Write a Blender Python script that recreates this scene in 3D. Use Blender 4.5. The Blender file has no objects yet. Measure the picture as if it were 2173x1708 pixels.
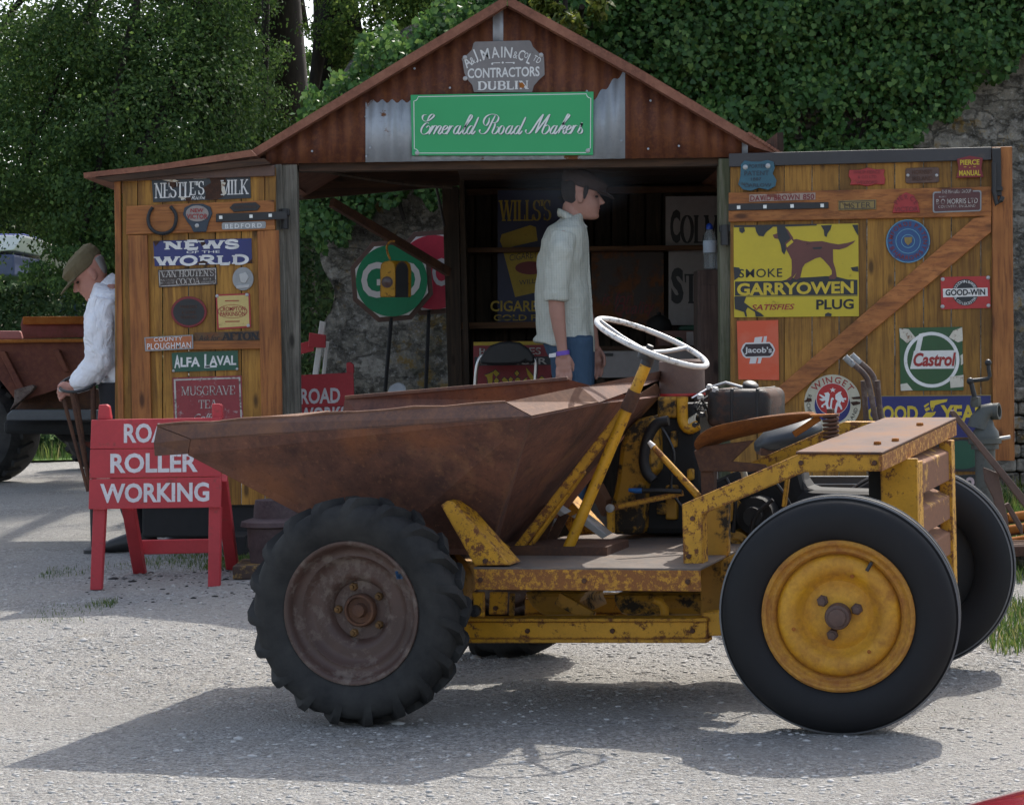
import bpy, bmesh, math, random
import numpy as np
from mathutils import Vector, Matrix
random.seed(7); RNG = np.random.default_rng(11)
rad = math.radians
scene = bpy.context.scene
COL = scene.collection

# ------------------------------------------------------------------ camera
FPX, CX, CY = 4583.0, 1086.5, 854.0          # focal length and centre of the picture, in photograph pixels (2173 wide)
CAM = Vector((0, 0, 1.1)); PITCH = rad(1.4); ROLL = rad(1.5)
FW = Vector((0, math.cos(PITCH), -math.sin(PITCH)))
_up = Vector((0, math.sin(PITCH), math.cos(PITCH))); _rt = Vector((1, 0, 0))
RT = _rt * math.cos(ROLL) - _up * math.sin(ROLL)
UP = _rt * math.sin(ROLL) + _up * math.cos(ROLL)
cd = bpy.data.cameras.new('camera'); cam = bpy.data.objects.new('camera', cd); COL.objects.link(cam)
cam.matrix_world = Matrix(((RT.x, UP.x, -FW.x, CAM.x), (RT.y, UP.y, -FW.y, CAM.y), (RT.z, UP.z, -FW.z, CAM.z), (0, 0, 0, 1)))
cd.sensor_width = 36; cd.lens = 36 * FPX / 2173; cd.clip_start = .05; cd.clip_end = 3000
scene.camera = cam

# ------------------------------------------------------------------ light
SUN = Vector((.365, .84, 1.0)).normalized()
w = bpy.data.worlds.new('World'); scene.world = w; w.use_nodes = True
nt = w.node_tree; bg = nt.nodes['Background']
sky = nt.nodes.new('ShaderNodeTexSky'); sky.sky_type = 'NISHITA'; sky.sun_disc = False
sky.sun_elevation = math.asin(SUN.z); sky.sun_rotation = math.atan2(SUN.x, SUN.y)
sky.air_density = 1.0; sky.dust_density = 3.0; sky.ozone_density = 1.0
hsv = nt.nodes.new('ShaderNodeHueSaturation'); hsv.inputs['Saturation'].default_value = .72; nt.links.new(sky.outputs[0], hsv.inputs['Color']); nt.links.new(hsv.outputs[0], bg.inputs[0]); bg.inputs[1].default_value = .15
sl = bpy.data.lights.new('sun', 'SUN'); sl.energy = 2.7; sl.angle = rad(.55); sl.color = (1, .95, .87)
so = bpy.data.objects.new('sun', sl); COL.objects.link(so)
so.rotation_euler = SUN.to_track_quat('Z', 'Y').to_euler(); so.location = (6, 16, 20)
vs = scene.view_settings; vs.view_transform = 'Standard'; vs.look = 'None'; vs.exposure = 1.02; vs.gamma = 1; vs.use_curve_mapping = False
scene.cycles.max_bounces = 8; scene.cycles.transparent_max_bounces = 8

# ------------------------------------------------------------------ geometry helpers
def ray(px, py): return FW * FPX + RT * (px - CX) - UP * (py - CY)
class Pl:
    """a real plane in the place; calling it gives the point of the plane seen at a pixel, moved off toward the viewer side"""
    def __init__(s, p0, n): s.p0 = Vector(p0); s.n = Vector(n).normalized()
    def __call__(s, px, py, off=0.0):
        d = ray(px, py); t = (s.p0 - CAM).dot(s.n) / d.dot(s.n)
        return CAM + d * t + s.n * off
def yplane(Y): return Pl((0, Y, 0), (0, -1, 0))
def Z(x0, y0, k):
    return lambda pts: [((x0 + x / k) / 1.1781, (y0 + y / k) / 1.1781) for x, y in pts]
def gz(Y):
    t = min(max((Y - 7.0) / 3.6, 0), 1); return .13 * t * t * (3 - 2 * t)
def V3(*a): return Vector(a)

BASE = {}
class MB:
    def __init__(s): s.v = []; s.f = []; s.m = []
    def add(s, vs, fs, mi=0):
        n = len(s.v); s.v += [tuple(p) for p in vs]; s.f += [[i + n for i in q] for q in fs]; s.m += [mi] * len(fs); return s
    def hexa(s, p, mi=0):       # p: 4 front + 4 back
        return s.add(p, [(0, 1, 2, 3), (7, 6, 5, 4), (0, 4, 5, 1), (1, 5, 6, 2), (2, 6, 7, 3), (3, 7, 4, 0)], mi)
    def box(s, c, d, rot=None, mi=0):
        c = Vector(c); h = [x / 2 for x in d]; R = rot or Matrix.Identity(3)
        pts = [c + R @ Vector((x * h[0], y * h[1], z * h[2])) for y in (-1, 1) for x, z in ((-1, -1), (1, -1), (1, 1), (-1, 1))]
        return s.hexa(pts, mi)
    def prism(s, pts, vec, mi=0):
        n = len(pts); pts = [Vector(p) for p in pts]; vec = Vector(vec)
        fs = [list(range(n)), list(range(2 * n - 1, n - 1, -1))] + [(i, (i + 1) % n, n + (i + 1) % n, n + i) for i in range(n)]
        return s.add(pts + [p + vec for p in pts], fs, mi)
    def beam(s, a, b, w, h, up=(0, 0, 1), mi=0):
        a = Vector(a); b = Vector(b); d = (b - a).normalized(); u = Vector(up); x = d.cross(u).normalized(); u = x.cross(d)
        q = [a - x * w / 2 - u * h / 2, a + x * w / 2 - u * h / 2, a + x * w / 2 + u * h / 2, a - x * w / 2 + u * h / 2]
        return s.prism(q, b - a, mi)
    def loft(s, secs, mi=0, n=14, cap=True):
        """secs: (centre, u, v) ellipses"""
        vs = []; fs = []
        for c, u, v in secs:
            c = Vector(c); u = Vector(u); v = Vector(v)
            for k in range(n):
                a = 2 * math.pi * k / n; vs.append(c + u * math.cos(a) + v * math.sin(a))
        for i in range(len(secs) - 1):
            for k in range(n):
                fs.append((i * n + k, i * n + (k + 1) % n, (i + 1) * n + (k + 1) % n, (i + 1) * n + k))
        if cap:
            fs.append(list(range(n - 1, -1, -1))); fs.append([(len(secs) - 1) * n + k for k in range(n)])
        return s.add(vs, fs, mi)
    def tube(s, pts, r, n=8, closed=False, mi=0, flat=1.0):
        pts = [Vector(p) for p in pts]; L = len(pts); r = r if isinstance(r, (list, tuple)) else [r] * L
        t = [(pts[(i + 1) % L] - pts[i - 1] if closed else pts[min(i + 1, L - 1)] - pts[max(i - 1, 0)]).normalized() for i in range(L)]
        ref = Vector((0, 0, 1)) if abs(t[0].z) < .9 else Vector((0, 1, 0))
        u = t[0].cross(ref).normalized(); vs = []; fs = []
        for i in range(L):
            u = (u - t[i] * u.dot(t[i])).normalized(); v = t[i].cross(u)
            for k in range(n):
                a = 2 * math.pi * k / n; vs.append(pts[i] + (u * math.cos(a) + v * math.sin(a) * flat) * r[i])
        for i in range(L if closed else L - 1):
            j = (i + 1) % L
            for k in range(n):
                fs.append((i * n + k, i * n + (k + 1) % n, j * n + (k + 1) % n, j * n + k))
        if not closed: fs.append(list(range(n - 1, -1, -1))); fs.append([(L - 1) * n + k for k in range(n)])
        return s.add(vs, fs, mi)
    def lathe(s, prof, o, ax, n=32, mi=0, closed=False):
        """prof: (radius, distance along ax)"""
        o = Vector(o); ax = Vector(ax).normalized(); u = ax.orthogonal().normalized(); v = ax.cross(u); vs = []; fs = []; L = len(prof)
        for r, h in prof:
            for k in range(n):
                a = 2 * math.pi * k / n; vs.append(o + ax * h + (u * math.cos(a) + v * math.sin(a)) * max(r, 1e-4))
        for i in range(L if closed else L - 1):
            j = (i + 1) % L
            for k in range(n): fs.append((i * n + k, i * n + (k + 1) % n, j * n + (k + 1) % n, j * n + k))
        return s.add(vs, fs, mi)
    def ball(s, c, r, n=10, mi=0, rot=None):
        c = Vector(c); r = (r, r, r) if not isinstance(r, (tuple, list)) else r; vs = []; fs = []; R = rot or Matrix.Identity(3); m = n * 2
        for i in range(n + 1):
            a = math.pi * (i / n) if 0 < i < n else (.02 if i == 0 else math.pi - .02)
            for k in range(m):
                b = 2 * math.pi * k / m
                vs.append(c + R @ Vector((r[0] * math.sin(a) * math.cos(b), r[1] * math.sin(a) * math.sin(b), r[2] * math.cos(a))))
        for i in range(n):
            for k in range(m): fs.append((i * m + k, i * m + (k + 1) % m, (i + 1) * m + (k + 1) % m, (i + 1) * m + k))
        fs.append(list(range(m - 1, -1, -1))); fs.append([n * m + k for k in range(m)])
        return s.add(vs, fs, mi)
    def build(s, name, mats, parent=None, smooth=None, bevel=0.0, recalc=True, remesh=0.0, soften=0, base=None):
        mats = mats if isinstance(mats, (list, tuple)) else [mats]
        v = np.array(s.v, dtype=float).reshape(-1, 3)
        if parent is not None: b = BASE[parent.name]
        elif base is not None: b = Vector(base)
        else: b = Vector(((v[:, 0].min() + v[:, 0].max()) / 2, (v[:, 1].min() + v[:, 1].max()) / 2, v[:, 2].min()))
        v = v - np.array(b)
        me = bpy.data.meshes.new(name); me.from_pydata(v.tolist(), [], s.f)
        for m in mats: me.materials.append(m)
        me.polygons.foreach_set('material_index', s.m)
        if recalc:
            bm = bmesh.new(); bm.from_mesh(me); bmesh.ops.recalc_face_normals(bm, faces=bm.faces); bm.to_mesh(me); bm.free()
        if smooth is not None:
            me.polygons.foreach_set('use_smooth', [True] * len(me.polygons))
            if smooth < 180: me.set_sharp_from_angle(angle=rad(smooth))
        o = bpy.data.objects.new(name, me); COL.objects.link(o); BASE[o.name] = b
        if parent is not None: o.parent = parent
        else: o.location = b
        if remesh:
            md = o.modifiers.new('r', 'REMESH'); md.mode = 'VOXEL'; md.voxel_size = remesh; md.use_smooth_shade = True
            if soften:
                md = o.modifiers.new('s', 'SMOOTH'); md.iterations = soften; md.factor = .5
        if bevel:
            md = o.modifiers.new('b', 'BEVEL'); md.width = bevel; md.segments = 2; md.limit_method = 'ANGLE'; md.angle_limit = rad(35)
        return o

def fast_mesh(name, v, f, mats, parent=None, smooth=False, base=(0, 0, 0), midx=None):
    """v (n,3) float array, f (m,k) int array"""
    b = BASE[parent.name] if parent is not None else Vector(base)
    v = np.asarray(v, dtype=np.float32) - np.array(b, dtype=np.float32); f = np.asarray(f, dtype=np.int32)
    me = bpy.data.meshes.new(name); k = f.shape[1]
    me.vertices.add(len(v)); me.vertices.foreach_set('co', v.ravel())
    me.loops.add(f.size); me.loops.foreach_set('vertex_index', f.ravel())
    me.polygons.add(len(f)); me.polygons.foreach_set('loop_start', np.arange(0, f.size, k, dtype=np.int32))
    if midx is not None: me.polygons.foreach_set('material_index', np.asarray(midx, dtype=np.int32))
    if smooth: me.polygons.foreach_set('use_smooth', np.ones(len(f), dtype=bool))
    me.update(calc_edges=True)
    for m in (mats if isinstance(mats, (list, tuple)) else [mats]): me.materials.append(m)
    o = bpy.data.objects.new(name, me); COL.objects.link(o); BASE[o.name] = b
    if parent is not None: o.parent = parent
    else: o.location = b
    return o

def tag(o, label=None, cat=None, group=None, kind=None):
    if label: o['label'] = label
    if cat: o['category'] = cat
    if group: o['group'] = group
    if kind: o['kind'] = kind
    return o
def thing(name, label, cat, loc, group=None):
    o = bpy.data.objects.new(name, None); o.empty_display_size = .2; COL.objects.link(o); o.location = loc; BASE[o.name] = Vector(loc)
    return tag(o, label, cat, group)

# ------------------------------------------------------------------ materials
class Mat:
    def __init__(s, name, rough=.7, metal=0, spec=.5):
        s.m = bpy.data.materials.new(name); s.m.use_nodes = True; s.t = s.m.node_tree; s.b = s.t.nodes['Principled BSDF']
        s.b.inputs['Roughness'].default_value = rough; s.b.inputs['Metallic'].default_value = metal
        s.b.inputs['Specular IOR Level'].default_value = spec
    def put(s, sock, v):
        if hasattr(v, 'is_output') or isinstance(v, bpy.types.NodeSocket): s.t.links.new(v, sock)
        elif isinstance(v, (tuple, list)) and len(v) == 3 and sock.type == 'RGBA': sock.default_value = (*v, 1)
        else: sock.default_value = v
    def co(s, scale=(1, 1, 1), rot=(0, 0, 0), kind='Object'):
        c = s.t.nodes.new('ShaderNodeTexCoord'); m = s.t.nodes.new('ShaderNodeMapping'); s.t.links.new(c.outputs[kind], m.inputs[0])
        m.inputs['Scale'].default_value = scale; m.inputs['Rotation'].default_value = rot; return m.outputs[0]
    def noise(s, vec, scale, detail=5, rough=.6, dist=0):
        n = s.t.nodes.new('ShaderNodeTexNoise'); s.put(n.inputs['Vector'], vec); n.inputs['Scale'].default_value = scale
        n.inputs['Detail'].default_value = detail; n.inputs['Roughness'].default_value = rough; n.inputs['Distortion'].default_value = dist; return n.outputs[0]
    def vor(s, vec, scale, feat='F1', out='Distance', rnd=1):
        n = s.t.nodes.new('ShaderNodeTexVoronoi'); n.feature = feat; s.put(n.inputs['Vector'], vec); n.inputs['Scale'].default_value = scale
        n.inputs['Randomness'].default_value = rnd; return n.outputs[out]
    def ramp(s, fac, stops, interp='LINEAR'):
        n = s.t.nodes.new('ShaderNodeValToRGB'); n.color_ramp.interpolation = interp; s.put(n.inputs[0], fac); e = n.color_ramp.elements
        while len(e) < len(stops): e.new(.5)
        for q, (p, c) in zip(e, stops):
            q.position = p; q.color = (c, c, c, 1) if not isinstance(c, (tuple, list)) else (*c, 1)
        return n.outputs[0]
    def mix(s, fac, a, b, mode='MIX'):
        n = s.t.nodes.new('ShaderNodeMix'); n.data_type = 'RGBA'; n.blend_type = mode
        s.put(n.inputs[0], fac); s.put(n.inputs[6], a); s.put(n.inputs[7], b); return n.outputs[2]
    def math(s, op, a, b=0.0):
        n = s.t.nodes.new('ShaderNodeMath'); n.operation = op; s.put(n.inputs[0], a); s.put(n.inputs[1], b); return n.outputs[0]
    def island(s): return s.t.nodes.new('ShaderNodeNewGeometry').outputs['Random Per Island']
    def sep(s, vec): n = s.t.nodes.new('ShaderNodeSeparateXYZ'); s.put(n.inputs[0], vec); return n.outputs
    def bump(s, h, strength=.4, dist=.004):
        n = s.t.nodes.new('ShaderNodeBump'); s.put(n.inputs['Height'], h); n.inputs['Strength'].default_value = strength; n.inputs['Distance'].default_value = dist
        s.t.links.new(n.outputs[0], s.b.inputs['Normal'])
    def color(s, c): s.put(s.b.inputs['Base Color'], c); return s
    def rough(s, r): s.put(s.b.inputs['Roughness'], r); return s

def M_plain(name, c, rough=.6, metal=0, var=.25, scale=25, bump=.15):
    m = Mat(name, rough, metal); v = m.co(); n = m.noise(v, scale, 6, .65)
    m.color(m.mix(n, tuple(x * (1 - var) for x in c), tuple(min(1, x * (1 + var)) for x in c)))
    if bump: m.bump(n, bump, .003)
    return m.m
def M_worn(name, c, amount=.42, scale=9, rust=((.10, .04, .02), (.26, .10, .035)), rough=.55, soft=.03, var=.2, grime=.35, bump=.3, metal=0, spec=.5, edge=0.0):
    """paint that has flaked to rust; amount = share of rust"""
    m = Mat(name, rough, metal, spec); v = m.co(); n1 = m.noise(v, scale, 9, .68); n2 = m.noise(v, scale * 4.5, 6, .7); n3 = m.noise(v, scale * .35, 3, .5)
    f = m.math('ADD', m.math('MULTIPLY', n1, .62), m.math('ADD', m.math('MULTIPLY', n2, .23), m.math('MULTIPLY', n3, .15)))
    if edge:      # paint wears off first along the arrises
        bv = m.t.nodes.new('ShaderNodeBevel'); bv.samples = 4; bv.inputs['Radius'].default_value = edge; ge = m.t.nodes.new('ShaderNodeNewGeometry'); dt = m.t.nodes.new('ShaderNodeVectorMath'); dt.operation = 'DOT_PRODUCT'
        m.t.links.new(bv.outputs[0], dt.inputs[0]); m.t.links.new(ge.outputs['Normal'], dt.inputs[1]); f = m.math('SUBTRACT', f, m.math('MULTIPLY', m.math('SUBTRACT', 1.0, dt.outputs['Value']), .55))
    mask = m.ramp(f, [(max(0, .5 + (amount - .5) * .42 - soft), 1), (.5 + (amount - .5) * .42 + soft, 0)])
    pc = m.mix(n2, tuple(x * (1 - var) for x in c), tuple(min(1, x * (1 + var)) for x in c))
    pc = m.mix(m.math('MULTIPLY', m.ramp(n3, [(.4, 0), (.75, 1)]), grime), pc, tuple(x * .35 for x in c))
    rc = m.mix(n2, rust[0], rust[1])
    m.color(m.mix(mask, pc, rc)); m.rough(m.mix(mask, (rough,) * 3, (.9,) * 3))
    m.bump(m.math('ADD', m.math('MULTIPLY', mask, -.6), m.math('MULTIPLY', n2, .5)), bump, .003)
    return m.m
def M_rust(name, cols, scale=6, streak=(1, 1, 1), rough=.8, bump=.35, speck=True, spec=.3):
    m = Mat(name, rough, 0, spec); v = m.co(streak); n1 = m.noise(v, scale, 8, .65); n2 = m.noise(m.co(), scale * 9, 5, .75); n3 = m.noise(m.co(), scale * .4, 3, .5)
    a = m.ramp(n1, [(.3, cols[0]), (.5, cols[1]), (.7, cols[2])])
    a = m.mix(m.ramp(n3, [(.35, 0), (.7, .6)]), a, cols[0])
    if speck: a = m.mix(m.ramp(n2, [(.45, .0), (.75, .7)]), a, cols[2])
    m.color(a); m.bump(m.math('ADD', n1, n2), bump, .003); return m.m
def M_wood(name, c1, c2, c3, axis='z', rough=.62, rot=(0, 0, 0), knots=True, bump=.3, stain=.5, coat=0):
    m = Mat(name, rough, 0, .4)
    sc = {'z': (26, 26, 1.6), 'x': (1.6, 26, 26)}[axis]; v = m.co(sc, rot)
    isl = m.island(); add = m.t.nodes.new('ShaderNodeVectorMath'); m.t.links.new(v, add.inputs[0])
    cmb = m.t.nodes.new('ShaderNodeCombineXYZ'); k = m.math('MULTIPLY', isl, 37.0)
    for i in range(3): m.t.links.new(k, cmb.inputs[i])
    m.t.links.new(cmb.outputs[0], add.inputs[1]); v = add.outputs[0]
    n1 = m.noise(v, 1.0, 6, .6, .6); n2 = m.noise(v, 3.2, 6, .7); n3 = m.noise(m.co(), 3.5, 4, .6)
    a = m.ramp(n1, [(.30, c1), (.48, c2), (.66, c3)])
    a = m.mix(m.ramp(n2, [(.5, 0), (.62, .75)]), a, c1)
    if knots:
        kv = m.co({'z': (9, 9, 3.2), 'x': (3.2, 9, 9)}[axis], rot); d = m.vor(kv, 1.0)
        a = m.mix(m.ramp(d, [(.07, .9), (.16, 0)]), a, tuple(x * .35 for x in c1))
    a = m.mix(m.math('MULTIPLY', m.ramp(n3, [(.45, 0), (.75, 1)]), stain), a, tuple(x * .4 for x in c1))
    hs = m.t.nodes.new('ShaderNodeHueSaturation'); m.put(hs.inputs['Color'], a); m.put(hs.inputs['Value'], m.math('ADD', m.math('MULTIPLY', isl, .5), .75)); a = hs.outputs[0]
    m.color(a); m.bump(m.math('ADD', n1, n2), bump, .003)
    if coat: m.b.inputs['Coat Weight'].default_value = coat; m.b.inputs['Coat Roughness'].default_value = .35
    return m.m
def M_leaf(name, c1, c2, c3, trans=.35, rough=.45, spec=.5):
    m = Mat(name, rough, 0, spec); r = m.island(); c = m.ramp(r, [(.0, c1), (.55, c2), (.93, c3), (1, tuple(x * 1.5 for x in c3))])
    n = m.noise(m.co(), .9, 2, .5); c = m.mix(m.ramp(n, [(.35, .45), (.65, 0)]), c, tuple(x * .55 for x in c1)); m.color(c)
    tr = m.t.nodes.new('ShaderNodeBsdfTranslucent'); ms = m.t.nodes.new('ShaderNodeMixShader'); out = m.t.nodes['Material Output']
    hs = m.t.nodes.new('ShaderNodeHueSaturation'); hs.inputs['Value'].default_value = 1.7; hs.inputs['Hue'].default_value = .48; m.put(hs.inputs['Color'], c)
    m.t.links.new(hs.outputs[0], tr.inputs[0]); ms.inputs[0].default_value = trans
    m.t.links.new(m.b.outputs[0], ms.inputs[1]); m.t.links.new(tr.outputs[0], ms.inputs[2]); m.t.links.new(ms.outputs[0], out.inputs[0])
    return m.m

YEL = (.60, .30, .012)
MT = {}
MT['yellow'] = M_worn('yellow_paint', YEL, .33, 30, edge=.012, rust=((.07, .03, .02), (.22, .085, .025)))
MT['yellow_worn'] = M_worn('yellow_paint_rusty', (.60, .295, .013), .42, 48, edge=.014, rust=((.08, .034, .022), (.27, .10, .025)))
MT['yellow_heavy'] = M_worn('yellow_paint_mostly_rust', (.54, .25, .016), .55, 60, rust=((.11, .045, .025), (.36, .14, .03)))
MT['yellow_oily'] = M_worn('yellow_paint_oily', (.40, .20, .013), .42, 9, rust=((.012, .011, .01), (.05, .035, .02)))
m = Mat('rusted_steel_skip', .78, 0, .35); v = m.co((1.3, 1.3, .8)); n1 = m.noise(v, 5, 9, .7); n2 = m.noise(m.co(), 60, 6, .8); n3 = m.noise(m.co((1, 1, .5)), 2.0, 5, .65, .8); n4 = m.noise(m.co((7, 7, .7), (0, .35, 0)), 1.4, 5, .6); n5 = m.noise(m.co(), 4.5, 3, .5)
c = m.ramp(n1, [(.30, (.072, .036, .030)), (.48, (.132, .060, .043)), (.66, (.195, .083, .052))]); c = m.mix(m.ramp(n3, [(.50, 0), (.66, .75)]), c, (.235, .09, .04)); c = m.mix(m.ramp(n3, [(.34, .7), (.46, 0)]), c, (.045, .026, .024))
c = m.mix(m.ramp(n4, [(.56, 0), (.70, .45)]), c, (.28, .14, .07)); c = m.mix(m.ramp(n2, [(.56, 0), (.70, .6)]), c, (.32, .15, .08)); c = m.mix(m.ramp(n2, [(.32, .6), (.44, 0)]), c, (.03, .017, .014)); m.color(c)
m.bump(m.math('ADD', m.math('MULTIPLY', n5, 6.0), m.math('ADD', n1, m.math('MULTIPLY', n2, .5))), .45, .006); MT['hopper'] = m.m
MT['hopper_rim'] = M_rust('rusted_steel_rim', ((.075, .042, .034), (.125, .068, .052), (.21, .10, .055)), 7)
MT['polished'] = M_rust('worn_bare_steel', ((.085, .042, .028), (.15, .078, .05), (.22, .11, .062)), 5, rough=.75, bump=.2, spec=.15)
MT['hood'] = M_rust('worn_hood_steel', ((.055, .032, .026), (.11, .07, .058), (.17, .075, .03)), 4, rough=.72, bump=.15, spec=.15)
MT['brown_steel'] = M_rust('brown_steel', ((.075, .048, .040), (.12, .076, .062), (.16, .095, .07)), 6, rough=.6)
MT['rim_brown'] = M_worn('rusty_wheel', (.082, .045, .034), .42, 16, rust=((.06, .035, .024), (.25, .20, .17)), grime=.6, bump=.5)
MT['orange_rust'] = M_rust('orange_rust', ((.20, .07, .02), (.34, .12, .025), (.42, .17, .045)), 8, rough=.85, spec=.15)
MT['seat_rust'] = M_rust('seat_pan_rust', ((.09, .042, .024), (.20, .075, .024), (.31, .12, .03)), 9, rough=.75, spec=.2)
MT['dark_rust'] = M_rust('dark_rust', ((.05, .028, .022), (.09, .045, .03), (.15, .07, .035)), 9)
MT['black'] = M_plain('black_iron', (.018, .018, .019), .5, 0, .4)
MT['blackmatt'] = M_plain('black_sooty_iron', (.012, .012, .012), .8, 0, .5)
MT['rubber'] = M_plain('black_rubber', (.014, .014, .015), .62, 0, .25, 60, .1)
MT['chrome'] = M_plain('bright_steel', (.6, .6, .6), .3, .9, .1, 30, .05)
MT['silver'] = M_plain('dull_silver', (.42, .42, .41), .5, .4, .15)
MT['wheel_white'] = M_worn('white_enamel_paint', (.66, .65, .62), .34, 28, rust=((.10, .08, .06), (.3, .25, .2)), rough=.35)
MT['white'] = M_worn('white_paint', (.72, .71, .68), .18, 14, rough=.5)
MT['letter_white'] = M_worn('white_lettering', (.72, .72, .70), .20, 30, rust=((.2, .14, .1), (.4, .3, .2)))
MT['letter_dim'] = M_worn('faded_white_lettering', (.48, .45, .41), .42, 40, rust=((.08, .05, .045), (.25, .2, .17)))
MT['letter_black'] = M_worn('black_lettering', (.014, .014, .017), .20, 40, rust=((.05, .03, .02), (.1, .06, .03)))
MT['letter_yellow'] = M_worn('yellow_lettering', (.60, .44, .035), .25, 30, rust=((.02, .02, .02), (.12, .08, .02)))
MT['letter_red'] = M_worn('red_lettering', (.32, .028, .025), .28, 30)
MT['wood_door'] = M_wood('stained_door_boards', (.145, .062, .010), (.27, .13, .020), (.38, .19, .032), 'z', .6, stain=.55)
MT['wood_rail'] = M_wood('orange_pine_rail', (.20, .065, .018), (.38, .138, .034), (.48, .19, .052), 'x', .6, stain=.4)
MT['wood_stile'] = M_wood('orange_pine_stile', (.20, .065, .018), (.37, .135, .034), (.46, .185, .05), 'z', .6, stain=.4)
MT['wood_brace'] = M_wood('orange_pine_brace', (.16, .055, .018), (.31, .11, .03), (.40, .155, .045), 'x', .6, rot=(0, rad(40), 0), stain=.5)
MT['wood_grey'] = M_wood('weathered_grey_post', (.10, .09, .072), (.20, .185, .15), (.30, .28, .235), 'z', .85, stain=.5)
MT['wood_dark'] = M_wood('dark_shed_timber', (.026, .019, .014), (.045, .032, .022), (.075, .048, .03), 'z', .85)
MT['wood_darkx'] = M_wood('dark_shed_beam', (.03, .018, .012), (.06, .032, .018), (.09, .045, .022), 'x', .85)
MT['corr_rust'] = M_rust('rusty_corrugated_iron', ((.065, .025, .018), (.125, .042, .023), (.23, .085, .03)), 4, (3.5, 3.5, .35), rough=.75)
MT['roof_rust'] = M_rust('rusty_roof_sheet', ((.15, .062, .04), (.24, .10, .062), (.34, .16, .10)), 5, rough=.75)
MT['galv'] = M_worn('galvanised_sheet', (.36, .39, .42), .30, 7, rust=((.15, .06, .025), (.26, .115, .05)), rough=.5, metal=.25, soft=.015)
# ------------------------------------------------------------------ lettering
_TX = {}
def text_mesh(s, bold=0.0, ital=0.0, space=1.0):
    k = (s, bold, ital, space)
    if k not in _TX:
        c = bpy.data.curves.new('t', 'FONT'); c.body = s; c.size = 1; c.offset = bold; c.shear = ital; c.space_character = space; c.resolution_u = 3; c.fill_mode = 'FRONT'
        o = bpy.data.objects.new('t', c); m = o.to_mesh()
        v = np.array([(q.co.x, q.co.y) for q in m.vertices]); f = [list(p.vertices) for p in m.polygons if p.normal.z > -2]
        o.to_mesh_clear(); bpy.data.objects.remove(o); bpy.data.curves.remove(c)
        lo, hi = v.min(0), v.max(0); _TX[k] = ((v - lo) / (hi - lo), f, (hi - lo))
    return _TX[k]
def put_text(mb, pl, s, box, off, slope=-.02, bold=0.0, ital=0.0, space=1.0, mi=0):
    v, f, _ = text_mesh(s, bold, ital, space); x0, y0, x1, y1 = box; xc = (x0 + x1) / 2
    mb.add([pl(x0 + a * (x1 - x0), y1 - b * (y1 - y0) + slope * (x0 + a * (x1 - x0) - xc), off) for a, b in v], f, mi)
def put_arc(mb, pl, s, c, r, a0, a1, h, off, bold=0.0, inward=False, mi=0, wide=1.0, ry=1.0):
    """letters along an arc; angles in degrees, clockwise from the top; r at the letters' foot"""
    n = len(s); ws = []
    for ch in s:
        ws.append(.45 if ch == ' ' else text_mesh(ch, bold)[2][0] / text_mesh('H', bold)[2][1] + .16)
    tot = sum(ws); pos = 0
    for ch, wd in zip(s, ws):
        t = (pos + wd / 2) / tot; pos += wd; a = rad(a0 + (a1 - a0) * t)
        if ch == ' ': continue
        v, f, sz = text_mesh(ch, bold); hh = h * (sz[1] / text_mesh('H', bold)[2][1]); ww = h * sz[0] / text_mesh('H', bold)[2][1] * wide
        pts = []
        for x, y in v:
            dx = (x - .5) * ww; rr = r + (y * hh if ch not in '&' else y * hh)
            if inward: rr = r - y * hh
            ang = a + (dx / (r + (h / 2 if not inward else -h / 2))) * (1 if not inward else -1)
            pts.append(pl(c[0] + math.sin(ang) * rr, c[1] - math.cos(ang) * rr * ry, off))
        mb.add(pts, f, mi)
def catmull(p, n=7, closed=False):
    out = []; L = len(p)
    for i in range(L if closed else L - 1):
        g = lambda k: p[k % L] if closed else p[min(max(k, 0), L - 1)]
        a, b, c, d = g(i - 1), g(i), g(i + 1), g(i + 2)
        for k in range(n):
            t = k / n
            out.append(tuple(.5 * (2 * b[j] + (c[j] - a[j]) * t + (2 * a[j] - 5 * b[j] + 4 * c[j] - d[j]) * t * t + (3 * b[j] - a[j] - 3 * c[j] + d[j]) * t ** 3) for j in (0, 1)))
    if not closed: out.append(tuple(p[-1]))
    return out
def put_ribbon(mb, pl, p, wf, off, mi=0):
    L = len(p); A = []; B = []
    for i in range(L):
        a, b = p[max(i - 1, 0)], p[min(i + 1, L - 1)]; dx, dy = b[0] - a[0], b[1] - a[1]; d = math.hypot(dx, dy) or 1
        hw = wf(dx / d, dy / d, i / (L - 1)) / 2; nx, ny = -dy / d * hw, dx / d * hw
        A.append(pl(p[i][0] + nx, p[i][1] + ny, off)); B.append(pl(p[i][0] - nx, p[i][1] - ny, off))
    mb.add(A + B, [(i, i + 1, L + i + 1, L + i) for i in range(L - 1)], mi)
def _el(cx, cy, rx, ry, a0, a1, n=12): return [(cx + rx * math.cos(rad(a0 + (a1 - a0) * k / n)), cy + ry * math.sin(rad(a0 + (a1 - a0) * k / n))) for k in range(n + 1)]
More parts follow.
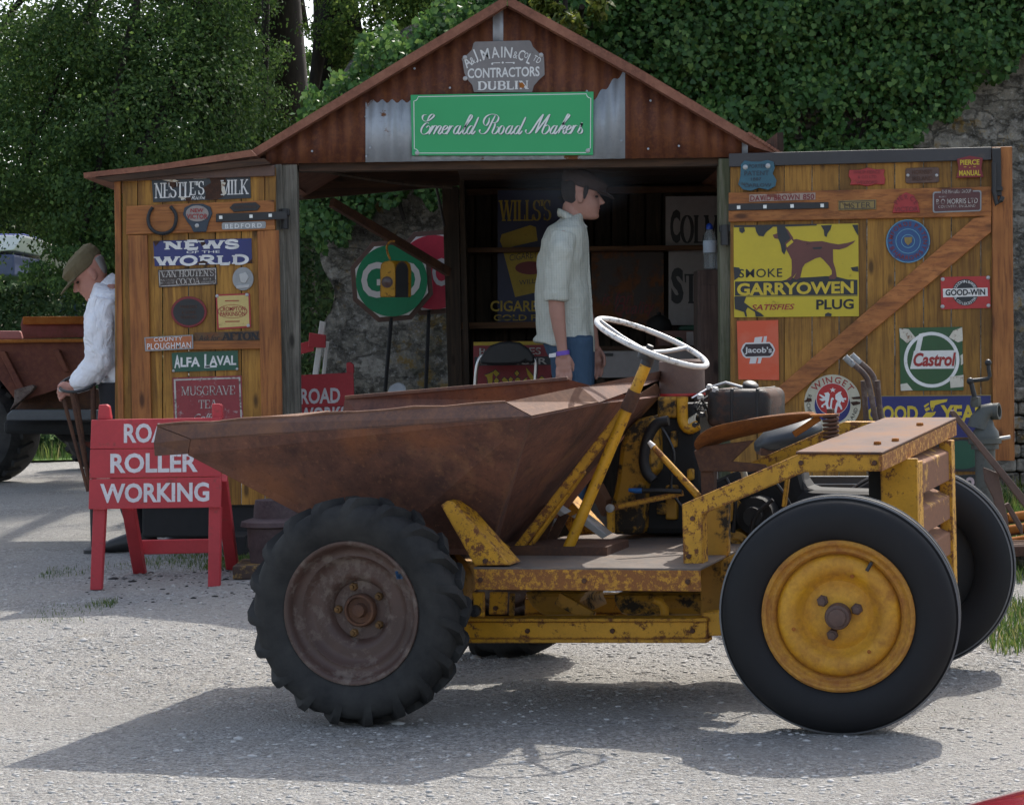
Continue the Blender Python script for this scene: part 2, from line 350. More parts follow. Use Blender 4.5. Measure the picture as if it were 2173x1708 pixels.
# roman capitals with serifs: (advance, [(class, points)]); k thick stem, n thin stroke, a arm with a tick, d weight follows direction
SER = {
 'A': (.86, [('n', [(.06, 0), (.43, 1)]), ('k', [(.43, 1), (.80, 0)]), ('h', [(.2, .34), (.66, .34)])]),
 'B': (.78, [('k', [(.18, 0), (.18, 1)]), ('d', [(.18, .98), (.42, .98)] + _el(.42, .75, .24, .23, 90, -90) + [(.18, .52)]), ('d', [(.18, .52), (.44, .52)] + _el(.44, .27, .27, .25, 90, -90) + [(.18, .02)])]),
 'C': (.82, [('d', _el(.45, .5, .36, .48, 42, 318)), ('t', [(.73, .62), (.73, .98)])]),
 'D': (.86, [('k', [(.18, 0), (.18, 1)]), ('d', [(.18, .98), (.40, .98)] + _el(.40, .5, .38, .48, 90, -90) + [(.18, .02)])]),
 'E': (.74, [('k', [(.18, 0), (.18, 1)]), ('a', [(.18, .97), (.66, .97)]), ('a', [(.18, .03), (.68, .03)]), ('b', [(.18, .51), (.52, .51)])]),
 'F': (.70, [('k', [(.18, 0), (.18, 1)]), ('a', [(.18, .97), (.64, .97)]), ('b', [(.18, .5), (.5, .5)])]),
 'G': (.88, [('d', _el(.45, .5, .36, .48, 42, 330)), ('k', [(.74, .02), (.74, .44)]), ('t', [(.73, .64), (.73, .98)])]),
 'H': (.90, [('k', [(.18, 0), (.18, 1)]), ('k', [(.72, 0), (.72, 1)]), ('h', [(.18, .5), (.72, .5)])]),
 'I': (.40, [('k', [(.2, 0), (.2, 1)])]),
 'K': (.88, [('k', [(.18, 0), (.18, 1)]), ('n', [(.22, .40), (.74, 1)]), ('k', [(.36, .56), (.78, 0)])]),
 'L': (.70, [('k', [(.18, 0), (.18, 1)]), ('a', [(.18, .03), (.66, .03)])]),
 'M': (1.04, [('n', [(.14, 0), (.14, 1)]), ('k', [(.16, 1), (.52, .05)]), ('n', [(.52, .05), (.86, 1)]), ('k', [(.88, 0), (.88, 1)])]),
 'N': (.90, [('n', [(.16, 0), (.16, 1)]), ('k', [(.14, 1), (.74, 0)]), ('n', [(.74, 0), (.74, 1)])]),
 'O': (.88, [('d', _el(.44, .5, .36, .48, 0, 360, 24))]),
 'R': (.84, [('k', [(.18, 0), (.18, 1)]), ('d', [(.18, .98), (.44, .98)] + _el(.44, .74, .25, .24, 90, -90) + [(.18, .5)]), ('k', [(.40, .5), (.76, 0)])]),
 'S': (.70, [('d', _el(.35, .745, .25, .235, 30, 250, 10) + _el(.35, .26, .27, .24, 80, -160, 12)), ('t', [(.59, .70), (.59, .98)]), ('t', [(.09, .02), (.09, .32)])]),
 'T': (.78, [('k', [(.39, 0), (.39, 1)]), ('a', [(.39, .97), (.06, .97)]), ('a', [(.39, .97), (.72, .97)])]),
 'U': (.88, [('k', [(.18, 1), (.18, .36)]), ('d', [(.18, .36)] + _el(.45, .30, .27, .28, 180, 360) + [(.72, .36)]), ('n', [(.72, .34), (.72, 1)])]),
 'V': (.86, [('k', [(.08, 1), (.43, 0)]), ('n', [(.43, 0), (.78, 1)])]),
 'W': (1.16, [('k', [(.06, 1), (.34, 0)]), ('n', [(.34, 0), (.58, 1)]), ('k', [(.58, 1), (.84, 0)]), ('n', [(.84, 0), (1.10, 1)])]),
 "'": (.24, [('k', [(.12, .7), (.12, 1)])]), ' ': (.5, []), '.': (.24, [('k', [(.12, 0), (.12, .13)])]),
}
def put_serif(mb, pl, s, box, off, slope=-.02, thick=.2, thin=.07, slab=.09, swide=.24, mi=0, warp=None, gap=.0):
    tot = sum(SER[c][0] + gap for c in s) - gap; x0, y0, x1, y1 = box; sx = (x1 - x0) / tot; sy = y1 - y0; xc = (x0 + x1) / 2; cur = 0; q = 0
    def P(x, y, o):
        px, py = x0 + x * sx, y1 - y * sy
        if warp: px, py = warp(px, py)
        return pl(px, py + slope * (px - xc), o)
    for ch in s:
        adv, strokes = SER[ch]; asp = sy / sx
        for cl, pts in strokes:
            q += 1; o = off + (q % 5) * .00025
            p = [(x * 1.0, y / 1.0) for x, y in pts]
            W = {'k': thick, 'n': thin * 1.25, 'h': thin, 'a': thin * 1.2, 'b': thin, 't': thin * 1.1}.get(cl)
            # work with y in units of letter height, x in the same unit scaled by aspect
            A = []; B = []; L = len(p)
            for i in range(L):
                a, b = p[max(i - 1, 0)], p[min(i + 1, L - 1)]; dx, dy = (b[0] - a[0]), (b[1] - a[1]) * asp; d = math.hypot(dx, dy) or 1
                ww = W if W is not None else thin + (thick - thin) * abs(dy / d) ** 1.5
                nx, ny = -dy / d * ww / 2, dx / d * ww / 2 / asp
                if cl in 'kn' and abs(dy / d) > .2: nx, ny = -ww / 2 * (1 if dy > 0 else -1) / max(.6, abs(dy / d)), 0
                A.append(P(cur + p[i][0] + nx, p[i][1] + ny, o)); B.append(P(cur + p[i][0] - nx, p[i][1] - ny, o))
            mb.add(A + B, [(i, i + 1, L + i + 1, L + i) for i in range(L - 1)], mi)
            if slab and cl in 'kn':
                for e in (p[0], p[-1]):
                    if e[1] < .01 or e[1] > .99:
                        ya, yb = (0, slab) if e[1] < .5 else (1 - slab, 1); hw = (W + swide) / 2; o2 = o + .0013 + (.0002 if e[1] > .5 else 0)
                        mb.add([P(cur + e[0] - hw, ya, o2), P(cur + e[0] + hw, ya, o2), P(cur + e[0] + hw, yb, o2), P(cur + e[0] - hw, yb, o2)], [(0, 1, 2, 3)], mi)
            if cl == 'a':
                e = p[-1]; up = -1 if e[1] > .5 else 1; t = .06
                mb.add([P(cur + e[0] - t, e[1] + up * -.03, o + .002), P(cur + e[0] + t * .6, e[1] - up * .03, o + .002), P(cur + e[0] + t * .6, e[1] + up * .26, o + .002), P(cur + e[0] - t * .3, e[1] + up * .26, o + .002)], [(0, 1, 2, 3)], mi)
        cur += adv + gap

# ------------------------------------------------------------------ signs: flat or cast plates fixed to a real plane
def R4(x0, y0, x1, y1, s=-.02):
    xc = (x0 + x1) / 2; return [(x, y + s * (x - xc)) for x, y in ((x0, y1), (x1, y1), (x1, y0), (x0, y0))]
def ELL(cx, cy, rx, ry, n=36): return [(cx + rx * math.cos(2 * math.pi * k / n), cy + ry * math.sin(2 * math.pi * k / n)) for k in range(n)]
def RR(x0, y0, x1, y1, r, s=-.02, n=5):
    xc = (x0 + x1) / 2; o = []
    for cx, cy, a in ((x1 - r, y1 - r, 0), (x0 + r, y1 - r, 90), (x0 + r, y0 + r, 180), (x1 - r, y0 + r, 270)):
        for k in range(n + 1):
            t = rad(a + 90 * k / n); o.append((cx + r * math.cos(t), cy + r * math.sin(t)))
    return [(x, y + s * (x - xc)) for x, y in o]
def slab(mb, pl, poly, o0, o1, mi=0):
    n = len(poly); f = [pl(x, y, o1) for x, y in poly]; b = [pl(x, y, o0) for x, y in poly]
    mb.add(f + b, [list(range(n)), list(range(2 * n - 1, n - 1, -1))] + [(i, (i + 1) % n, n + (i + 1) % n, n + i) for i in range(n)], mi)
def flat(mb, pl, poly, o, mi=0): mb.add([pl(x, y, o) for x, y in poly], [list(range(len(poly)))], mi)
class Sign:
    def __init__(s, pl, poly, mat, name, label, cat, th=.004, off=0.0, bevel=.0, group=None, mats=None):
        s.pl = pl; s.top = off + th; mb = MB(); slab(mb, pl, poly, off - .002, off + th)
        s.o = mb.build(name, mats or mat, bevel=bevel); tag(s.o, label, cat, group)
    def text(s, items, mat, name='lettering', lift=.0012):
        """items: (string, box, dict)"""
        mb = MB()
        for t, box, kw in items:
            kw = dict(kw); kind = kw.pop('kind', 'sans')
            if kind == 'serif': put_serif(mb, s.pl, t, box, s.top + lift, **kw)
            elif kind == 'arc': put_arc(mb, s.pl, t, *box, off=s.top + lift, **kw)
            else: put_text(mb, s.pl, t, box, s.top + lift, **kw)
        return mb.build(name, mat, s.o, recalc=False)
    def shape(s, polys, mat, name, th=.0008, lift=0.0, bevel=0):
        mb = MB()
        for k, p in enumerate(polys): slab(mb, s.pl, p, s.top - .001 + lift, s.top + th + lift + .0001 * (k % 7))
        return mb.build(name, mat, s.o, bevel=bevel)
    def ring(s, c, r0, r1, mat, name, ry=1.0, th=.001, lift=0.0, n=48):
        mb = MB(); A = [s.pl(c[0] + r0 * math.cos(2 * math.pi * k / n), c[1] + r0 * ry * math.sin(2 * math.pi * k / n), s.top + th + lift) for k in range(n)]
        B = [s.pl(c[0] + r1 * math.cos(2 * math.pi * k / n), c[1] + r1 * ry * math.sin(2 * math.pi * k / n), s.top + th + lift) for k in range(n)]
        mb.add(A + B, [(k, (k + 1) % n, n + (k + 1) % n, n + k) for k in range(n)]); return mb.build(name, mat, s.o, recalc=False)
    def frame(s, poly_out, poly_in, mat, name, th=.001, lift=0.0):
        n = len(poly_out); mb = MB(); mb.add([s.pl(*p, s.top + th + lift) for p in poly_out] + [s.pl(*p, s.top + th + lift) for p in poly_in], [(k, (k + 1) % n, n + (k + 1) % n, n + k) for k in range(n)])
        return mb.build(name, mat, s.o, recalc=False)
    def screws(s, pts, r, mat, name='screw'):
        for p in pts:
            mb = MB(); mb.lathe([(r, 0), (r * .9, r * .35), (r * .4, r * .6), (0, r * .62)], s.pl(*p, s.top), s.pl.n, 10); mb.build(name, mat, s.o, smooth=40)
# ------------------------------------------------------------------ the setting: ground
m = Mat('gravel_ground', .95, 0, .2); v = m.co(); a = m.noise(v, .9, 6, .6); b = m.noise(v, 34, 7, .8); c = m.vor(v, 95, out='Color'); d = m.vor(v, 95); e = m.vor(v, 260, out='Color'); e2 = m.noise(v, 5, 5, .65); b2 = m.noise(v, 11, 6, .75)
s0 = m.sep(c)[0]; s1 = m.sep(e)[0]; s2 = m.sep(c)[1]
base = m.ramp(a, [(.35, (.34, .324, .295)), (.5, (.43, .41, .377)), (.68, (.50, .478, .445))])
base = m.mix(m.ramp(b, [(.34, .75), (.56, 0)]), base, (.20, .193, .182))
base = m.mix(m.ramp(b2, [(.56, 0), (.72, .5)]), base, (.50, .47, .425))
base = m.mix(m.ramp(s0, [(.62, 0), (.95, .75)]), base, (.64, .63, .61)); base = m.mix(m.ramp(s2, [(.62, 0), (.95, .6)]), base, (.12, .12, .12))
base = m.mix(m.ramp(s1, [(.0, .6), (.3, 0)]), base, (.14, .14, .14)); base = m.mix(m.ramp(s1, [(.75, 0), (1, .6)]), base, (.58, .575, .56))
base = m.mix(m.ramp(e2, [(.58, 0), (.72, .3)]), base, (.30, .25, .17))
pt = m.ramp(m.noise(m.co((.35, 2.0, 1)), 1.2, 5, .65), [(.46, 0), (.60, .6)]); base = m.mix(pt, base, m.mix(b, (.34, .325, .30), (.45, .43, .40)))
m.color(m.mix(.04, base, (.36, .345, .325))); h = m.math('ADD', m.math('MULTIPLY', d, -.9), m.math('ADD', m.math('MULTIPLY', s1, .5), m.math('MULTIPLY', b, 1.3))); m.bump(h, 1.0, .014)
MT['ground'] = m.m
from mathutils import noise as mnoise
def gheight(x, y):
    h = gz(y) + .006 * math.sin(x * 2.1 + y * .7) * math.sin(y * 1.7 - x * .4) * (1 if y > 2 else 0)
    if -3.2 < x < 3.2 and 4.2 < y < 11.5:
        rough = .35 + .65 * max(0, min(1, .5 + 1.4 * mnoise.noise(Vector((x * .5, y * 1.1, 3)))))
        h += rough * (.0060 * mnoise.noise(Vector((x * 7, y * 7, 0))) + .0055 * mnoise.noise(Vector((x * 17, y * 17, 5))))
    return h
xs = sorted(set([-300, -120, -60, -30, -15, -9] + [-6 + .25 * k for k in range(14)] + [-2.5 + .03 * k for k in range(168)] + [2.75 + .25 * k for k in range(14)] + [9, 15, 30, 60, 120, 300])); ys = sorted(set([-20, -5, 0, 2] + [3 + .15 * k for k in range(11)] + [4.6 + .03 * k for k in range(200)] + [10.7 + .15 * k for k in range(18)] + [13.5, 15, 18, 22, 30, 45, 80, 150, 400, 900]))
vv = [(x, y, gheight(x, y)) for y in ys for x in xs]; nx = len(xs)
ff = [(j * nx + i, j * nx + i + 1, (j + 1) * nx + i + 1, (j + 1) * nx + i) for j in range(len(ys) - 1) for i in range(nx - 1)]
tag(fast_mesh('ground', vv, ff, MT['ground'], smooth=True), kind='structure')

# loose stones on the gravel
def stones(n, yr, xr, sr, bias=1.6):
    ico = bpy.data.meshes.new('i'); bm = bmesh.new(); bmesh.ops.create_icosphere(bm, subdivisions=1, radius=1); bv = np.array([q.co for q in bm.verts]); bf = np.array([[q.index for q in f.verts] for f in bm.faces]); bm.free(); bpy.data.meshes.remove(ico)
    V = []; Fc = []
    for i in range(n):
        y = RNG.uniform(*yr); x = RNG.uniform(*xr) * y
        # packed wheel track nearer the camera carries fewer stones
        band = .5 + .5 * math.sin(y * 2.6 + .6 + .5 * math.sin(x * 1.3))
        if RNG.uniform() > .35 + .65 * band: continue
        s = sr[0] + (sr[1] - sr[0]) * RNG.uniform() ** 9
        sc = np.array([s * RNG.uniform(.8, 1.5), s * RNG.uniform(.8, 1.3), s * RNG.uniform(.28, .5)])
        p = bv * RNG.uniform(.72, 1.2, (len(bv), 1)) * sc; t = RNG.uniform(0, 6.28); ct, st = math.cos(t), math.sin(t)
        p = np.stack([p[:, 0] * ct - p[:, 1] * st + x, p[:, 0] * st + p[:, 1] * ct + y, p[:, 2] + gheight(x, y) + s * .04], 1)
        Fc.append(bf + len(V) * len(bv)); V.append(p)
    return np.concatenate(V), np.concatenate(Fc)
m = Mat('loose_stones', .9, 0, .25); r = m.island(); m.color(m.mix(m.noise(m.co(), 60, 4, .6), m.ramp(r, [(0, (.16, .155, .15)), (.3, (.30, .29, .275)), (.6, (.42, .41, .39)), (1, (.62, .61, .59))]), (.40, .39, .37))); m.bump(m.noise(m.co(), 130, 4), .4, .003)
MT['stones'] = m.m
V1, F1 = stones(40000, (4.7, 10.5), (-.27, .27), (.0014, .0115)); V2, F2 = stones(15000, (7.1, 9.6), (-.25, .25), (.003, .013)); F1 = np.concatenate([F1, F2 + len(V1)]); V1 = np.concatenate([V1, V2]); V2, F2 = stones(9000, (4.7, 7.2), (-.25, .25), (.003, .010)); F1 = np.concatenate([F1, F2 + len(V1)]); V1 = np.concatenate([V1, V2]); V2, F2 = stones(170, (4.9, 9.6), (-.24, .24), (.009, .024)); F1 = np.concatenate([F1, F2 + len(V1)]); V1 = np.concatenate([V1, V2])
tag(fast_mesh('gravel', V1, F1, MT['stones']), 'grey loose stones scattered over the gravel yard', 'gravel', kind='stuff')

V2, F2 = stones(260, (9.0, 9.9), (-.20, -.11), (.006, .022)); tag(fast_mesh('dirt', V2, F2, MT['blackmatt']), 'small black clods of dirt lying round the red trestle board', 'dirt', kind='stuff')
# grass
m = Mat('grass_blades', .6, 0, .3); r = m.island(); cc = m.ramp(r, [(0, (.035, .075, .015)), (.5, (.075, .14, .028)), (.85, (.16, .19, .05)), (1, (.30, .26, .12))]); m.color(cc)
tr = m.t.nodes.new('ShaderNodeBsdfTranslucent'); ms = m.t.nodes.new('ShaderNodeMixShader'); m.put(tr.inputs[0], cc); ms.inputs[0].default_value = .4
m.t.links.new(m.b.outputs[0], ms.inputs[1]); m.t.links.new(tr.outputs[0], ms.inputs[2]); m.t.links.new(ms.outputs[0], m.t.nodes['Material Output'].inputs[0]); MT['grass'] = m.m
def blades(regions):
    V = []; n = 0
    for (x0, x1, y0, y1, cnt, h, cl) in regions:
        for i in range(cnt):
            x, y = RNG.uniform(x0, x1), RNG.uniform(y0, y1)
            if cl and math.sin(x * 5.3 + y * 2.1) + math.sin(y * 4.7 - x * 2.2) + RNG.uniform(-.7, .7) < cl: continue
            t = RNG.uniform(0, 6.28); hh = h * RNG.uniform(.4, 1.2); wd = hh * .025 + .0009; lean = hh * RNG.uniform(.1, .75); z = gheight(x, y) - .004
            ca, sa = math.cos(t), math.sin(t); px, py = -sa * wd, ca * wd
            V += [(x - px, y - py, z), (x + px, y + py, z), (x + ca * lean * .35 + px * .8, y + sa * lean * .35 + py * .8, z + hh * .62), (x + ca * lean * .35 - px * .8, y + sa * lean * .35 - py * .8, z + hh * .62),
                  (x + ca * lean, y + sa * lean, z + hh), (x + ca * lean, y + sa * lean, z + hh)]
    V = np.array(V); k = len(V) // 6; i = np.arange(k)[:, None] * 6
    return V, np.concatenate([i + np.array([[0, 1, 2, 3]]), i + np.array([[3, 2, 4, 5]])], 0)
G1, GF = blades([(1.66, 3.4, 7.4, 10.3, 30000, .055, -.7), (1.9, 3.6, 9.6, 13.6, 5200, .16, 0), (-1.1, 2.2, 9.1, 11.6, 16000, .035, .1), (-2.2, -.9, 9.8, 10.9, 6000, .025, .5), (-1.5, 1.4, 12.5, 14.2, 3000, .12, .3),
                 (-2.0, -1.4, 8.6, 9.4, 900, .018, 1.1), (-1.9, 1.9, 5.4, 8.6, 2500, .010, 1.3), (-1.80, -1.68, 8.95, 9.1, 130, .03, 0), (-1.45, -.95, 9.9, 10.4, 2500, .03, 0)])
tag(fast_mesh('grass', G1, GF, MT['grass']), 'short green grass along the shed and the stone wall', 'grass', kind='stuff')
m = Mat('lawn_base', .9, 0, .2); n = m.noise(m.co(), 3, 6, .7); m.color(m.ramp(n, [(.3, (.05, .10, .02)), (.7, (.11, .19, .04))])); MT['lawn'] = m.m
vv = [(-30, 20.6, .15), (-.7, 20.9, .15), (-.7, 60, .18), (-30, 60, .18)]
tag(fast_mesh('lawn', vv, [(0, 1, 2, 3)], MT['lawn']), kind='structure')
G1, GF = blades([(-8, -.8, 20.8, 24.0, 9000, .16, 0)]); tag(fast_mesh('meadow_grass', G1 + np.array([0, 0, .02]), GF, MT['grass']), 'bright green grass behind the parked dumper truck', 'grass', kind='stuff')

# ------------------------------------------------------------------ stone wall with ivy
m = Mat('rubble_stone', .95, 0, .2); v = m.co((1, 1, 1.7)); wv = m.t.nodes.new('ShaderNodeVectorMath'); wv.operation = 'ADD'; nz = m.t.nodes.new('ShaderNodeTexNoise'); nz.inputs['Scale'].default_value = 4.5; nz.inputs['Detail'].default_value = 6; nz.inputs['Roughness'].default_value = .7; m.t.links.new(v, nz.inputs['Vector'])
sc = m.t.nodes.new('ShaderNodeVectorMath'); sc.operation = 'SCALE'; sc.inputs['Scale'].default_value = .42; m.t.links.new(nz.outputs['Color'], sc.inputs[0]); m.t.links.new(v, wv.inputs[0]); m.t.links.new(sc.outputs[0], wv.inputs[1])
vd = m.vor(wv.outputs[0], 4.2, 'DISTANCE_TO_EDGE'); vc = m.vor(wv.outputs[0], 4.2, out='Color'); n1 = m.noise(m.co(), 11, 9, .75); n2 = m.noise(m.co(), 2.2, 5, .65); n3 = m.noise(m.co(), 38, 6, .8)
bc = m.ramp(m.sep(vc)[0], [(0, (.26, .24, .195)), (.5, (.35, .325, .27)), (1, (.45, .42, .36))])
bc = m.mix(m.ramp(n1, [(.38, .85), (.58, 0)]), bc, (.07, .066, .055)); bc = m.mix(m.ramp(n3, [(.54, 0), (.66, .85)]), bc, (.52, .51, .48)); bc = m.mix(m.ramp(n2, [(.55, 0), (.68, .6)]), bc, (.10, .10, .055))
bc = m.mix(m.ramp(m.math('MULTIPLY', n2, n1), [(.285, 0), (.345, .85)]), bc, (.27, .17, .04)); bc = m.mix(m.ramp(vd, [(.0, .45), (.035, 0)]), bc, (.06, .055, .045))
m.color(bc); m.bump(m.math('ADD', m.math('MULTIPLY', m.ramp(vd, [(0, 0), (.07, 1)]), .5), m.math('ADD', m.math('MULTIPLY', n1, 1.2), m.math('MULTIPLY', n3, .4))), 1, .035); MT['stone'] = m.m
WY = 15.0; PW = yplane(WY)
def wall_top(x):  # top of the ruined wall along X
    return min(4.9, 3.12 + (x + 1.08) * .55) if x > -1.08 else 3.12 + (x + 1.08) * 2.2
def stone_grid(x0, x1, nx, nz, y, name, z0=.05):
    V = []; Fq = []
    for j in range(nz + 1):
        for i in range(nx + 1):
            x = x0 + (x1 - x0) * i / nx; t = wall_top(x); z = z0 + (t - z0) * j / nz
            dx = .05 * math.sin(z * 5.1) + .035 * math.sin(z * 13 + 1) if i == 0 else 0
            V.append((x + dx, y - .05 * math.sin(x * 3.1 + math.sin(z * 4)) - .035 * math.sin(z * 7.3 + x * 5), z))
    k = (nx + 1) * (nz + 1)
    V += [(a, y + .6, c) for a, b, c in V]
    W = nx + 1
    for j in range(nz):
        for i in range(nx): q = j * W + i; Fq += [(q, q + 1, q + W + 1, q + W), (k + q + W, k + q + W + 1, k + q + 1, k + q)]
        Fq += [(j * W, (j + 1) * W, k + (j + 1) * W, k + j * W), (k + j * W + nx, k + (j + 1) * W + nx, (j + 1) * W + nx, j * W + nx)]
    for i in range(nx): q = nz * W + i; Fq += [(q, q + 1, k + q + 1, k + q)]
    return fast_mesh(name, V, Fq, MT['stone'], base=((x0 + x1) / 2, y, 0))
wl = stone_grid(-1.29, 8.0, 120, 60, WY, 'stone_wall'); tag(wl, 'ruined rubble stone wall standing behind the shed, half hidden by ivy', 'wall')
MT['ivy'] = M_leaf('ivy_leaf', (.026, .075, .018), (.056, .145, .032), (.125, .22, .055), .28, .5, .3)
MT['bark'] = M_rust('bark', ((.014, .011, .009), (.026, .021, .016), (.042, .034, .025)), 6, (4, 4, .8), rough=.9, speck=False)
def leaf_mesh(P, N, S, shape, droop=.6, jit=.7):
    """P points, N outward normals, S sizes -> verts, faces. shape: list of (along, across, lift) outline, fanned"""
    n = len(P); N = N + RNG.normal(0, jit, (n, 3)); N /= np.linalg.norm(N, axis=1)[:, None]
    T = np.stack([RNG.normal(0, .6, n), RNG.normal(0, .3, n), -droop + RNG.normal(0, .6, n)], 1)
    T -= N * (T * N).sum(1)[:, None]; T /= np.linalg.norm(T, axis=1)[:, None] + 1e-9; B = np.cross(N, T)
    out = [P[:, None] + S[:, None, None] * (T[:, None] * sh[0] + B[:, None] * sh[1] + N[:, None] * sh[2]) for sh in shape]
    return np.concatenate(out, 1)
IVY = [(0, 0, 0), (-.08, .42, .04), (.35, .5, -.03), (1.0, 0, -.10), (.35, -.5, -.03), (-.08, -.42, .04)]
IVF = [(0, 1, 2, 3), (0, 3, 4, 5)]
def ivy_on():
    P = []; S = []
    n = 0
    while n < 68000:
        px = RNG.uniform(640, 2420); py = RNG.uniform(-330, 540)
        top = 255 - (px - 644) * 1.3 if px < 750 else 117 - (px - 750) * .55
        top += 22 * math.sin(px * .045) + 14 * math.sin(px * .11 + 1)
        if px > 1400: bot = 345 + 10 * math.sin(px * .05)
        elif px < 960: bot = (470 + 60 * math.sin((px - 650) * .022 + .4) + 18 * math.sin(px * .13)) if px < 800 else 425 + 22 * math.sin(px * .07)
        else: bot = 420
        if px > 1880: bot = min(bot, 330 - (px - 1900) * .78 + 16 * math.sin(px * .06))
        if px > 2170: bot = 120
        if py < top or py > bot: continue
        if 1680 < px < 1870 and abs(py - 270) < 34 and RNG.uniform() < .75 and math.sin(px * .06) > -.2: continue
        dep = abs(RNG.normal(0, .16)) + .02 + .10 * (1 + math.sin(px * .031 + 1.3 * math.sin(py * .021))) * (1 + math.sin(py * .037 + px * .011)) / 2
        p = PW(px, py, dep); P.append(p); S.append(RNG.uniform(.018, .047)); n += 1
    P = np.array(P); S = np.array(S); N = np.tile([0, -1.0, .35], (n, 1))
    v = leaf_mesh(P, N, S, IVY, .8, .55).reshape(-1, 3); i = np.arange(n)[:, None] * 6
    f = np.concatenate([i + np.array([q]) for q in IVF], 0); return v, f
iv = thing('ivy', 'dense green ivy hanging over the stone wall above the shed', 'ivy', (1.5, WY, .14))
v, f = ivy_on(); fast_mesh('foliage', v, f, MT['ivy'], iv)
mb = MB()
for pts, r in (([(2010, 90), (1960, 130), (1900, 160), (1850, 215), (1815, 300)], .010), ([(2170, 20), (2080, 70), (2020, 150), (1960, 210)], .008), ([(1955, 245), (1900, 262), (1850, 258), (1810, 270)], .006), ([(1880, 240), (1850, 280), (1830, 330)], .012), ([(700, 500), (720, 440), (760, 380), (800, 300)], .02), ([(860, 470), (850, 420), (870, 350)], .015)):
    mb.tube([PW(x, y, .17) for x, y in catmull(pts, 4)], r, 6)
mb.build('stem', MT['bark'], iv, smooth=60)

# ------------------------------------------------------------------ trees and hedges
MT['tree1'] = M_leaf('tree_leaf_dark', (.026, .064, .018), (.052, .112, .028), (.10, .175, .042), .38, .6, .22)
MT['tree2'] = M_leaf('tree_leaf_mid', (.032, .072, .017), (.065, .13, .028), (.14, .21, .045), .42, .6, .22)
MT['tree3'] = M_leaf('tree_leaf_yellow', (.05, .085, .015), (.11, .16, .025), (.22, .25, .05), .45)
MT['hedge'] = M_leaf('hedge_leaf', (.024, .054, .022), (.046, .09, .034), (.075, .125, .045), .25, .7, .2)
LEAF = [(0, 0, 0), (.45, .34, .05), (1, 0, -.08), (.45, -.34, .05)]
def blob_leaves(blobs, size, dens, mass=1.0):
    P = []; N = []; S = []
    for (c, r, n) in blobs:
        n = int(n * dens); c = np.array(c); r = np.array(r)
        k = max(6, n // 130); d = RNG.normal(0, 1, (k, 3)); d /= np.linalg.norm(d, axis=1)[:, None]
        cl = d * RNG.uniform(.45, 1.0, (k, 1)) ** .6                       # clump centres, mostly near the outside
        idx = RNG.integers(0, k, n); q = cl[idx] + RNG.normal(0, .13, (n, 3)) * np.array([1, 1, .7])
        P.append(c + q * r); nn = q + np.array([0, 0, .35]); N.append(nn / (np.linalg.norm(nn, axis=1)[:, None] + 1e-6)); S.append(RNG.uniform(.6, 1.35, n) * size)
    P = np.concatenate(P); N = np.concatenate(N); S = np.concatenate(S); n = len(P)
    v = leaf_mesh(P, N, S, LEAF, .5, .8).reshape(-1, 3); return v, np.arange(n * 4).reshape(-1, 4)
def tree(name, label, trunk, blobs, size, dens, mat, group=None, limbs=True):
    """trunk: list of (x, y, z, r)"""
    b = trunk[0]; t = thing(name, label, 'tree', (b[0], b[1], gz(b[1])), group)
    mb = MB(); mb.tube([p[:3] for p in trunk], [p[3] for p in trunk], 12)
    if limbs:
        top = trunk[-1]; mid = trunk[len(trunk) // 2]
        for i, (c, r, n) in enumerate(blobs):
            s = mid if i % 2 else top; q = [Vector(s[:3]).lerp(Vector(c), k / 4) + Vector((0, 0, .25 * math.sin(math.pi * k / 4))) for k in range(5)]
            mb.tube(q, [s[3] * .45 * (1 - k * .2) + .012 for k in range(5)], 7)
    mb.build('trunk', MT['bark'], t, smooth=60)
    v, f = blob_leaves(blobs, size, dens); fast_mesh('crown', v, f, mat, t); return t
def at(px, py, Y): return yplane(Y)(px, py)
def blob(px, py, Y, rx, ry, rz, n): c = at(px, py, Y); return ((c.x, c.y, c.z), (rx, ry, rz), n)
# big leafy tree left of the shed, its branches drooping over the parked truck
tree('broadleaf_tree', 'large dark leafy tree with drooping branches left of the shed', [(at(470, 0, 17.5).x, 17.5, .1, .24), (at(475, 0, 17.5).x, 17.5, 1.6, .2), (at(450, 0, 17.4).x, 17.4, 3.4, .15), (at(430, 0, 17.3).x, 17.3, 5.4, .08)],
     [blob(120, 250, 17, .95, 1.1, .85, 6500), blob(330, 280, 16.6, .95, 1.1, .85, 6500), blob(50, 360, 16.6, .7, .9, .5, 3600), blob(250, 450, 16.2, .62, .8, .5, 3600), blob(420, 430, 17, .62, .8, .55, 3600), blob(445, 270, 17.6, .5, .9, .8, 3800),
      blob(160, 575, 15.9, .42, .5, .26, 1500), blob(215, 520, 16.1, .3, .4, .3, 900), blob(70, 120, 17.4, .9, 1.1, .6, 3600), blob(270, 110, 17.2, .9, 1.1, .6, 4200), blob(400, 120, 17.2, .65, 1.0, .6, 3200), blob(200, -60, 17.4, 1.6, 1.4, .9, 4200), blob(-120, 250, 17, .8, 1, 1.4, 4200), blob(440, -300, 16.6, 1.4, 1.3, 1.0, 3500), blob(0, -260, 17, 2.2, 1.6, 1.3, 4000)], .034, 2.7, MT['tree1'])
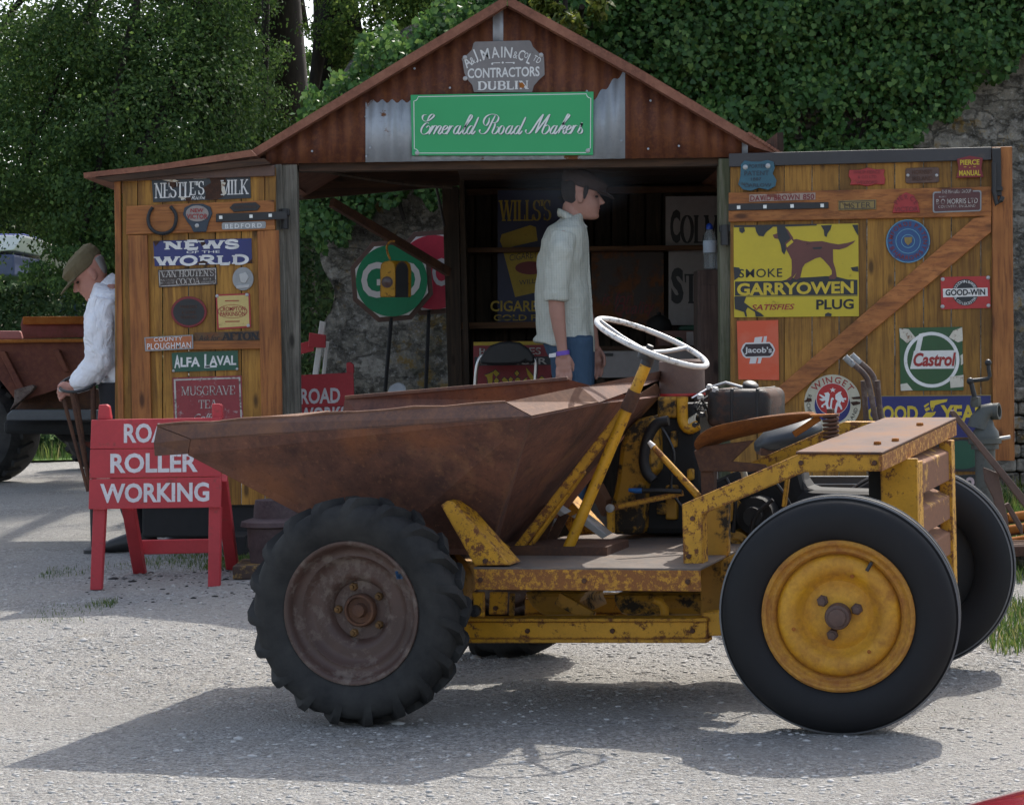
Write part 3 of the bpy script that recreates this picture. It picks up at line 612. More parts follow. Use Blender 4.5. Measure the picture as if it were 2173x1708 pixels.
tree('broadleaf_tree', 'thick bare trunked tree nearest the shed gable on its left', [(at(608, 0, 20).x, 20, .1, .25), (at(606, 0, 20).x, 20, 3.2, .21), (at(598, 0, 20).x, 20, 4.6, .16), (at(590, 0, 20).x, 20, 6.5, .12)],
     [blob(520, 60, 19.4, .4, .7, .5, 1600), blob(505, 180, 19.6, .42, .7, .6, 2200), blob(560, 350, 18.2, .6, .8, .42, 3600), blob(560, 210, 21.5, .6, .5, .5, 1800), blob(650, 260, 21.5, .4, .5, .45, 1800), blob(652, 70, 22.0, .22, .4, .42, 500), blob(590, -230, 19.5, 1.5, 1.4, .9, 4000), blob(520, 20, 20.5, .5, .6, .4, 1200)], .034, 2.5, MT['tree1'])
tree('broadleaf_tree', 'dark ivy clad tree rising right behind the shed roof slope', [(at(708, 0, 18.6).x, 18.6, .1, .25), (at(708, 0, 18.6).x, 18.6, 2.8, .21), (at(712, 0, 18.6).x, 18.6, 4.2, .19), (at(720, 0, 18.6).x, 18.6, 6.4, .12)],
     [blob(800, 40, 18.2, .6, .7, .5, 2600), blob(770, 120, 18.0, .3, .5, .42, 1300), blob(890, 10, 18.4, .7, .7, .5, 3000), blob(960, 40, 18.0, .5, .6, .45, 2200), blob(700, -230, 18.6, 1.5, 1.4, .9, 4200), blob(650, 330, 17.8, .45, .5, .45, 2400), blob(1010, -60, 18.6, .9, .8, .6, 2600), ((-.2, 15.4, 6.7), (1.7, 1.3, .7), 2600), ((-1.9, 16.0, 6.3), (1.6, 1.3, .7), 2600)], .036, 2.3, MT['tree2'])
tree('conifer_tree', 'feathery yellow green tree tip showing over the ivy wall', [(at(1210, 0, 15.6).x, 15.6, .1, .12), (at(1212, 0, 15.6).x, 15.6, 2.6, .08), (at(1215, 0, 15.6).x, 15.6, 5.2, .04)],
     [blob(1200, 30, 14.0, .20, .22, .22, 900), blob(1235, 15, 14.0, .16, .2, .25, 700), blob(1180, 60, 14.0, .12, .2, .14, 400), blob(1215, -100, 15, .7, .6, .5, 1800)], .05, 1.0, MT['tree3'])
for k, (px, Y, h, rr, lab) in enumerate(((40, 34, 6.3, 2.9, 'far dark tree standing behind the white van'), (260, 36, 6.9, 3.0, 'far dark tree in the gap between the van and the shed'), (480, 33, 6.2, 2.6, 'far dark tree seen just above the low lean-to roof'), (655, 30, 4.9, 1.8, 'far hazy tree seen through the open bay of the shed'), (800, 38, 6.6, 2.9, 'far tree behind the ruined end of the stone wall'), (-260, 35, 6.4, 3.0, 'far dark tree beyond the left edge of the yard'), (-620, 33, 6.0, 2.8, 'far dark tree well to the left past the hedge end'), (-1000, 36, 6.8, 3.2, 'far dark tree at the left end of the tree row'))):
    x = at(px, 0, Y).x
    tree('background_tree', lab, [(x, Y, .1, .2), (x, Y, 2, .16), (x + .2, Y, h, .08)], [((x - rr * .4, Y, h * .62), (rr * .8, 1.4, h * .36), 7000), ((x + rr * .45, Y + .4, h * .55), (rr * .8, 1.4, h * .38), 7000), ((x, Y - .5, h * .3), (rr * 1.0, 1.3, h * .3), 6000)], 1.0 * .10, 1.0, MT['hedge'] if k != 3 else MT['tree1'], 'trees far behind the yard', limbs=False)
# clipped dark hedge on the left
def hedge(name, label, x0, x1, y0, y1, z1, n, size, mat):
    q = RNG.uniform(0, 1, (n, 3)); side = RNG.integers(0, 3, n); q[side == 0, 1] = RNG.uniform(0, .12, (side == 0).sum()); q[side == 1, 2] = 1 - RNG.uniform(0, .06, (side == 1).sum())
    P = np.array([x0, y0, .1]) + q * np.array([x1 - x0, y1 - y0, z1 - .1]); P[:, 2] += .06 * np.sin(P[:, 0] * 5) * q[:, 2]
    N = np.tile([0, -1.0, .4], (n, 1)); v = leaf_mesh(P, N, RNG.uniform(.6, 1.3, n) * size, LEAF, .3, .8).reshape(-1, 3)
    o = fast_mesh(name, v, np.arange(n * 4).reshape(-1, 4), mat, base=((x0 + x1) / 2, y0, .14)); return tag(o, label, 'hedge')
hx = at(-900, 0, 23).x
hedge('hedge', 'dark clipped hedge behind the parked dumper truck on the left', hx, at(330, 0, 23).x, 22.6, 23.6, 1.1 + (768 - 592) / 4583 * 22.6, 34000, .07, MT['hedge'])
hedge('shrub', 'pale low shrub seen in the open bay beside the ruined wall', at(628, 0, 15.4).x, at(700, 0, 15.4).x, 15.1, 15.5, .85, 3000, .06, MT['tree2'])
hedge('hedge', 'tall dark green thicket behind the red and white barrier', at(560, 0, 16.4).x, at(740, 0, 16.4).x, 16.1, 17.3, 2.5, 12000, .05, MT['hedge'])
# ------------------------------------------------------------------ the shed
z1 = Z(200, 400, 2.588); z2 = Z(700, 380, 2.512); z3 = Z(1250, 380, 2.512); z4 = Z(1780, 360, 2.44); zg = Z(600, 0, 2.414); zm = Z(1140, 90, 9.054); zk = Z(1030, 270, 4.724); zx = Z(1180, 840, 9.877); zdg = Z(1830, 540, 6.57); zw = Z(2000, 920, 4.527)
def BX(zf, x0, y0, x1, y1): a, b = zf([(x0, y0), (x1, y1)]); return (*a, *b)
SY = 10.8
PG = yplane(SY); PLD = yplane(10.70); PB = yplane(13.25)
_a, _b = at(1548, 600, 10.74), at(2147, 600, 10.50); _n = Vector((_b.y - _a.y, -(_b.x - _a.x), 0)); PRD = Pl(_a, _n)
shed = thing('shed', 'open fronted rusty corrugated iron shed with a gable and two plank doors', 'shed', (at(1070, 0, SY).x, SY, .13))
def part(name, mat, mb, parent=None, **k): return mb.build(name, mat, parent or shed, **k)
def corr(mb, pl, xa, xb, top, bot, off, period=33.0, amp=.0075, ph=0.0):
    n = int((xb - xa) / period * 8) + 2; V = []
    for i in range(n):
        x = xa + (xb - xa) * i / (n - 1); o = off + amp * math.sin(2 * math.pi * (x + ph) / period)
        V += [pl(x, bot(x), o), pl(x, top(x), o)]
    k = len(V); V += [p - pl.n * .002 for p in V]
    F = [(2 * i, 2 * i + 2, 2 * i + 3, 2 * i + 1) for i in range(n - 1)] + [(k + 2 * i + 1, k + 2 * i + 3, k + 2 * i + 2, k + 2 * i) for i in range(n - 1)]
    F += [(2 * i + 2, 2 * i, k + 2 * i, k + 2 * i + 2) for i in range(n - 1)] + [(2 * i + 1, 2 * i + 3, k + 2 * i + 3, k + 2 * i + 1) for i in range(n - 1)]
    mb.add(V, F)
lin = lambda x0, y0, x1, y1: (lambda x: y0 + (y1 - y0) * (x - x0) / (x1 - x0))
gl, gr, gb = lin(545, 328, 1072, 14), lin(1082, 14, 1640, 320), lin(572, 348, 1582, 334)
gtop = lambda x: gl(x) if x < 1072 else (gr(x) if x > 1082 else 14)
mb = MB(); corr(mb, PG, 566, 1582, gtop, gb, .012); part('gable_panel', MT['corr_rust'], mb, smooth=180, recalc=False)
for xa, xb, t, b in ((776, 874, lambda x: 216 + 4 * math.sin(x * .3), gb), (1258, 1326, lambda x: 212 - (x - 1258) * .9 + 5 * math.sin(x * .25), gb), (1046, 1068, lambda x: gtop(x) + 4, lambda x: 96), (874, 1258, lambda x: 325, gb), (1574, 1586, lambda x: gtop(x) + 6, lambda x: 334)):
    mb = MB(); corr(mb, PG, xa, xb, t, b, .0155, amp=.006); part('patch', MT['galv'], mb, smooth=180, recalc=False)
mb = MB()
for x, y in ((663, 322), (777, 249), (778, 333), (880, 147), (955, 188), (1031, 35), (1245, 195), (1318, 300), (1375, 335 - 18), (1440, 311), (1380, 215), (786, 370 - 55)):
    mb.lathe([(.006, 0), (.0055, .004), (.003, .005), (0, .005)], PG(x, y, .018), PG.n, 8)
part('roofing_bolts', MT['galv'], mb, smooth=40)
# roof sheets: profile in the front plane, carried back over the whole depth
PR = yplane(SY - .09); DEP = Vector((0, 2.75, 0))
mb = MB(); mb.prism([PR(*p) for p in ((527, 323), (800, 157), (1075, -9), (1076, 12), (800, 178), (548, 329), (531, 336))], DEP); part('roof', MT['roof_rust'], mb)
mb = MB(); mb.prism([PR(*p) for p in ((1077, -9), (1350, 142), (1600, 291), (1658, 327), (1644, 326), (1600, 312), (1350, 164), (1078, 12))], DEP); part('roof', MT['roof_rust'], mb)
mb = MB()     # corrugation ends showing along the right eave
for k in range(22):
    t = k / 21; x, y = 1590 + 66 * t, 284 + 42 * t
    a = PR(x, y, .012 * (k % 2)); mb.tube([a, a + Vector((.0, .6, 0))], .009, 6)
part('corrugation_ends', MT['roof_rust'], mb, smooth=60)
PR2 = yplane(SY - .16)
mb = MB(); mb.prism([PR2(*p) for p in ((177, 367), (330, 350), (532, 318), (545, 331), (330, 362), (178, 378))], Vector((0, 2.6, 0))); part('lean_to_roof', MT['roof_rust'], mb)
mb = MB(); mb.prism([PR2(*p) for p in ((200, 378), (560, 336), (575, 348), (240, 385))], Vector((0, .05, 0))); mb.prism([yplane(SY + .08)(*p) for p in ((205, 380), (560, 336), (575, 350), (250, 388))], Vector((0, .06, 0))); part('rafter', MT['wood_darkx'], mb)
# timber frame
mb = MB(); slab(mb, PG, [(598, 890 + 290), (640, 1180), (630, 349), (599, 350)], -.10, .0); part('post', MT['wood_grey'], mb, bevel=.004)
mb = MB(); slab(mb, PG, [(602, 1180), (622, 1180), (599, 350), (583, 351)], -.04, .035); part('post', MT['wood_grey'], mb, bevel=.004)
mb = MB(); slab(mb, PG, [(1531, 1150), (1553, 1150), (1549, 337), (1525, 337)], -.10, .01)
MT['wood_green'] = M_wood('greenish_post', (.07, .08, .04), (.13, .135, .08), (.20, .19, .14), 'z', .85); part('post', MT['wood_green'], mb, bevel=.004)
BACK = Vector((0, 2.45, 0))
mb = MB(); mb.prism([yplane(SY + .02)(*p) for p in ((634, 346), (1527, 334), (1527, 352), (634, 364))], Vector((0, .09, 0))); part('tie_beam', MT['wood_darkx'], mb)
# rear gable and ceiling boards closing the roof at the back, dark walls round the stall
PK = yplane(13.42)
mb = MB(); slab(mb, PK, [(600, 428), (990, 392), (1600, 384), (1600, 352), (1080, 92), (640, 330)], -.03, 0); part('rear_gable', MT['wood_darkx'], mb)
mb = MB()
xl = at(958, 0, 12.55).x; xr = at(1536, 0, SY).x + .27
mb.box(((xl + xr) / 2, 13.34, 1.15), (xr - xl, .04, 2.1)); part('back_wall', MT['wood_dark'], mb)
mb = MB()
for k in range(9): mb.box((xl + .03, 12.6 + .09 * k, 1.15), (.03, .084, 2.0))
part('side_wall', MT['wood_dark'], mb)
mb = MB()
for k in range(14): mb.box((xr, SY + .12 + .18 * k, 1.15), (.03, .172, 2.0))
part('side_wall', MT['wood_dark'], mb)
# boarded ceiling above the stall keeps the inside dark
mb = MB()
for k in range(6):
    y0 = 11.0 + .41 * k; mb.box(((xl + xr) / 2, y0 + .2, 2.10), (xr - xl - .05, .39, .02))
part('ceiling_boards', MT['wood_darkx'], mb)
mb = MB(); p = yplane(12.55); slab(mb, p, [(952, 860), (982, 860), (973, 396), (938, 398)], -.10, 0); part('post', MT['wood_dark'], mb, bevel=.003)
mb = MB()
for y0, y1, Y, x0, x1 in ((398, 411, 13.18, 972, 1530), (523, 533, 12.98, 975, 1530), (683, 696, 12.9, 975, 1270)):
    q = yplane(Y); slab(mb, q, R4(x0, y0, x1, y1, -.012), -.22 if y0 > 500 else -.05, 0)
part('shelf', M_wood('shelf_board', (.06, .028, .012), (.12, .055, .022), (.17, .08, .03), 'x', .7), mb)
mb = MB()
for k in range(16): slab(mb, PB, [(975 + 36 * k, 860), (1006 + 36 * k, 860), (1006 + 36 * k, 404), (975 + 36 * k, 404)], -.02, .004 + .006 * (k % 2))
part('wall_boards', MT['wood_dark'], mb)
mb = MB(); a = at(704, 430, 11.7); b = at(952, 578, 12.45); mb.beam(a, b, .035, .05); part('diagonal_brace', MT['dark_rust'], mb, bevel=.004)
mb = MB(); mb.tube([at(926, 398, 12.3), at(935, 440, 12.3), at(943, 480, 12.35)], .008, 6); part('cable', MT['black'], mb)
mb = MB(); mb.tube([at(x, y, 11.6) for x, y in catmull([(634, 352), (760, 376), (880, 392), (960, 397)], 4)], .012, 6); part('cable', MT['wood_dark'], mb)

# ---- doors: plank panel, rails, stiles, hinges as sub-parts
def door(name, pl, planks, ybot, ytop, th, rails, stiles, strip, brace, edge, label):
    mb = MB()
    for i, (xa, xb) in enumerate(planks):
        slab(mb, pl, [(xa + 1.1, ybot(xa)), (xb - 1.1, ybot(xb)), (xb - 1.1, ytop(xb)), (xa + 1.1, ytop(xa))], -th, -.001 * (i % 2))
    d = mb.build('door', MT['wood_door'], shed); d['label'] = label
    def sub(nm, mat, poly, o1, o0=-.003, bevel=.003): q = MB(); slab(q, pl, poly, o0, o1); return q.build(nm, mat, d, bevel=bevel)
    for r in rails: sub('rail', MT['wood_rail'], r, .022)
    for r in stiles: sub('stile', MT['wood_stile'], r, .0205)
    if brace: sub('brace', MT['wood_brace'], brace, .0225)
    sub('top_strip', MT['brown_steel'] if edge == 1 else MT['black_strip'], strip, .024)
    return d, sub
MT['black_strip'] = M_worn('tarry_strip', (.045, .043, .045), .25, 9, rust=((.06, .045, .04), (.14, .12, .11)))
dl, subl = door('door', PLD, [(243, 258), (259, 292), (292, 345), (345, 400), (400, 457), (457, 512), (512, 562), (562, 586)], lambda x: 1074 + (x - 245) * -.012, lambda x: 366 - (x - 245) * .03, .022,
    [z1([(303, 485), (1264, 455), (1258, 262), (305, 300)]), z1([(440, 1232), (1172, 1222), (1168, 1170), (436, 1172)])],
    [z1([(348, 1920), (470, 1920), (440, 487), (315, 487)]), z1([(1182, 1920), (1318, 1920), (1288, 455), (1150, 462)])], z1([(255, 140), (1262, 106), (1262, 36), (253, 80)]), None, 1, 'left plank door opened flat and hung with small signs')
q = MB(); slab(q, PLD, z1([(255, 1960), (290, 1960), (262, 120), (222, 120)]), -.03, .012); q.build('edge_board', MT['wood_stile'], dl, bevel=.003)
q = MB(); slab(q, PLD, z1([(885, 405), (1345, 385), (1342, 335), (885, 352)]), .02, .032); q.build('strap_hinge', MT['black'], dl, bevel=.002)
q = MB()
for x, y in ((917, 375), (1112, 368), (1236, 362)): q.box(PLD(*z1([(x, y)])[0], .034), (.016, .006, .016))
q.build('hinge_bolts', MT['chrome'], dl)
q = MB(); slab(q, PLD, R4(300, 1073, 545, 1141, 0), -.14, -.02); q.build('bottom_beam', MT['blackmatt'], shed, bevel=.01)
q = MB(); slab(q, PG, R4(600, 1073, 1540, 1141, -.01), -.25, -.05); q.build('sole_beam', MT['wood_dark'], shed)
MT['sole'] = MT['wood_dark']
xs_ = [1549] + [z4([(x, 0)])[0][0] for x in (275, 440, 610, 775, 945, 1115, 1290, 1460, 1640)] + [2108]
dr, subr = door('door', PRD, list(zip(xs_[:-1], xs_[1:])), lambda x: 1132, lambda x: 345 - (x - 1548) * .036, .022,
    [z4([(103, 478), (1704, 442), (1704, 262), (103, 300)])], [z4([(1712, 1930), (1845, 1930), (1830, 18), (1706, 22)])], z4([(105, 143), (1704, 100), (1704, 22), (105, 62)]),
    [(2066, 464), (2103, 458), (2103, 493), (1634, 884), (1610, 858)], 2, 'right plank door with a diagonal brace and large advertising signs')
q = MB(); slab(q, PRD, z4([(103, 410), (712, 396), (712, 358), (103, 368)]), .02, .031); q.build('strap_hinge', MT['black'], dr, bevel=.002)
q = MB()
for x, y in ((165, 390), (325, 386), (490, 382), (673, 379)): q.box(PRD(*z4([(x, y)])[0], .033), (.017, .006, .017))
q.build('hinge_bolts', MT['chrome'], dr)
q = MB(); slab(q, PRD, z4([(1712, 320), (1766, 320), (1760, 28), (1706, 30)]), .02, .036); slab(q, PRD, z4([(1702, 290), (1770, 290), (1770, 265), (1702, 265)]), .03, .05)
q.tube([PRD(*p, .05) for p in z4([(1716, 120), (1718, 300), (1735, 375), (1760, 350), (1770, 325)])], .012, 8); q.build('latch_bolt', MT['black'], dr, bevel=.003)
for pl, x, y in ((PG, 605, 466), (PG, 1536, 500)):
    q = MB(); q.lathe([(.022, -.05), (.022, .05)], pl(x, y, .045), (0, 0, 1), 10); q.box(pl(x, y - 14, .03), (.05, .05, .03)); q.build('hinge_pin', MT['black'], shed, smooth=40)

# ------------------------------------------------------------------ signs on the gable
MT['grey_sign'] = M_worn('grey_enamel', (.20, .185, .18), .24, 8, rust=((.10, .05, .05), (.20, .08, .07)))
s = Sign(PG, zm([(250, 990), (190, 850), (150, 590), (130, 540), (260, 440), (360, 340), (395, 190), (440, 155), (1660, 125), (1700, 160), (1740, 270), (1860, 390), (1990, 490), (2005, 900), (1880, 1010), (1760, 1150), (1720, 1290), (410, 1290), (370, 1130), (290, 1040)]), MT['grey_sign'], 'contractor_sign', 'grey shaped contractors sign with white lettering high on the gable', 'sign', .006, .022)
cm_ = zm([(1040, 1900)])[0]
s.text([(t_, (cm_, r_, a_, b_, h_), dict(kind='arc', bold=.012 if h_ > 15 else .006, wide=w_)) for t_, r_, a_, b_, h_, w_ in (('A', 130, -34, -29, 23, .72), ('&', 131, -29, -24.5, 15, .72), ('J.', 130, -24.5, -19, 22, .75), ('MAIN', 130, -18.5, 9.5, 23, .78), ('&', 131, 9.5, 14.5, 15, .72), ('C', 130, 14.5, 19.5, 22, .62), ('O', 138, 19.5, 22.5, 12, .6), ('L', 129, 22.5, 27, 22, .62), ('TD', 140, 27, 34, 13, .62))] + [
        ('CONTRACTORS', BX(zm, 265, 735, 1890, 960), dict(bold=.022, slope=-.03)), ('DUBLIN', BX(zm, 490, 1045, 1645, 1235), dict(kind='serif', thick=.21, thin=.08, slab=.10, swide=.10, gap=.05, slope=-.02))], MT['letter_white'])
mb = MB()
for a, b in (((815, 635), (1000, 630)), ((1120, 628), (1315, 625))): slab(mb, s.pl, zm([(a[0], a[1] + 8), (b[0], b[1] + 8), (b[0], b[1] - 8), (a[0], a[1] - 8)]), s.top, s.top + .0012)
for c in ((1058, 628), (820, 655), (1308, 635)): slab(mb, s.pl, [(x, y) for x, y in ELL(*zm([c])[0], 2.2, 2.2, 10)], s.top, s.top + .0013)
mb.build('ornament', MT['letter_white'], s.o)
s.shape([zm([(1420, 1090), (1500, 1070), (1560, 1150), (1520, 1200), (1440, 1190)])], MT['orange_rust'], 'rust_hole', .0018, .0012)
s.screws([zm([p])[0] for p in ((205, 510), (1925, 455), (210, 985))], .012, MT['silver'])

m = Mat('green_sign_paint', .35, 0, .5); n = m.noise(m.co(), 1.6, 3, .6); m.color(m.mix(n, (.012, .30, .085), (.030, .40, .145))); MT['green_sign'] = m.m
s = Sign(PG, [(875, 332), (1258, 331), (1259, 197), (872, 204)], MT['green_sign'], 'shop_sign', 'long bright green board with white flowing script under the gable', 'sign', .018, .024, bevel=.002)
ob, ib = [], []
for k, (cx, cy, a) in enumerate(((882, 212, 90), (1250, 205, 180), (1250, 324, 270), (883, 325, 0))):
    for j in range(7):
        t = rad(a - 90 * j / 6) if True else 0
        for lst, r in ((ob, 10), (ib, 11.6)):
            lst.append((cx + r * math.cos(t), cy + r * math.sin(t)))
def line_loop(sg, pts, wd, mat, name, off=.0012):
    mb = MB(); n = len(pts); A = []; B = []
    for i in range(n):
        a, b = pts[i - 1], pts[(i + 1) % n]; dx, dy = b[0] - a[0], b[1] - a[1]; d = math.hypot(dx, dy) or 1
        A.append(sg.pl(pts[i][0] - dy / d * wd / 2, pts[i][1] + dx / d * wd / 2, sg.top + off)); B.append(sg.pl(pts[i][0] + dy / d * wd / 2, pts[i][1] - dx / d * wd / 2, sg.top + off))
    mb.add(A + B, [(i, (i + 1) % n, n + (i + 1) % n, n + i) for i in range(n)]); return mb.build(name, mat, sg.o, recalc=False)
loop = []
for cx, cy, a0, a1 in ((879, 208, 90, 0), (1253, 202, 180, 90), (1252, 326, 270, 180), (880, 327, 0, -90)):
    for j in range(6): t = rad(a0 + (a1 - a0) * j / 5); loop.append((cx + 9 * math.cos(t), cy + 9 * math.sin(t)))
MT['white_line'] = M_plain('white_vinyl', (.70, .74, .70), .5, 0, .05)
line_loop(s, loop, 1.5, MT['white_line'], 'border_line')
SCR = [ # copperplate strokes in zoom pixels
 [(176, 97), (145, 98), (128, 122), (135, 155), (165, 172), (205, 160), (250, 125), (266, 98), (245, 88), (212, 112), (184, 168)], [(204, 200), (192, 190), (160, 200), (124, 245), (112, 290), (130, 322), (170, 318), (208, 285), (219, 248), (200, 226), (172, 245)],
 [(248, 222), (228, 270), (205, 325)], [(212, 315), (255, 240), (282, 222), (298, 232), (283, 270), (258, 325)], [(266, 310), (305, 245), (330, 225), (348, 233), (335, 265), (315, 305), (325, 322), (345, 308), (366, 280)],
 [(366, 278), (405, 262), (424, 238), (408, 222), (380, 240), (362, 285), (372, 317), (398, 316), (432, 280)], [(455, 222), (434, 270), (412, 325)], [(420, 312), (455, 250), (478, 226), (494, 232)],
 [(570, 238), (548, 224), (516, 250), (496, 295), (508, 322), (540, 300), (572, 235)], [(578, 222), (556, 270), (546, 306), (556, 322), (590, 288)],
 [(590, 288), (640, 220), (700, 140), (713, 105), (695, 98), (660, 160), (622, 250), (602, 300), (616, 323), (655, 288)],
 [(726, 238), (704, 224), (672, 250), (652, 295), (664, 322), (696, 300), (728, 235)], [(788, 122), (750, 210), (706, 302), (716, 322), (750, 285)],
 [(985, 102), (945, 180), (905, 262), (868, 308), (830, 320), (804, 304), (800, 282), (808, 268)], [(915, 132), (908, 180), (880, 220), (855, 210), (848, 170), (876, 118), (930, 90), (985, 92), (1018, 112), (1022, 145), (1000, 180), (962, 192)], [(955, 188), (982, 198), (972, 245), (950, 295), (958, 320), (990, 312), (1022, 268), (1018, 240), (1000, 242)],
 [(1085, 235), (1066, 224), (1040, 250), (1026, 298), (1042, 323), (1072, 298), (1088, 250), (1080, 228)], [(1184, 238), (1162, 224), (1130, 250), (1108, 295), (1120, 322), (1152, 300), (1186, 235)], [(1192, 222), (1168, 275), (1156, 305), (1168, 322), (1202, 285)],
 [(1280, 238), (1256, 224), (1226, 250), (1204, 295), (1216, 322), (1248, 300), (1280, 235)], [(1342, 122), (1304, 205), (1258, 302), (1268, 322), (1302, 284)],
 [(1350, 268), (1342, 292), (1356, 314), (1385, 312), (1420, 272), (1480, 180), (1548, 88)], [(1550, 88), (1518, 160), (1456, 312)], [(1456, 312), (1540, 200), (1626, 88)], [(1628, 88), (1598, 150), (1552, 250), (1536, 295), (1548, 320), (1580, 314), (1618, 270), (1618, 230), (1594, 216), (1574, 230)],
 [(1704, 236), (1684, 222), (1654, 248), (1632, 292), (1643, 320), (1674, 298), (1706, 234)], [(1714, 220), (1690, 270), (1676, 305), (1686, 320), (1716, 288)], [(1718, 290), (1790, 190), (1850, 115), (1856, 92), (1838, 92), (1806, 150), (1726, 314)],
 [(1750, 268), (1786, 226), (1808, 220), (1812, 236), (1788, 258), (1762, 264)], [(1764, 264), (1788, 272), (1782, 304), (1794, 318), (1822, 288)], [(1822, 280), (1858, 260), (1876, 236), (1862, 218), (1836, 238), (1820, 282), (1828, 314), (1852, 314), (1884, 280)], [(1908, 218), (1890, 265), (1868, 318)], [(1876, 306), (1910, 244), (1932, 220), (1950, 228)],
 [(1950, 300), (1975, 260), (2004, 186), (1990, 232), (2008, 272), (1998, 305), (1972, 315), (1952, 300)]]
def scw(dx, dy, t):     # broad on strokes running down the slant
    c = dx * -.40 + dy * .916
    return 1.1 + 2.6 * max(0, abs(c) - .55) / .45 * min(1, 6 * min(t, 1 - t) + .35)
MT['script_shadow'] = M_plain('dark_script_shadow', (.02, .07, .075), .5, 0, .05)
for nm, mat, dx, dy, lift in (('lettering_shade', MT['script_shadow'], 1.0, 1.0, .0010), ('lettering', MT['white_line'], 0, 0, .003)):
    mb = MB()
    for k, st in enumerate(SCR): put_ribbon(mb, s.pl, [(x + dx, y + dy) for x, y in catmull(zk(st), 5)], scw, s.top + lift + (k % 6) * .0002)
    mb.build(nm, mat, s.o, recalc=False)
s.screws([(886, 327), (1247, 322)], .012, MT['silver'])

# ------------------------------------------------------------------ small signs on the left door
D = PLD
def chips(sg, polys, mat=None, name='rust_patch', th=.0022): return sg.shape(polys, mat or MT['chip'], name, th)
MT['chip'] = M_rust('rust_chip', ((.028, .016, .013), (.05, .026, .018), (.10, .045, .025)), 12); MT['chip_white'] = M_worn('bared_white', (.62, .58, .48), .35, 20)
MT['navy_black'] = M_worn('blue_black_enamel', (.018, .024, .032), .28, 12, rust=((.04, .025, .02), (.10, .05, .03)), rough=.35)
s = Sign(D, z1([(475, 275), (1107, 248), (1103, 108), (465, 128)]), MT['navy_black'], 'enamel_sign', 'rust chipped dark enamel milk sign at the top of the left door', 'sign', .004, .003)
s.text([("NESTL", BX(z1, 484, 148, 715, 246), dict(kind='serif', thick=.17, thin=.07, slab=.07, swide=.16, slope=-.04)), ("E'S", BX(z1, 708, 140, 806, 228), dict(kind='serif', thick=.17, thin=.07, slab=.07, swide=.16, slope=-.04)), ('MILK', BX(z1, 912, 130, 1090, 226), dict(kind='serif', thick=.17, thin=.07, slab=.07, swide=.16, slope=-.04)), ('the Richest', BX(z1, 655, 234, 850, 258), dict(ital=.3, slope=-.04))], MT['letter_white'])
chips(s, [z1([(560, 150), (600, 130), (650, 140), (640, 175), (600, 182)]), z1([(800, 180), (850, 150), (840, 118), (940, 112), (950, 160), (915, 190), (935, 235), (890, 258), (810, 255), (815, 215)]), z1([(680, 250), (720, 240), (725, 265), (690, 268)])])
s.shape([z1([(520, 128), (600, 120), (640, 140), (600, 146)]), z1([(690, 112), (830, 106), (820, 122), (740, 126)]), z1([(915, 140), (945, 150), (930, 180), (950, 215), (930, 235), (918, 200)]), z1([(640, 240), (700, 236), (668, 262)])], MT['chip_white'], 'bared_enamel', .0026)
mb = MB(); mb.tube([PLD(*p, .032) for p in catmull(z1([(478, 310), (456, 345), (448, 392), (462, 440), (500, 472), (552, 478), (600, 458), (626, 408), (624, 350), (592, 305)]), 4)], .0145, 8, flat=.6)
o = mb.build('horseshoe', M_plain('old_iron', (.035, .04, .045), .55, .3, .3), smooth=60); tag(o, 'dark iron horseshoe nailed open end up on the upper rail', 'horseshoe')
MT['red_cast'] = M_worn('red_cast_plate', (.36, .03, .03), .22, 14, rough=.5); MT['iron_blue'] = M_worn('blue_black_cast', (.03, .045, .065), .25, 14, rust=((.02, .02, .02), (.06, .05, .045)))
s = Sign(D, z1([(740, 470), (822, 468), (838, 405), (862, 350), (850, 308), (800, 286), (730, 288), (682, 312), (672, 356), (700, 405), (722, 430)]), MT['iron_blue'], 'cast_badge', 'oval cast badge with red letters on a dark tapering bracket', 'badge', .01, .023, bevel=.003)
s.shape([ELL(*z1([(765, 350)])[0], 24, 17)], M_worn('grey_cast', (.30, .26, .24), .3, 14), 'oval_face', .003)
s.text([('NEW', BX(z1, 722, 318, 806, 343), dict(bold=.02)), ('VICTOR', BX(z1, 698, 352, 832, 385), dict(bold=.02, slope=.0))], MT['letter_red'], lift=.006)
s.screws([z1([(763, 428)])[0]], .011, MT['silver'])
s = Sign(D, z1([(1000, 340), (1150, 330), (1172, 303), (1140, 277), (1000, 285), (972, 312)]), MT['black'], 'cast_plate', 'thin black pointed plate above the left strap hinge', 'plate', .006, .023, bevel=.002)
s.text([('EVERYMAN', BX(z1, 1000, 298, 1140, 318), dict(slope=-.05))], MT['dark_rust'])
MT['alu'] = M_worn('grey_aluminium', (.30, .31, .31), .25, 20, rust=((.12, .11, .1), (.2, .19, .18)), metal=.3)
s = Sign(D, RR(*BX(z1, 922, 403, 1206, 450), 4, -.03), MT['alu'], 'name_plate', 'narrow grey vehicle name plate with white spaced letters under the strap hinge', 'plate', .004, .023, bevel=.001)
s.text([('BEDFORD', BX(z1, 944, 414, 1180, 444), dict(space=1.35, slope=-.03, bold=.012))], MT['letter_white'])
MT['navy'] = M_worn('navy_enamel', (.018, .024, .14), .20, 10, rust=((.03, .02, .02), (.08, .045, .03)), rough=.35)
s = Sign(D, z1([(485, 688), (1115, 668), (1110, 508), (475, 525)]), MT['navy'], 'newspaper_sign', 'navy enamel newspaper sign with heavy white letters on the left door', 'sign', .004, .003)
def wn(x, y): return (x, y)
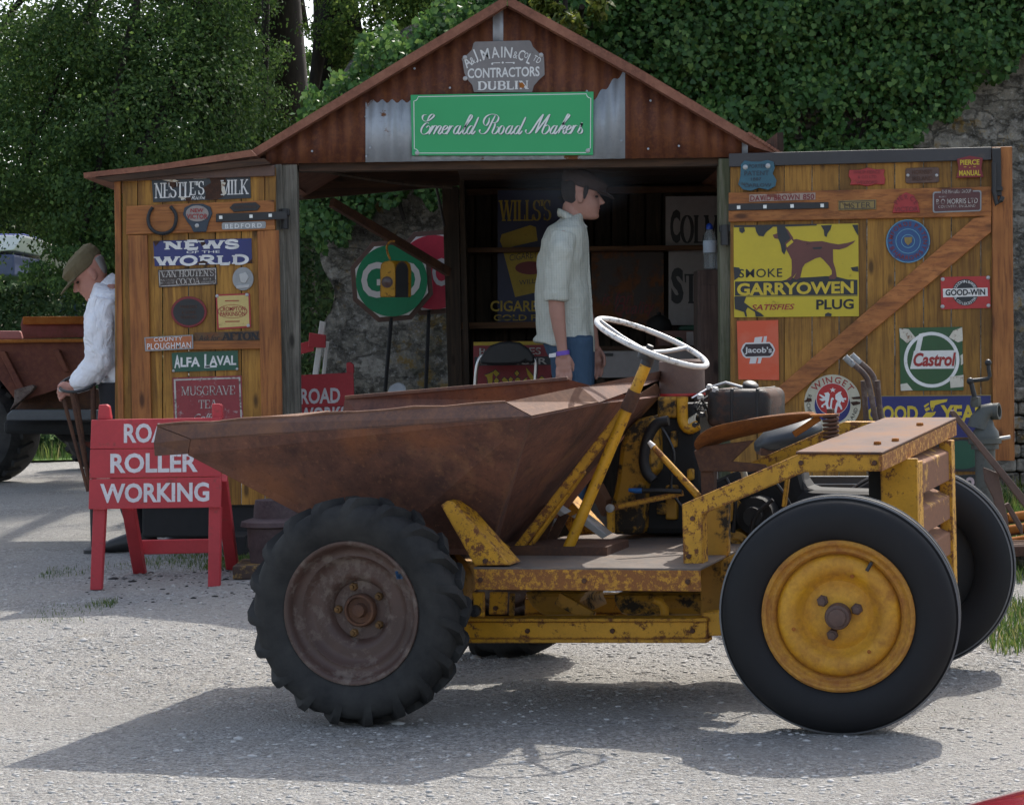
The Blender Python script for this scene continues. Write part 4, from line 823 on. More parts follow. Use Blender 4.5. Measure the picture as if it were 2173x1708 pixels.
s.text([('NEWS', BX(z1, 545, 524, 1030, 576), dict(kind='serif', thick=.20, thin=.12, slab=.14, swide=.12, gap=.06)), ('OF THE', BX(z1, 690, 588, 905, 604), dict(bold=.01)), ('WORLD', BX(z1, 492, 622, 1092, 678), dict(kind='serif', thick=.20, thin=.12, slab=.14, swide=.12, gap=.06))], MT['letter_white'])
chips(s, [z1([(760, 665), (800, 650), (830, 662), (815, 680), (765, 682)]), z1([(770, 512), (800, 510), (815, 545), (790, 560)]), z1([(475, 525), (520, 524), (490, 560)]), z1([(1085, 668), (1115, 668), (1114, 640)])])
MT['brown_sign'] = M_worn('brown_enamel', (.055, .042, .036), .30, 14, rust=((.06, .035, .025), (.12, .075, .05)))
s = Sign(D, z1([(512, 826), (888, 806), (885, 695), (505, 712)]), MT['brown_sign'], 'cocoa_sign', 'worn brown cocoa sign with cream letters below the navy sign', 'sign', .004, .003)
s.text([("VAN HOUTEN'S", BX(z1, 526, 714, 868, 756), dict(kind='serif', thick=.18, thin=.07, slab=.09, slope=-.03)), ('COCOA', BX(z1, 622, 766, 776, 806), dict(kind='serif', thick=.18, thin=.07, slab=.09, slope=-.03)), ('PURE SOLUBLE', BX(z1, 524, 772, 612, 784), dict(slope=-.03)), ('EASILY DIGESTED', BX(z1, 524, 790, 612, 802), dict(slope=-.03)), ('BEST &', BX(z1, 800, 764, 850, 776), dict(slope=-.03)), ('GOES FARTHEST', BX(z1, 784, 784, 876, 796), dict(slope=-.03))], MT['letter_dim'])
s.frame(z1([(516, 820), (882, 801), (880, 700), (510, 718)]), z1([(522, 814), (876, 796), (874, 706), (516, 724)]), MT['letter_dim'], 'border_line')
s = Sign(D, ELL(*z1([(1056, 770)])[0], 22.5, 25), MT['alu'], 'cast_medallion', 'dull silver oval medallion to the right of the cocoa sign', 'medallion', .007, .003, bevel=.003)
s.shape([z1([(1030, 740), (1075, 725), (1095, 760), (1070, 800), (1040, 790)]), z1([(1010, 812), (1100, 806), (1095, 828), (1015, 834)])], MT['silver'], 'relief', .004, bevel=.002)
MT['dkred'] = M_worn('dark_red_paint', (.20, .022, .025), .25, 14)
s = Sign(D, ELL(*z1([(706, 984)])[0], 38, 33), MT['dkred'], 'oval_plaque', 'black oval plaque with a red rim in the middle of the left door', 'plaque', .008, .003, bevel=.003)
s.shape([ELL(*z1([(706, 984)])[0], 33, 28)], MT['black'], 'face', .002)
s.text([('MAKERS', BX(z1, 650, 940, 760, 960), {}), ('& SONS', BX(z1, 660, 975, 752, 995), {}), ('WEXFORD', BX(z1, 650, 1008, 760, 1028), {})], MT['dark_rust'], lift=.004)
MT['cream'] = M_worn('cream_enamel', (.56, .43, .15), .26, 12, rough=.4)
s = Sign(D, z1([(890, 1098), (1108, 1084), (1100, 862), (878, 870)]), MT['red_cast'], 'maker_sign', 'square cream electrical maker sign with red border and red letters', 'sign', .004, .003)
s.shape([z1([(900, 1086), (1097, 1073), (1090, 873), (889, 881)])], MT['cream'], 'face', .001)
s.ring(z1([(988, 980)])[0], 30, 31.5, MT['letter_red'], 'oval_line', .46, lift=.0022)
s.text([('CROMPTON', BX(z1, 905, 950, 1070, 978), dict(bold=.012)), ('PARKINSON', BX(z1, 908, 982, 1070, 1010), dict(bold=.012)), ('_______', BX(z1, 940, 908, 1030, 914), {}), ('_______', BX(z1, 940, 1042, 1035, 1048), {})], MT['letter_red'], lift=.0025)
s.screws([z1([p])[0] for p in ((888, 881), (1081, 873), (1090, 1072))], .009, MT['silver'])
MT['orange_plate'] = M_worn('orange_plate', (.42, .13, .045), .25, 12)
s = Sign(D, z1([(428, 1238), (738, 1222), (736, 1130), (422, 1148)]), MT['alu'], 'tractor_plate', 'orange tractor name plate with a pale edge on the middle rail', 'plate', .005, .023)
s.shape([z1([(436, 1229), (730, 1214), (728, 1138), (430, 1155)])], MT['orange_plate'], 'face', .001)
s.text([('COUNTY', BX(z1, 484, 1146, 668, 1172), dict(bold=.006, space=1.1, slope=-.04)), ('PLOUGHMAN', BX(z1, 440, 1182, 724, 1222), dict(bold=.008, space=1.1, slope=-.04))], MT['letter_white'], lift=.0025)
s = Sign(D, z1([(742, 1176), (1168, 1166), (1166, 1104), (742, 1118)]), M_worn('dark_brown_wood_sign', (.11, .055, .02), .35, 10), 'wooden_sign', 'long dark wooden sign with black painted letters beside the orange plate', 'sign', .006, .003)
s.text([('Ask for', BX(z1, 768, 1132, 905, 1172), dict(ital=.3)), ('AFTON', BX(z1, 922, 1116, 1158, 1164), dict(kind='serif', thick=.28, thin=.1, slab=.12))], MT['letter_black'])
MT['green_enamel'] = M_worn('green_enamel', (.012, .085, .05), .18, 8, rough=.35)
s = Sign(D, z1([(602, 1372), (1026, 1358), (1022, 1232), (594, 1248)]), MT['green_enamel'], 'dairy_sign', 'dark green sign with large white capitals below the middle rail', 'sign', .004, .003)
s.text([('A', BX(z1, 612, 1262, 650, 1346), dict(bold=.03)), ('LFA', BX(z1, 652, 1276, 778, 1338), dict(bold=.03)), ('L', BX(z1, 806, 1256, 842, 1346), dict(bold=.03)), ('AVAL', BX(z1, 838, 1266, 1012, 1328), dict(bold=.03)), ('_', BX(z1, 812, 1330, 886, 1342), {})], MT['letter_white'])
s.screws([z1([p])[0] for p in ((606, 1364), (1017, 1352))], .007, MT['silver'])
MT['tea_red'] = M_worn('faded_red_tin', (.26, .035, .04), .30, 16, rust=((.33, .24, .22), (.45, .38, .36)))
s = Sign(D, z1([(612, 1760), (1060, 1745), (1046, 1394), (598, 1408)]), MT['tea_red'], 'tea_sign', 'large scratched faded red tea sign behind the barrier board', 'sign', .004, .003)
s.text([('MUSGRAVE', BX(z1, 656, 1462, 1006, 1520), dict(kind='serif', thick=.13, thin=.05, slab=.05, swide=.18)), ('TEA', BX(z1, 768, 1552, 888, 1606), dict(kind='serif', thick=.13, thin=.05, slab=.05, swide=.18)), ('Coffee', BX(z1, 740, 1640, 900, 1690), dict(ital=.3))], MT['letter_dim'])
s.frame(z1([(620, 1750), (1052, 1736), (1038, 1404), (608, 1418)]), z1([(632, 1740), (1042, 1726), (1028, 1414), (620, 1428)]), MT['letter_dim'], 'border_line')

# ------------------------------------------------------------------ signs on the right door
D = PRD
MT['blue_cast'] = M_worn('blue_cast_plate', (.035, .115, .16), .26, 12, rust=((.03, .025, .02), (.08, .06, .045)))
s = Sign(D, z4([(175, 200), (178, 130), (200, 105), (245, 112), (300, 112), (340, 102), (378, 112), (385, 150), (372, 185), (396, 225), (388, 262), (345, 285), (290, 272), (240, 290), (190, 282), (162, 250)]), MT['blue_cast'], 'cast_shield', 'blue shield shaped cast plate in the top left of the right door', 'plate', .009, .0225, bevel=.003)
s.text([('PORTER', BX(z4, 228, 128, 330, 150), dict(bold=.01)), ('PATENT', BX(z4, 200, 168, 350, 196), dict(bold=.01)), ('1887', BX(z4, 240, 208, 305, 228), dict(bold=.01)), ('CARLOW', BX(z4, 200, 244, 365, 266), dict(bold=.01))], MT['iron_blue'], lift=.003)
s.screws([z4([p])[0] for p in ((206, 146), (344, 138))], .013, MT['silver'])
s = Sign(D, z4([(842, 252), (850, 225), (832, 196), (838, 160), (900, 160), (950, 146), (1000, 156), (1055, 156), (1048, 190), (1058, 215), (1052, 250), (1000, 248), (945, 260), (900, 250)]), MT['red_cast'], 'cast_plate', 'red waisted cast plate among the small plates at the top', 'plate', .008, .003, bevel=.003)
s.text([('PHILIP PIERCE', BX(z4, 865, 164, 1025, 184), {}), ('& CO LTD', BX(z4, 890, 194, 1004, 212), {}), ('WEXFORD', BX(z4, 880, 226, 1010, 246), {})], MT['dkred'], lift=.003)
s = Sign(D, RR(*BX(z4, 1180, 146, 1386, 240), 5, -.03), MT['brown_steel'], 'cast_plate', 'dark brown oblong cast plate with rounded corners and two bright screws', 'plate', .008, .003, bevel=.003)
s.text([('HORNSBY', BX(z4, 1222, 160, 1345, 185), dict(slope=-.03)), ('IRELAND', BX(z4, 1222, 200, 1345, 225), dict(slope=-.03))], MT['dark_rust'], lift=.003)
s.screws([z4([p])[0] for p in ((1195, 193), (1370, 193))], .008, MT['silver'])
s = Sign(D, z4([(1488, 212), (1656, 206), (1642, 150), (1652, 90), (1620, 84), (1572, 76), (1520, 88), (1492, 95), (1502, 150)]), MT['dkred'], 'cast_plate', 'dark red cast plate with raised yellow capitals beside the latch bolt', 'plate', .008, .0225, bevel=.003)
s.text([('PIERCE', BX(z4, 1512, 100, 1630, 132), dict(bold=.025)), ('MANUAL', BX(z4, 1506, 164, 1636, 198), dict(bold=.025)), ('- . -', BX(z4, 1535, 142, 1608, 150), dict(bold=.03))], MT['letter_yellow'], lift=.003)
s = Sign(D, z4([(230, 356), (632, 342), (632, 300), (230, 312)]), MT['cream_worn'] if 'cream_worn' in MT else M_worn('pale_worn_plate', (.36, .27, .22), .42, 16, rust=((.14, .05, .035), (.25, .11, .07))), 'name_strip', 'long pale worn name strip above the right strap hinge', 'plate', .005, .023)
s.text([('DAVID BROWN', BX(z4, 236, 314, 536, 348), dict(bold=.02, space=1.1, slope=-.03)), ('850', BX(z4, 556, 308, 625, 342), dict(bold=.02, slope=-.03))], MT['dkred'])
MT['brass'] = M_worn('dull_brass', (.28, .20, .07), .3, 16, rust=((.07, .05, .03), (.13, .09, .05)), metal=.3)
s = Sign(D, R4(*BX(z4, 772, 345, 1002, 406), -.03), MT['brass'], 'brass_plate', 'oblong brass engine plate in the middle of the top rail', 'plate', .006, .023, bevel=.002)
s.text([('LISTER', BX(z4, 808, 360, 970, 394), dict(slope=-.03))], MT['brown_sign'], lift=.002)
s.frame(R4(*BX(z4, 778, 350, 996, 401), -.03), R4(*BX(z4, 784, 355, 990, 396), -.03), MT['brown_sign'], 'border_line')
s = Sign(D, z4([(1100, 424), (1268, 420), (1258, 370), (1232, 318), (1184, 298), (1140, 322), (1112, 372)]), MT['red_cast'], 'cast_plate', 'bright red half round cast plate on the top rail', 'plate', .009, .023, bevel=.003)
s.text([('PIERCE', (z4([(1184, 395)])[0], 19, -72, 72, 10), dict(kind='arc', bold=.02)), ('VICTOR', BX(z4, 1112, 386, 1258, 416), dict(bold=.02))], MT['dkred'], lift=.003)
MT['maroon'] = M_worn('maroon_plate', (.10, .035, .035), .22, 14)
s = Sign(D, RR(*BX(z4, 1346, 290, 1642, 418), 5, -.035), MT['alu'], 'works_plate', 'maroon works plate with silver edge and silver lettering on the top rail', 'plate', .005, .023)
s.shape([RR(*BX(z4, 1354, 298, 1634, 410), 4, -.035), RR(*BX(z4, 1396, 276, 1590, 312), 6, -.02)], MT['maroon'], 'face', .001)
s.text([('B O MORRIS LTD', BX(z4, 1368, 336, 1620, 368), dict(slope=-.035, bold=.008)), ('COVENTRY, ENGLAND', BX(z4, 1380, 375, 1606, 393), dict(slope=-.035)), ('MADE BY', BX(z4, 1384, 320, 1430, 330), dict(slope=-.035)), ('THE Morrisflex GROUP', BX(z4, 1402, 282, 1580, 304), dict(slope=-.03, ital=.2))], MT['letter_dim'], lift=.0028)
# the yellow enamel with the dog
MT['sign_yellow'] = M_worn('yellow_enamel', (.55, .42, .02), .20, 6, rust=((.16, .11, .02), (.22, .15, .03)), rough=.4, var=.12, grime=.25)
MT['sign_black'] = M_worn('charred_black_enamel', (.020, .022, .026), .22, 10, rust=((.035, .028, .022), (.07, .05, .03)), rough=.45)
MT['dog_brown'] = M_worn('red_brown_enamel', (.125, .038, .030), .22, 12, rust=((.06, .02, .02), (.03, .02, .02)), rough=.4)
s = Sign(D, zdg([(38, 1665), (2085, 1648), (2075, 128), (28, 160)]), MT['sign_yellow'], 'dog_sign', 'big yellow enamel tobacco sign showing a standing red brown dog', 'sign', .005, .003)
s.shape([zdg([(50, 1312), (2062, 1300), (2062, 1050), (1900, 1045), (1720, 1000), (1550, 990), (1250, 1010), (1000, 1020), (820, 1068), (50, 1078)])], MT['sign_black'], 'black_band', .0006)
s.shape([zdg([(50, 1330), (2062, 1318), (2062, 1309), (50, 1320)])], MT['sign_black'], 'rule_line', .0005)
s.shape([zdg([(670, 315), (740, 290), (790, 270), (870, 190), (920, 230), (960, 290), (1000, 350), (1010, 392), (1060, 380), (1170, 410), (1280, 425), (1480, 415), (1600, 445), (1750, 470), (1900, 445), (2030, 405), (1990, 450), (1880, 520), (1760, 555), (1660, 550), (1660, 620), (1665, 760), (1700, 870), (1722, 1000), (1690, 1040), (1590, 1035), (1600, 985), (1642, 960), (1640, 900), (1600, 830), (1500, 720), (1450, 680), (1370, 700), (1200, 790), (1160, 850), (1120, 1020), (1060, 1050), (1010, 1030), (1065, 930), (1020, 990), (960, 1062), (890, 1050), (975, 990), (985, 850), (980, 720), (930, 620), (880, 530), (850, 450), (820, 400), (750, 378), (700, 372)])], MT['dog_brown'], 'dog_figure', .0016)
s.shape([zdg([(890, 470), (980, 390), (1012, 430), (905, 520)])], MT['sign_yellow'], 'collar', .0022)
s.shape([zdg([(740, 180), (870, 170), (890, 220), (930, 300), (960, 370), (870, 450), (890, 560), (860, 640), (820, 590), (800, 470), (760, 370), (745, 290)]), zdg([(380, 180), (690, 165), (640, 210), (560, 270), (520, 340), (440, 330), (400, 260)]), zdg([(1460, 160), (1640, 150), (1620, 220), (1570, 290), (1555, 350), (1520, 330), (1510, 240)]), zdg([(120, 195), (200, 190), (215, 250), (170, 290), (125, 260)]),
         zdg([(30, 840), (120, 850), (150, 900), (120, 1000), (40, 1060)]), zdg([(1950, 850), (2070, 830), (2078, 920), (1980, 905)]), zdg([(40, 1330), (235, 1330), (200, 1420), (330, 1520), (480, 1600), (530, 1650), (390, 1655), (380, 1580), (260, 1500), (230, 1560), (250, 1655), (220, 1650), (200, 1580), (50, 1530)]), zdg([(1530, 1610), (1580, 1585), (1640, 1610), (1630, 1650), (1530, 1650)]), zdg([(1975, 150), (2070, 145), (2075, 330), (2030, 260)]), zdg([(30, 160), (1400, 135), (1390, 160), (900, 178), (35, 190)]), zdg([(1320, 520), (1480, 510), (1470, 545), (1340, 550)])], MT['sign_black'], 'bared_black', .0024)
s.text([('SMOKE', BX(zdg, 115, 868, 828, 1012), dict(bold=.008, space=1.08)), ('PLUG', BX(zdg, 1385, 1368, 2000, 1535), dict(bold=.028))], MT['letter_black'])
s.text([('GARRYOWEN', BX(zdg, 85, 1088, 1998, 1292), dict(bold=.035))], MT['letter_yellow'], lift=.0014)
s.text([('SATISFIES', BX(zdg, 320, 1450, 1030, 1545), dict(bold=.02, ital=.25))], MT['letter_red'])
MT['blue_round'] = M_worn('blue_round_plate', (.03, .085, .22), .25, 14, rust=((.05, .02, .06), (.14, .04, .08)))
C = z4([(1196, 594)])[0]
s = Sign(D, ELL(*C, 47, 46, 48), MT['blue_round'], 'round_plate', 'round blue and red cast plate right of the yellow dog sign', 'plate', .008, .003, bevel=.002)
s.text([('BAMFORDS PATENT', (C, 32, -120, 120, 9), dict(kind='arc', bold=.01)), ('HARROWS', (C, 40, 235, 125, 9), dict(kind='arc', bold=.01, inward=True))], MT['dkred'], lift=.003)
MT['light_blue'] = M_worn('light_blue_paint', (.12, .30, .42), .3, 16)
for r0, r1 in ((13, 14.5), (25, 26.5), (44, 46)): s.ring(C, r0, r1, MT['light_blue'], 'ring_line')
s.shape([[(C[0] - 8, C[1] - 8), (C[0] + 9, C[1] - 9), (C[0] + 8, C[1] + 2), (C[0], C[1] + 9), (C[0] - 7, C[1] + 2)]], MT['brass'], 'shield', .003)
MT['signred'] = M_worn('red_enamel', (.42, .022, .022), .20, 10, rough=.35)
s = Sign(D, z4([(1398, 1010), (1700, 1000), (1692, 806), (1394, 812)]), MT['signred'], 'works_sign', 'small red enamel sign with a black disc and white bar', 'sign', .004, .003)
C = z4([(1545, 906)])[0]
s.shape([ELL(*C, 28, 28)], MT['sign_black'], 'disc', .0008); s.shape([z4([(1410, 936), (1682, 928), (1680, 877), (1408, 884)])], MT['white'], 'bar', .0014)
s.text([('GOOD-WIN', BX(z4, 1424, 886, 1666, 924), dict(bold=.03))], MT['letter_black'], lift=.003)
s.text([('GOODWIN, BARSBY', (C, 20.5, -72, 72, 5.5), dict(kind='arc')), ('& CO LEICESTER', (C, 26.5, 245, 115, 5.5), dict(kind='arc', inward=True))], MT['letter_white'], lift=.003)
s.screws([z4([p])[0] for p in ((1407, 826), (1684, 816), (1406, 992), (1686, 986))], .01, MT['silver'])
m = Mat('orange_red_sign', .4, 0, .5); n = m.noise(m.co(), 5, 4, .6); m.color(m.mix(m.ramp(n, [(.45, 0), (.75, 1)]), (.62, .085, .028), (.60, .16, .09))); MT['orange_sign'] = m.m
s = Sign(D, z4([(162, 1436), (410, 1440), (404, 1074), (152, 1080)]), MT['orange_sign'], 'biscuit_sign', 'plain bright orange upright sign with a dark oblong badge', 'sign', .004, .003)
MT['white_clean'] = M_plain('white_print', (.62, .6, .58), .5, 0, .06); MT['dark_brown'] = M_plain('dark_brown_print', (.035, .022, .026), .5, 0, .1)
s.shape([z4([(255, 1215), (262, 1180), (336, 1172), (330, 1215)]), z4([(228, 1340), (236, 1300), (306, 1300), (296, 1338)])], MT['white_clean'], 'stripe', .0006)
s.shape([z4([(300, 1215), (308, 1176), (318, 1175), (310, 1215)]), z4([(268, 1338), (276, 1300), (286, 1300), (278, 1338)])], MT['orange_sign'], 'stripe_gap', .0012)
def badge(i): return z4([(176 + i, 1258), (190 + i, 1225 + i), (206, 1212 + i), (352, 1208 + i), (370 - i, 1222 + i), (386 - i, 1255), (372 - i, 1290 - i), (354, 1302 - i), (208, 1306 - i), (190 + i, 1294 - i)])
s.shape([badge(0)], MT['white_clean'], 'badge_edge', .0018); s.shape([badge(9)], MT['dark_brown'], 'badge', .0026)
s.text([("Jacob's", BX(z4, 200, 1238, 366, 1284), dict(bold=.022, slope=0))], MT['white_clean'], lift=.004)
MT['oil_green'] = M_worn('green_oil_enamel', (.022, .085, .028), .16, 9, rough=.35)
s = Sign(D, z4([(1150, 1505), (1534, 1502), (1526, 1115), (1142, 1122)]), MT['oil_green'], 'oil_sign', 'square green motor oil sign with white ring and chipped corners', 'sign', .004, .003)
C = z4([(1340, 1316)])[0]
s.ring(C, 52, 59, MT['letter_white'], 'ring', th=.0008)
s.shape([z4([(1208, 1372), (1232, 1262), (1490, 1258), (1478, 1370)])], MT['white'], 'panel', .0016); s.shape([z4([(1238, 1262), (1262, 1160), (1292, 1152), (1270, 1262)])], MT['white'], 'ring_tail', .0014)
s.text([('Castrol', BX(z4, 1228, 1272, 1488, 1356), dict(bold=.035, ital=.2, slope=-.01))], MT['letter_red'], lift=.003)
s.shape([z4([(1445, 1180), (1470, 1140), (1526, 1118), (1530, 1200), (1500, 1210)]), z4([(1142, 1124), (1200, 1130), (1240, 1180), (1190, 1215), (1148, 1180)]), z4([(1450, 1420), (1534, 1408), (1534, 1480), (1455, 1488)]), z4([(1150, 1465), (1190, 1458), (1225, 1502), (1152, 1505)]), z4([(1515, 1290), (1530, 1280), (1532, 1340), (1518, 1350)])], MT['chip_white'], 'bared_enamel', .0012)
MT['bone'] = M_worn('bone_white_enamel', (.52, .48, .36), .22, 12, rough=.4)
C = zw([(368, 400)])[0]
s = Sign(D, ELL(*C, 60, 61, 56), MT['bone'], 'round_sign', 'round cream maker sign with white beasts on a red centre', 'sign', .005, .003)
s.shape([ELL(C[0], C[1] + 4, 38, 38, 40)], MT['navy'], 'blue_crescent', .0007); c2 = zw([(368, 352)])[0]; s.shape([ELL(*c2, 34.5, 34.5, 40)], MT['letter_white'], 'white_edge', .0013); s.shape([ELL(*c2, 33.5, 33.5, 40)], MT['signred'], 'red_disc', .002)
star = [(372 + 36 * (1 if k % 2 == 0 else .42) * math.sin(math.pi * k / 5), 248 - 32 * (1 if k % 2 == 0 else .42) * math.cos(math.pi * k / 5)) for k in range(10)]
s.shape([zw(star), zw([(218, 350), (262, 340), (215, 305), (225, 295), (285, 325), (285, 300), (270, 285), (320, 272), (338, 295), (330, 350), (318, 400), (325, 440), (345, 440), (332, 485), (365, 490), (362, 502), (312, 500), (300, 440), (290, 415), (262, 425), (268, 445), (240, 440), (245, 420), (285, 390), (290, 365), (250, 375)]),
         zw([(400, 350), (402, 300), (440, 272), (470, 262), (462, 290), (488, 340), (524, 338), (522, 360), (495, 358), (505, 385), (480, 385), (470, 370), (455, 400), (475, 440), (480, 468), (462, 470), (450, 440), (428, 430), (412, 510), (380, 508), (400, 440), (410, 400), (425, 370)]), zw([(340, 430), (352, 345), (366, 330), (384, 345), (380, 365), (370, 350), (360, 430), (364, 490), (350, 490)])], MT['letter_white'], 'emblem', .0028)
s.text([('WINGET', (C, 43, -58, 58, 14), dict(kind='arc', bold=.012))], MT['letter_red'])
s.text([('ROCHESTER', (C, 55, 292, 214, 8), dict(kind='arc', inward=True, bold=.01)), ('ENGLAND', (C, 55, 165, 100, 8), dict(kind='arc', inward=True, bold=.01))], MT['letter_black'])
s.text([('KENT', (C, 38, 205, 155, 7), dict(kind='arc', inward=True, bold=.01))], MT['letter_dim'], lift=.0022)
chips(s, [zw([(45, 375), (75, 355), (80, 335), (130, 340), (135, 375), (60, 385)]), zw([(580, 330), (680, 320), (685, 350), (600, 352)]), zw([(570, 385), (640, 375), (685, 385), (680, 405), (600, 425)])], th=.003)
s = Sign(D, zw([(718, 800), (2165, 785), (2165, 300), (718, 312)]), MT['brass'], 'tyre_sign', 'wide navy tyre sign with yellow capitals, low on the door', 'sign', .005, .003)
s.shape([zw([(724, 795), (2158, 780), (2158, 312), (724, 324)])], MT['navy'], 'face', .0006)
s.text([('G', BX(zw, 760, 440, 905, 600), dict(bold=.03)), ('OOD', BX(zw, 925, 425, 1335, 600), dict(bold=.035, slope=0)), ('YEAR', BX(zw, 1590, 418, 2110, 610), dict(bold=.035, slope=0))], MT['letter_yellow'], lift=.0016)
s.shape([zw([(1475, 370), (1540, 362), (1670, 352), (1660, 380), (1590, 400), (1530, 420), (1500, 490), (1480, 460), (1470, 400)]), zw([(1400, 425), (1455, 392), (1460, 412), (1410, 450)]), zw([(1408, 462), (1460, 440), (1470, 470), (1425, 490)]), zw([(1385, 555), (1430, 500), (1500, 500), (1540, 490), (1520, 530), (1480, 560)])], MT['letter_yellow'], 'winged_foot', .0022)
s = Sign(D, [(1890, 1000), (2098, 1000), (2098, 930), (1890, 935)], MT['sign_black'], 'dark_sign', 'dark green sign half hidden low down behind the hood plate', 'sign', .004, .003)
s.shape([ELL(2040, 965, 48, 30)], MT['green_enamel'], 'green_oval', .001)
s = Sign(D, [(2030, 1065), (2100, 1065), (2100, 1005), (2030, 1008)], MT['sign_black'], 'number_plate', 'black number plate with pale figures low on the right door', 'plate', .004, .003)
s.text([('24', (2050, 1012, 2090, 1044), dict(bold=.03, slope=0))], M_plain('pink_white', (.5, .38, .38), .5), lift=.001)
# ------------------------------------------------------------------ the yellow dumper
TH = rad(18); LV = Vector((math.sin(TH), math.cos(TH), 0)); FV = Vector((-math.cos(TH), math.sin(TH), 0)); OV = Vector((-.4525, 6.346, 0)); ZV = Vector((0, 0, 1))
_vp = {}
def vl(l):
    if l not in _vp: _vp[l] = Pl(OV + LV * l, -LV)
    return _vp[l]
def vp(px, py, l): return vl(l)(px, py)
def W(s, l, z): return OV + FV * s + LV * l + ZV * z
zd = Z(1200, 750, 2.44); zh = Z(1700, 900, 2.527); zp = Z(1100, 1200, 2.716); zf = Z(560, 1200, 2.44); zr = Z(1740, 1200, 2.44)
dump = thing('dumper', 'old rusty yellow dumper with a brown steel hopper and white steering wheel', 'dumper', W(-.6, .75, 0))
def dp(name, mat, mb, parent=None, **k): return mb.build(name, mat, parent or dump, **k)
def holder(name, parent):
    e = bpy.data.objects.new(name, None); e.empty_display_size = .1; COL.objects.link(e); e.parent = parent; BASE[e.name] = BASE[parent.name]; return e
MT['tyre_dusty'] = M_worn('dusty_tyre', (.0085, .009, .0102), .47, 9, rust=((.024, .024, .024), (.075, .073, .068)), rough=.75, spec=.28, soft=.16, grime=.2)
MT['tyre_smooth'] = M_worn('smooth_tyre', (.0075, .008, .0095), .24, 5, rust=((.015, .015, .016), (.028, .028, .028)), rough=.6, spec=.32, soft=.2, grime=.1, bump=.1)
MT['sunlit_rib'] = M_plain('sunlit_dusty_rubber', (.12, .122, .125), .5, 0, .3, 30, .1)  # dusty tread ridges, their sunlit edge painted in as a lighter grey
MT['nut_rust'] = M_rust('ochre_nut', ((.09, .05, .02), (.15, .08, .03), (.22, .12, .045)), 20)
MT['blue_cap'] = M_plain('blue_rubber', (.01, .05, .12), .5)
def lugged(c, ax, R=.339, wd=.175):
    mb = MB(); r0 = R - .020
    mb.lathe([(.200, .03), (.212, .024), (.235, .010), (.262, .0), (.288, .004), (.306, .016), (r0 - .004, .034), (r0, .065), (r0, wd - .065), (r0 - .004, wd - .034), (.306, wd - .016), (.288, wd - .004), (.262, wd), (.212, wd - .024), (.2, wd - .03)], c, ax, 64)
    ax = ax.normalized(); u = ZV; v = ax.cross(u)
    for side in (0, 1):
        for k in range(19):
            a0 = 2 * math.pi * (k + .5 * side) / 19; path = []
            for r, h, da in ((.276, .001, -.05), (.300, .004, -.02), (R - .016, .016, .01), (R - .001, .034, .04), (R, .062, .10), (R, .092, .17)):
                hh = h if side == 0 else wd - h; a = a0 + da; path.append((a, r, hh))
            vs = []
            for i, (a, r, hh) in enumerate(path):
                hw = (.05, .064, .072, .074, .074, .074)[i] * .86; dr = (.016, .022, .026, .026, .024, .024)[i]
                for aa, rr in ((a - hw, r - dr), (a - hw * .62, r), (a + hw * .62, r), (a + hw, r - dr)):
                    vs.append(Vector(c) + ax * hh + (u * math.cos(aa) + v * math.sin(aa)) * rr)
            n = len(path); fs = [(i * 4 + j, i * 4 + j + 1, i * 4 + j + 5, i * 4 + j + 4) for i in range(n - 1) for j in range(3)] + [(0, 1, 2, 3), (n * 4 - 1, n * 4 - 2, n * 4 - 3, n * 4 - 4)]
            mb.add(vs, fs)
    return mb
def hexnut(mb, c, ax, r, h, mi=0): mb.lathe([(r, 0), (r, h * .8), (r * .85, h), (0, h)], c, ax, 6, mi)
def front_wheel(c, ax, lab=None):
    w_ = holder('wheel', dump)
    if lab: w_['label'] = lab
    o = dp('tyre', MT['tyre_dusty'], lugged(c, ax), w_, smooth=32)
    mb = MB(); mb.lathe([(.214, .026), (.212, .018), (.206, .017), (.199, .022), (.194, .036), (.188, .050), (.176, .056), (.166, .054), (.160, .060), (.152, .074), (.138, .078), (.118, .074), (.104, .078), (.092, .092), (.086, .108), (.055, .110), (.0, .110)], c, ax, 56); dp('rim', MT['rim_brown'], mb, w_, smooth=50)
    mb = MB(); mb.lathe([(.050, .112), (.050, .092), (.046, .086), (.040, .086), (.038, .098), (.022, .100), (.018, .080), (.0, .078)], c, ax, 28); dp('hub', MT['dark_rust'], mb, w_, smooth=40)
    u = ZV; v = ax.cross(u)
    for k in range(5):
        a = rad(-17 + 72 * k); p = Vector(c) + ax * .110 + (u * math.cos(a) + v * math.sin(a)) * .072
        mb = MB(); hexnut(mb, p, -ax, .0125, .016); mb.lathe([(.006, 0), (.006, .026), (0, .027)], p, -ax, 8); dp('wheel_nut', MT['nut_rust'], mb, w_, smooth=30)
    mb = MB(); p = Vector(c) + ax * .03 + u * .105 + v * .155; mb.tube([p, p - ax * .02 + u * .01, p - ax * .025 + u * .02], .005, 6); mb.box(p + u * .004, (.02, .012, .014)); dp('valve', MT['blue_cap'], mb, w_)
    return w_
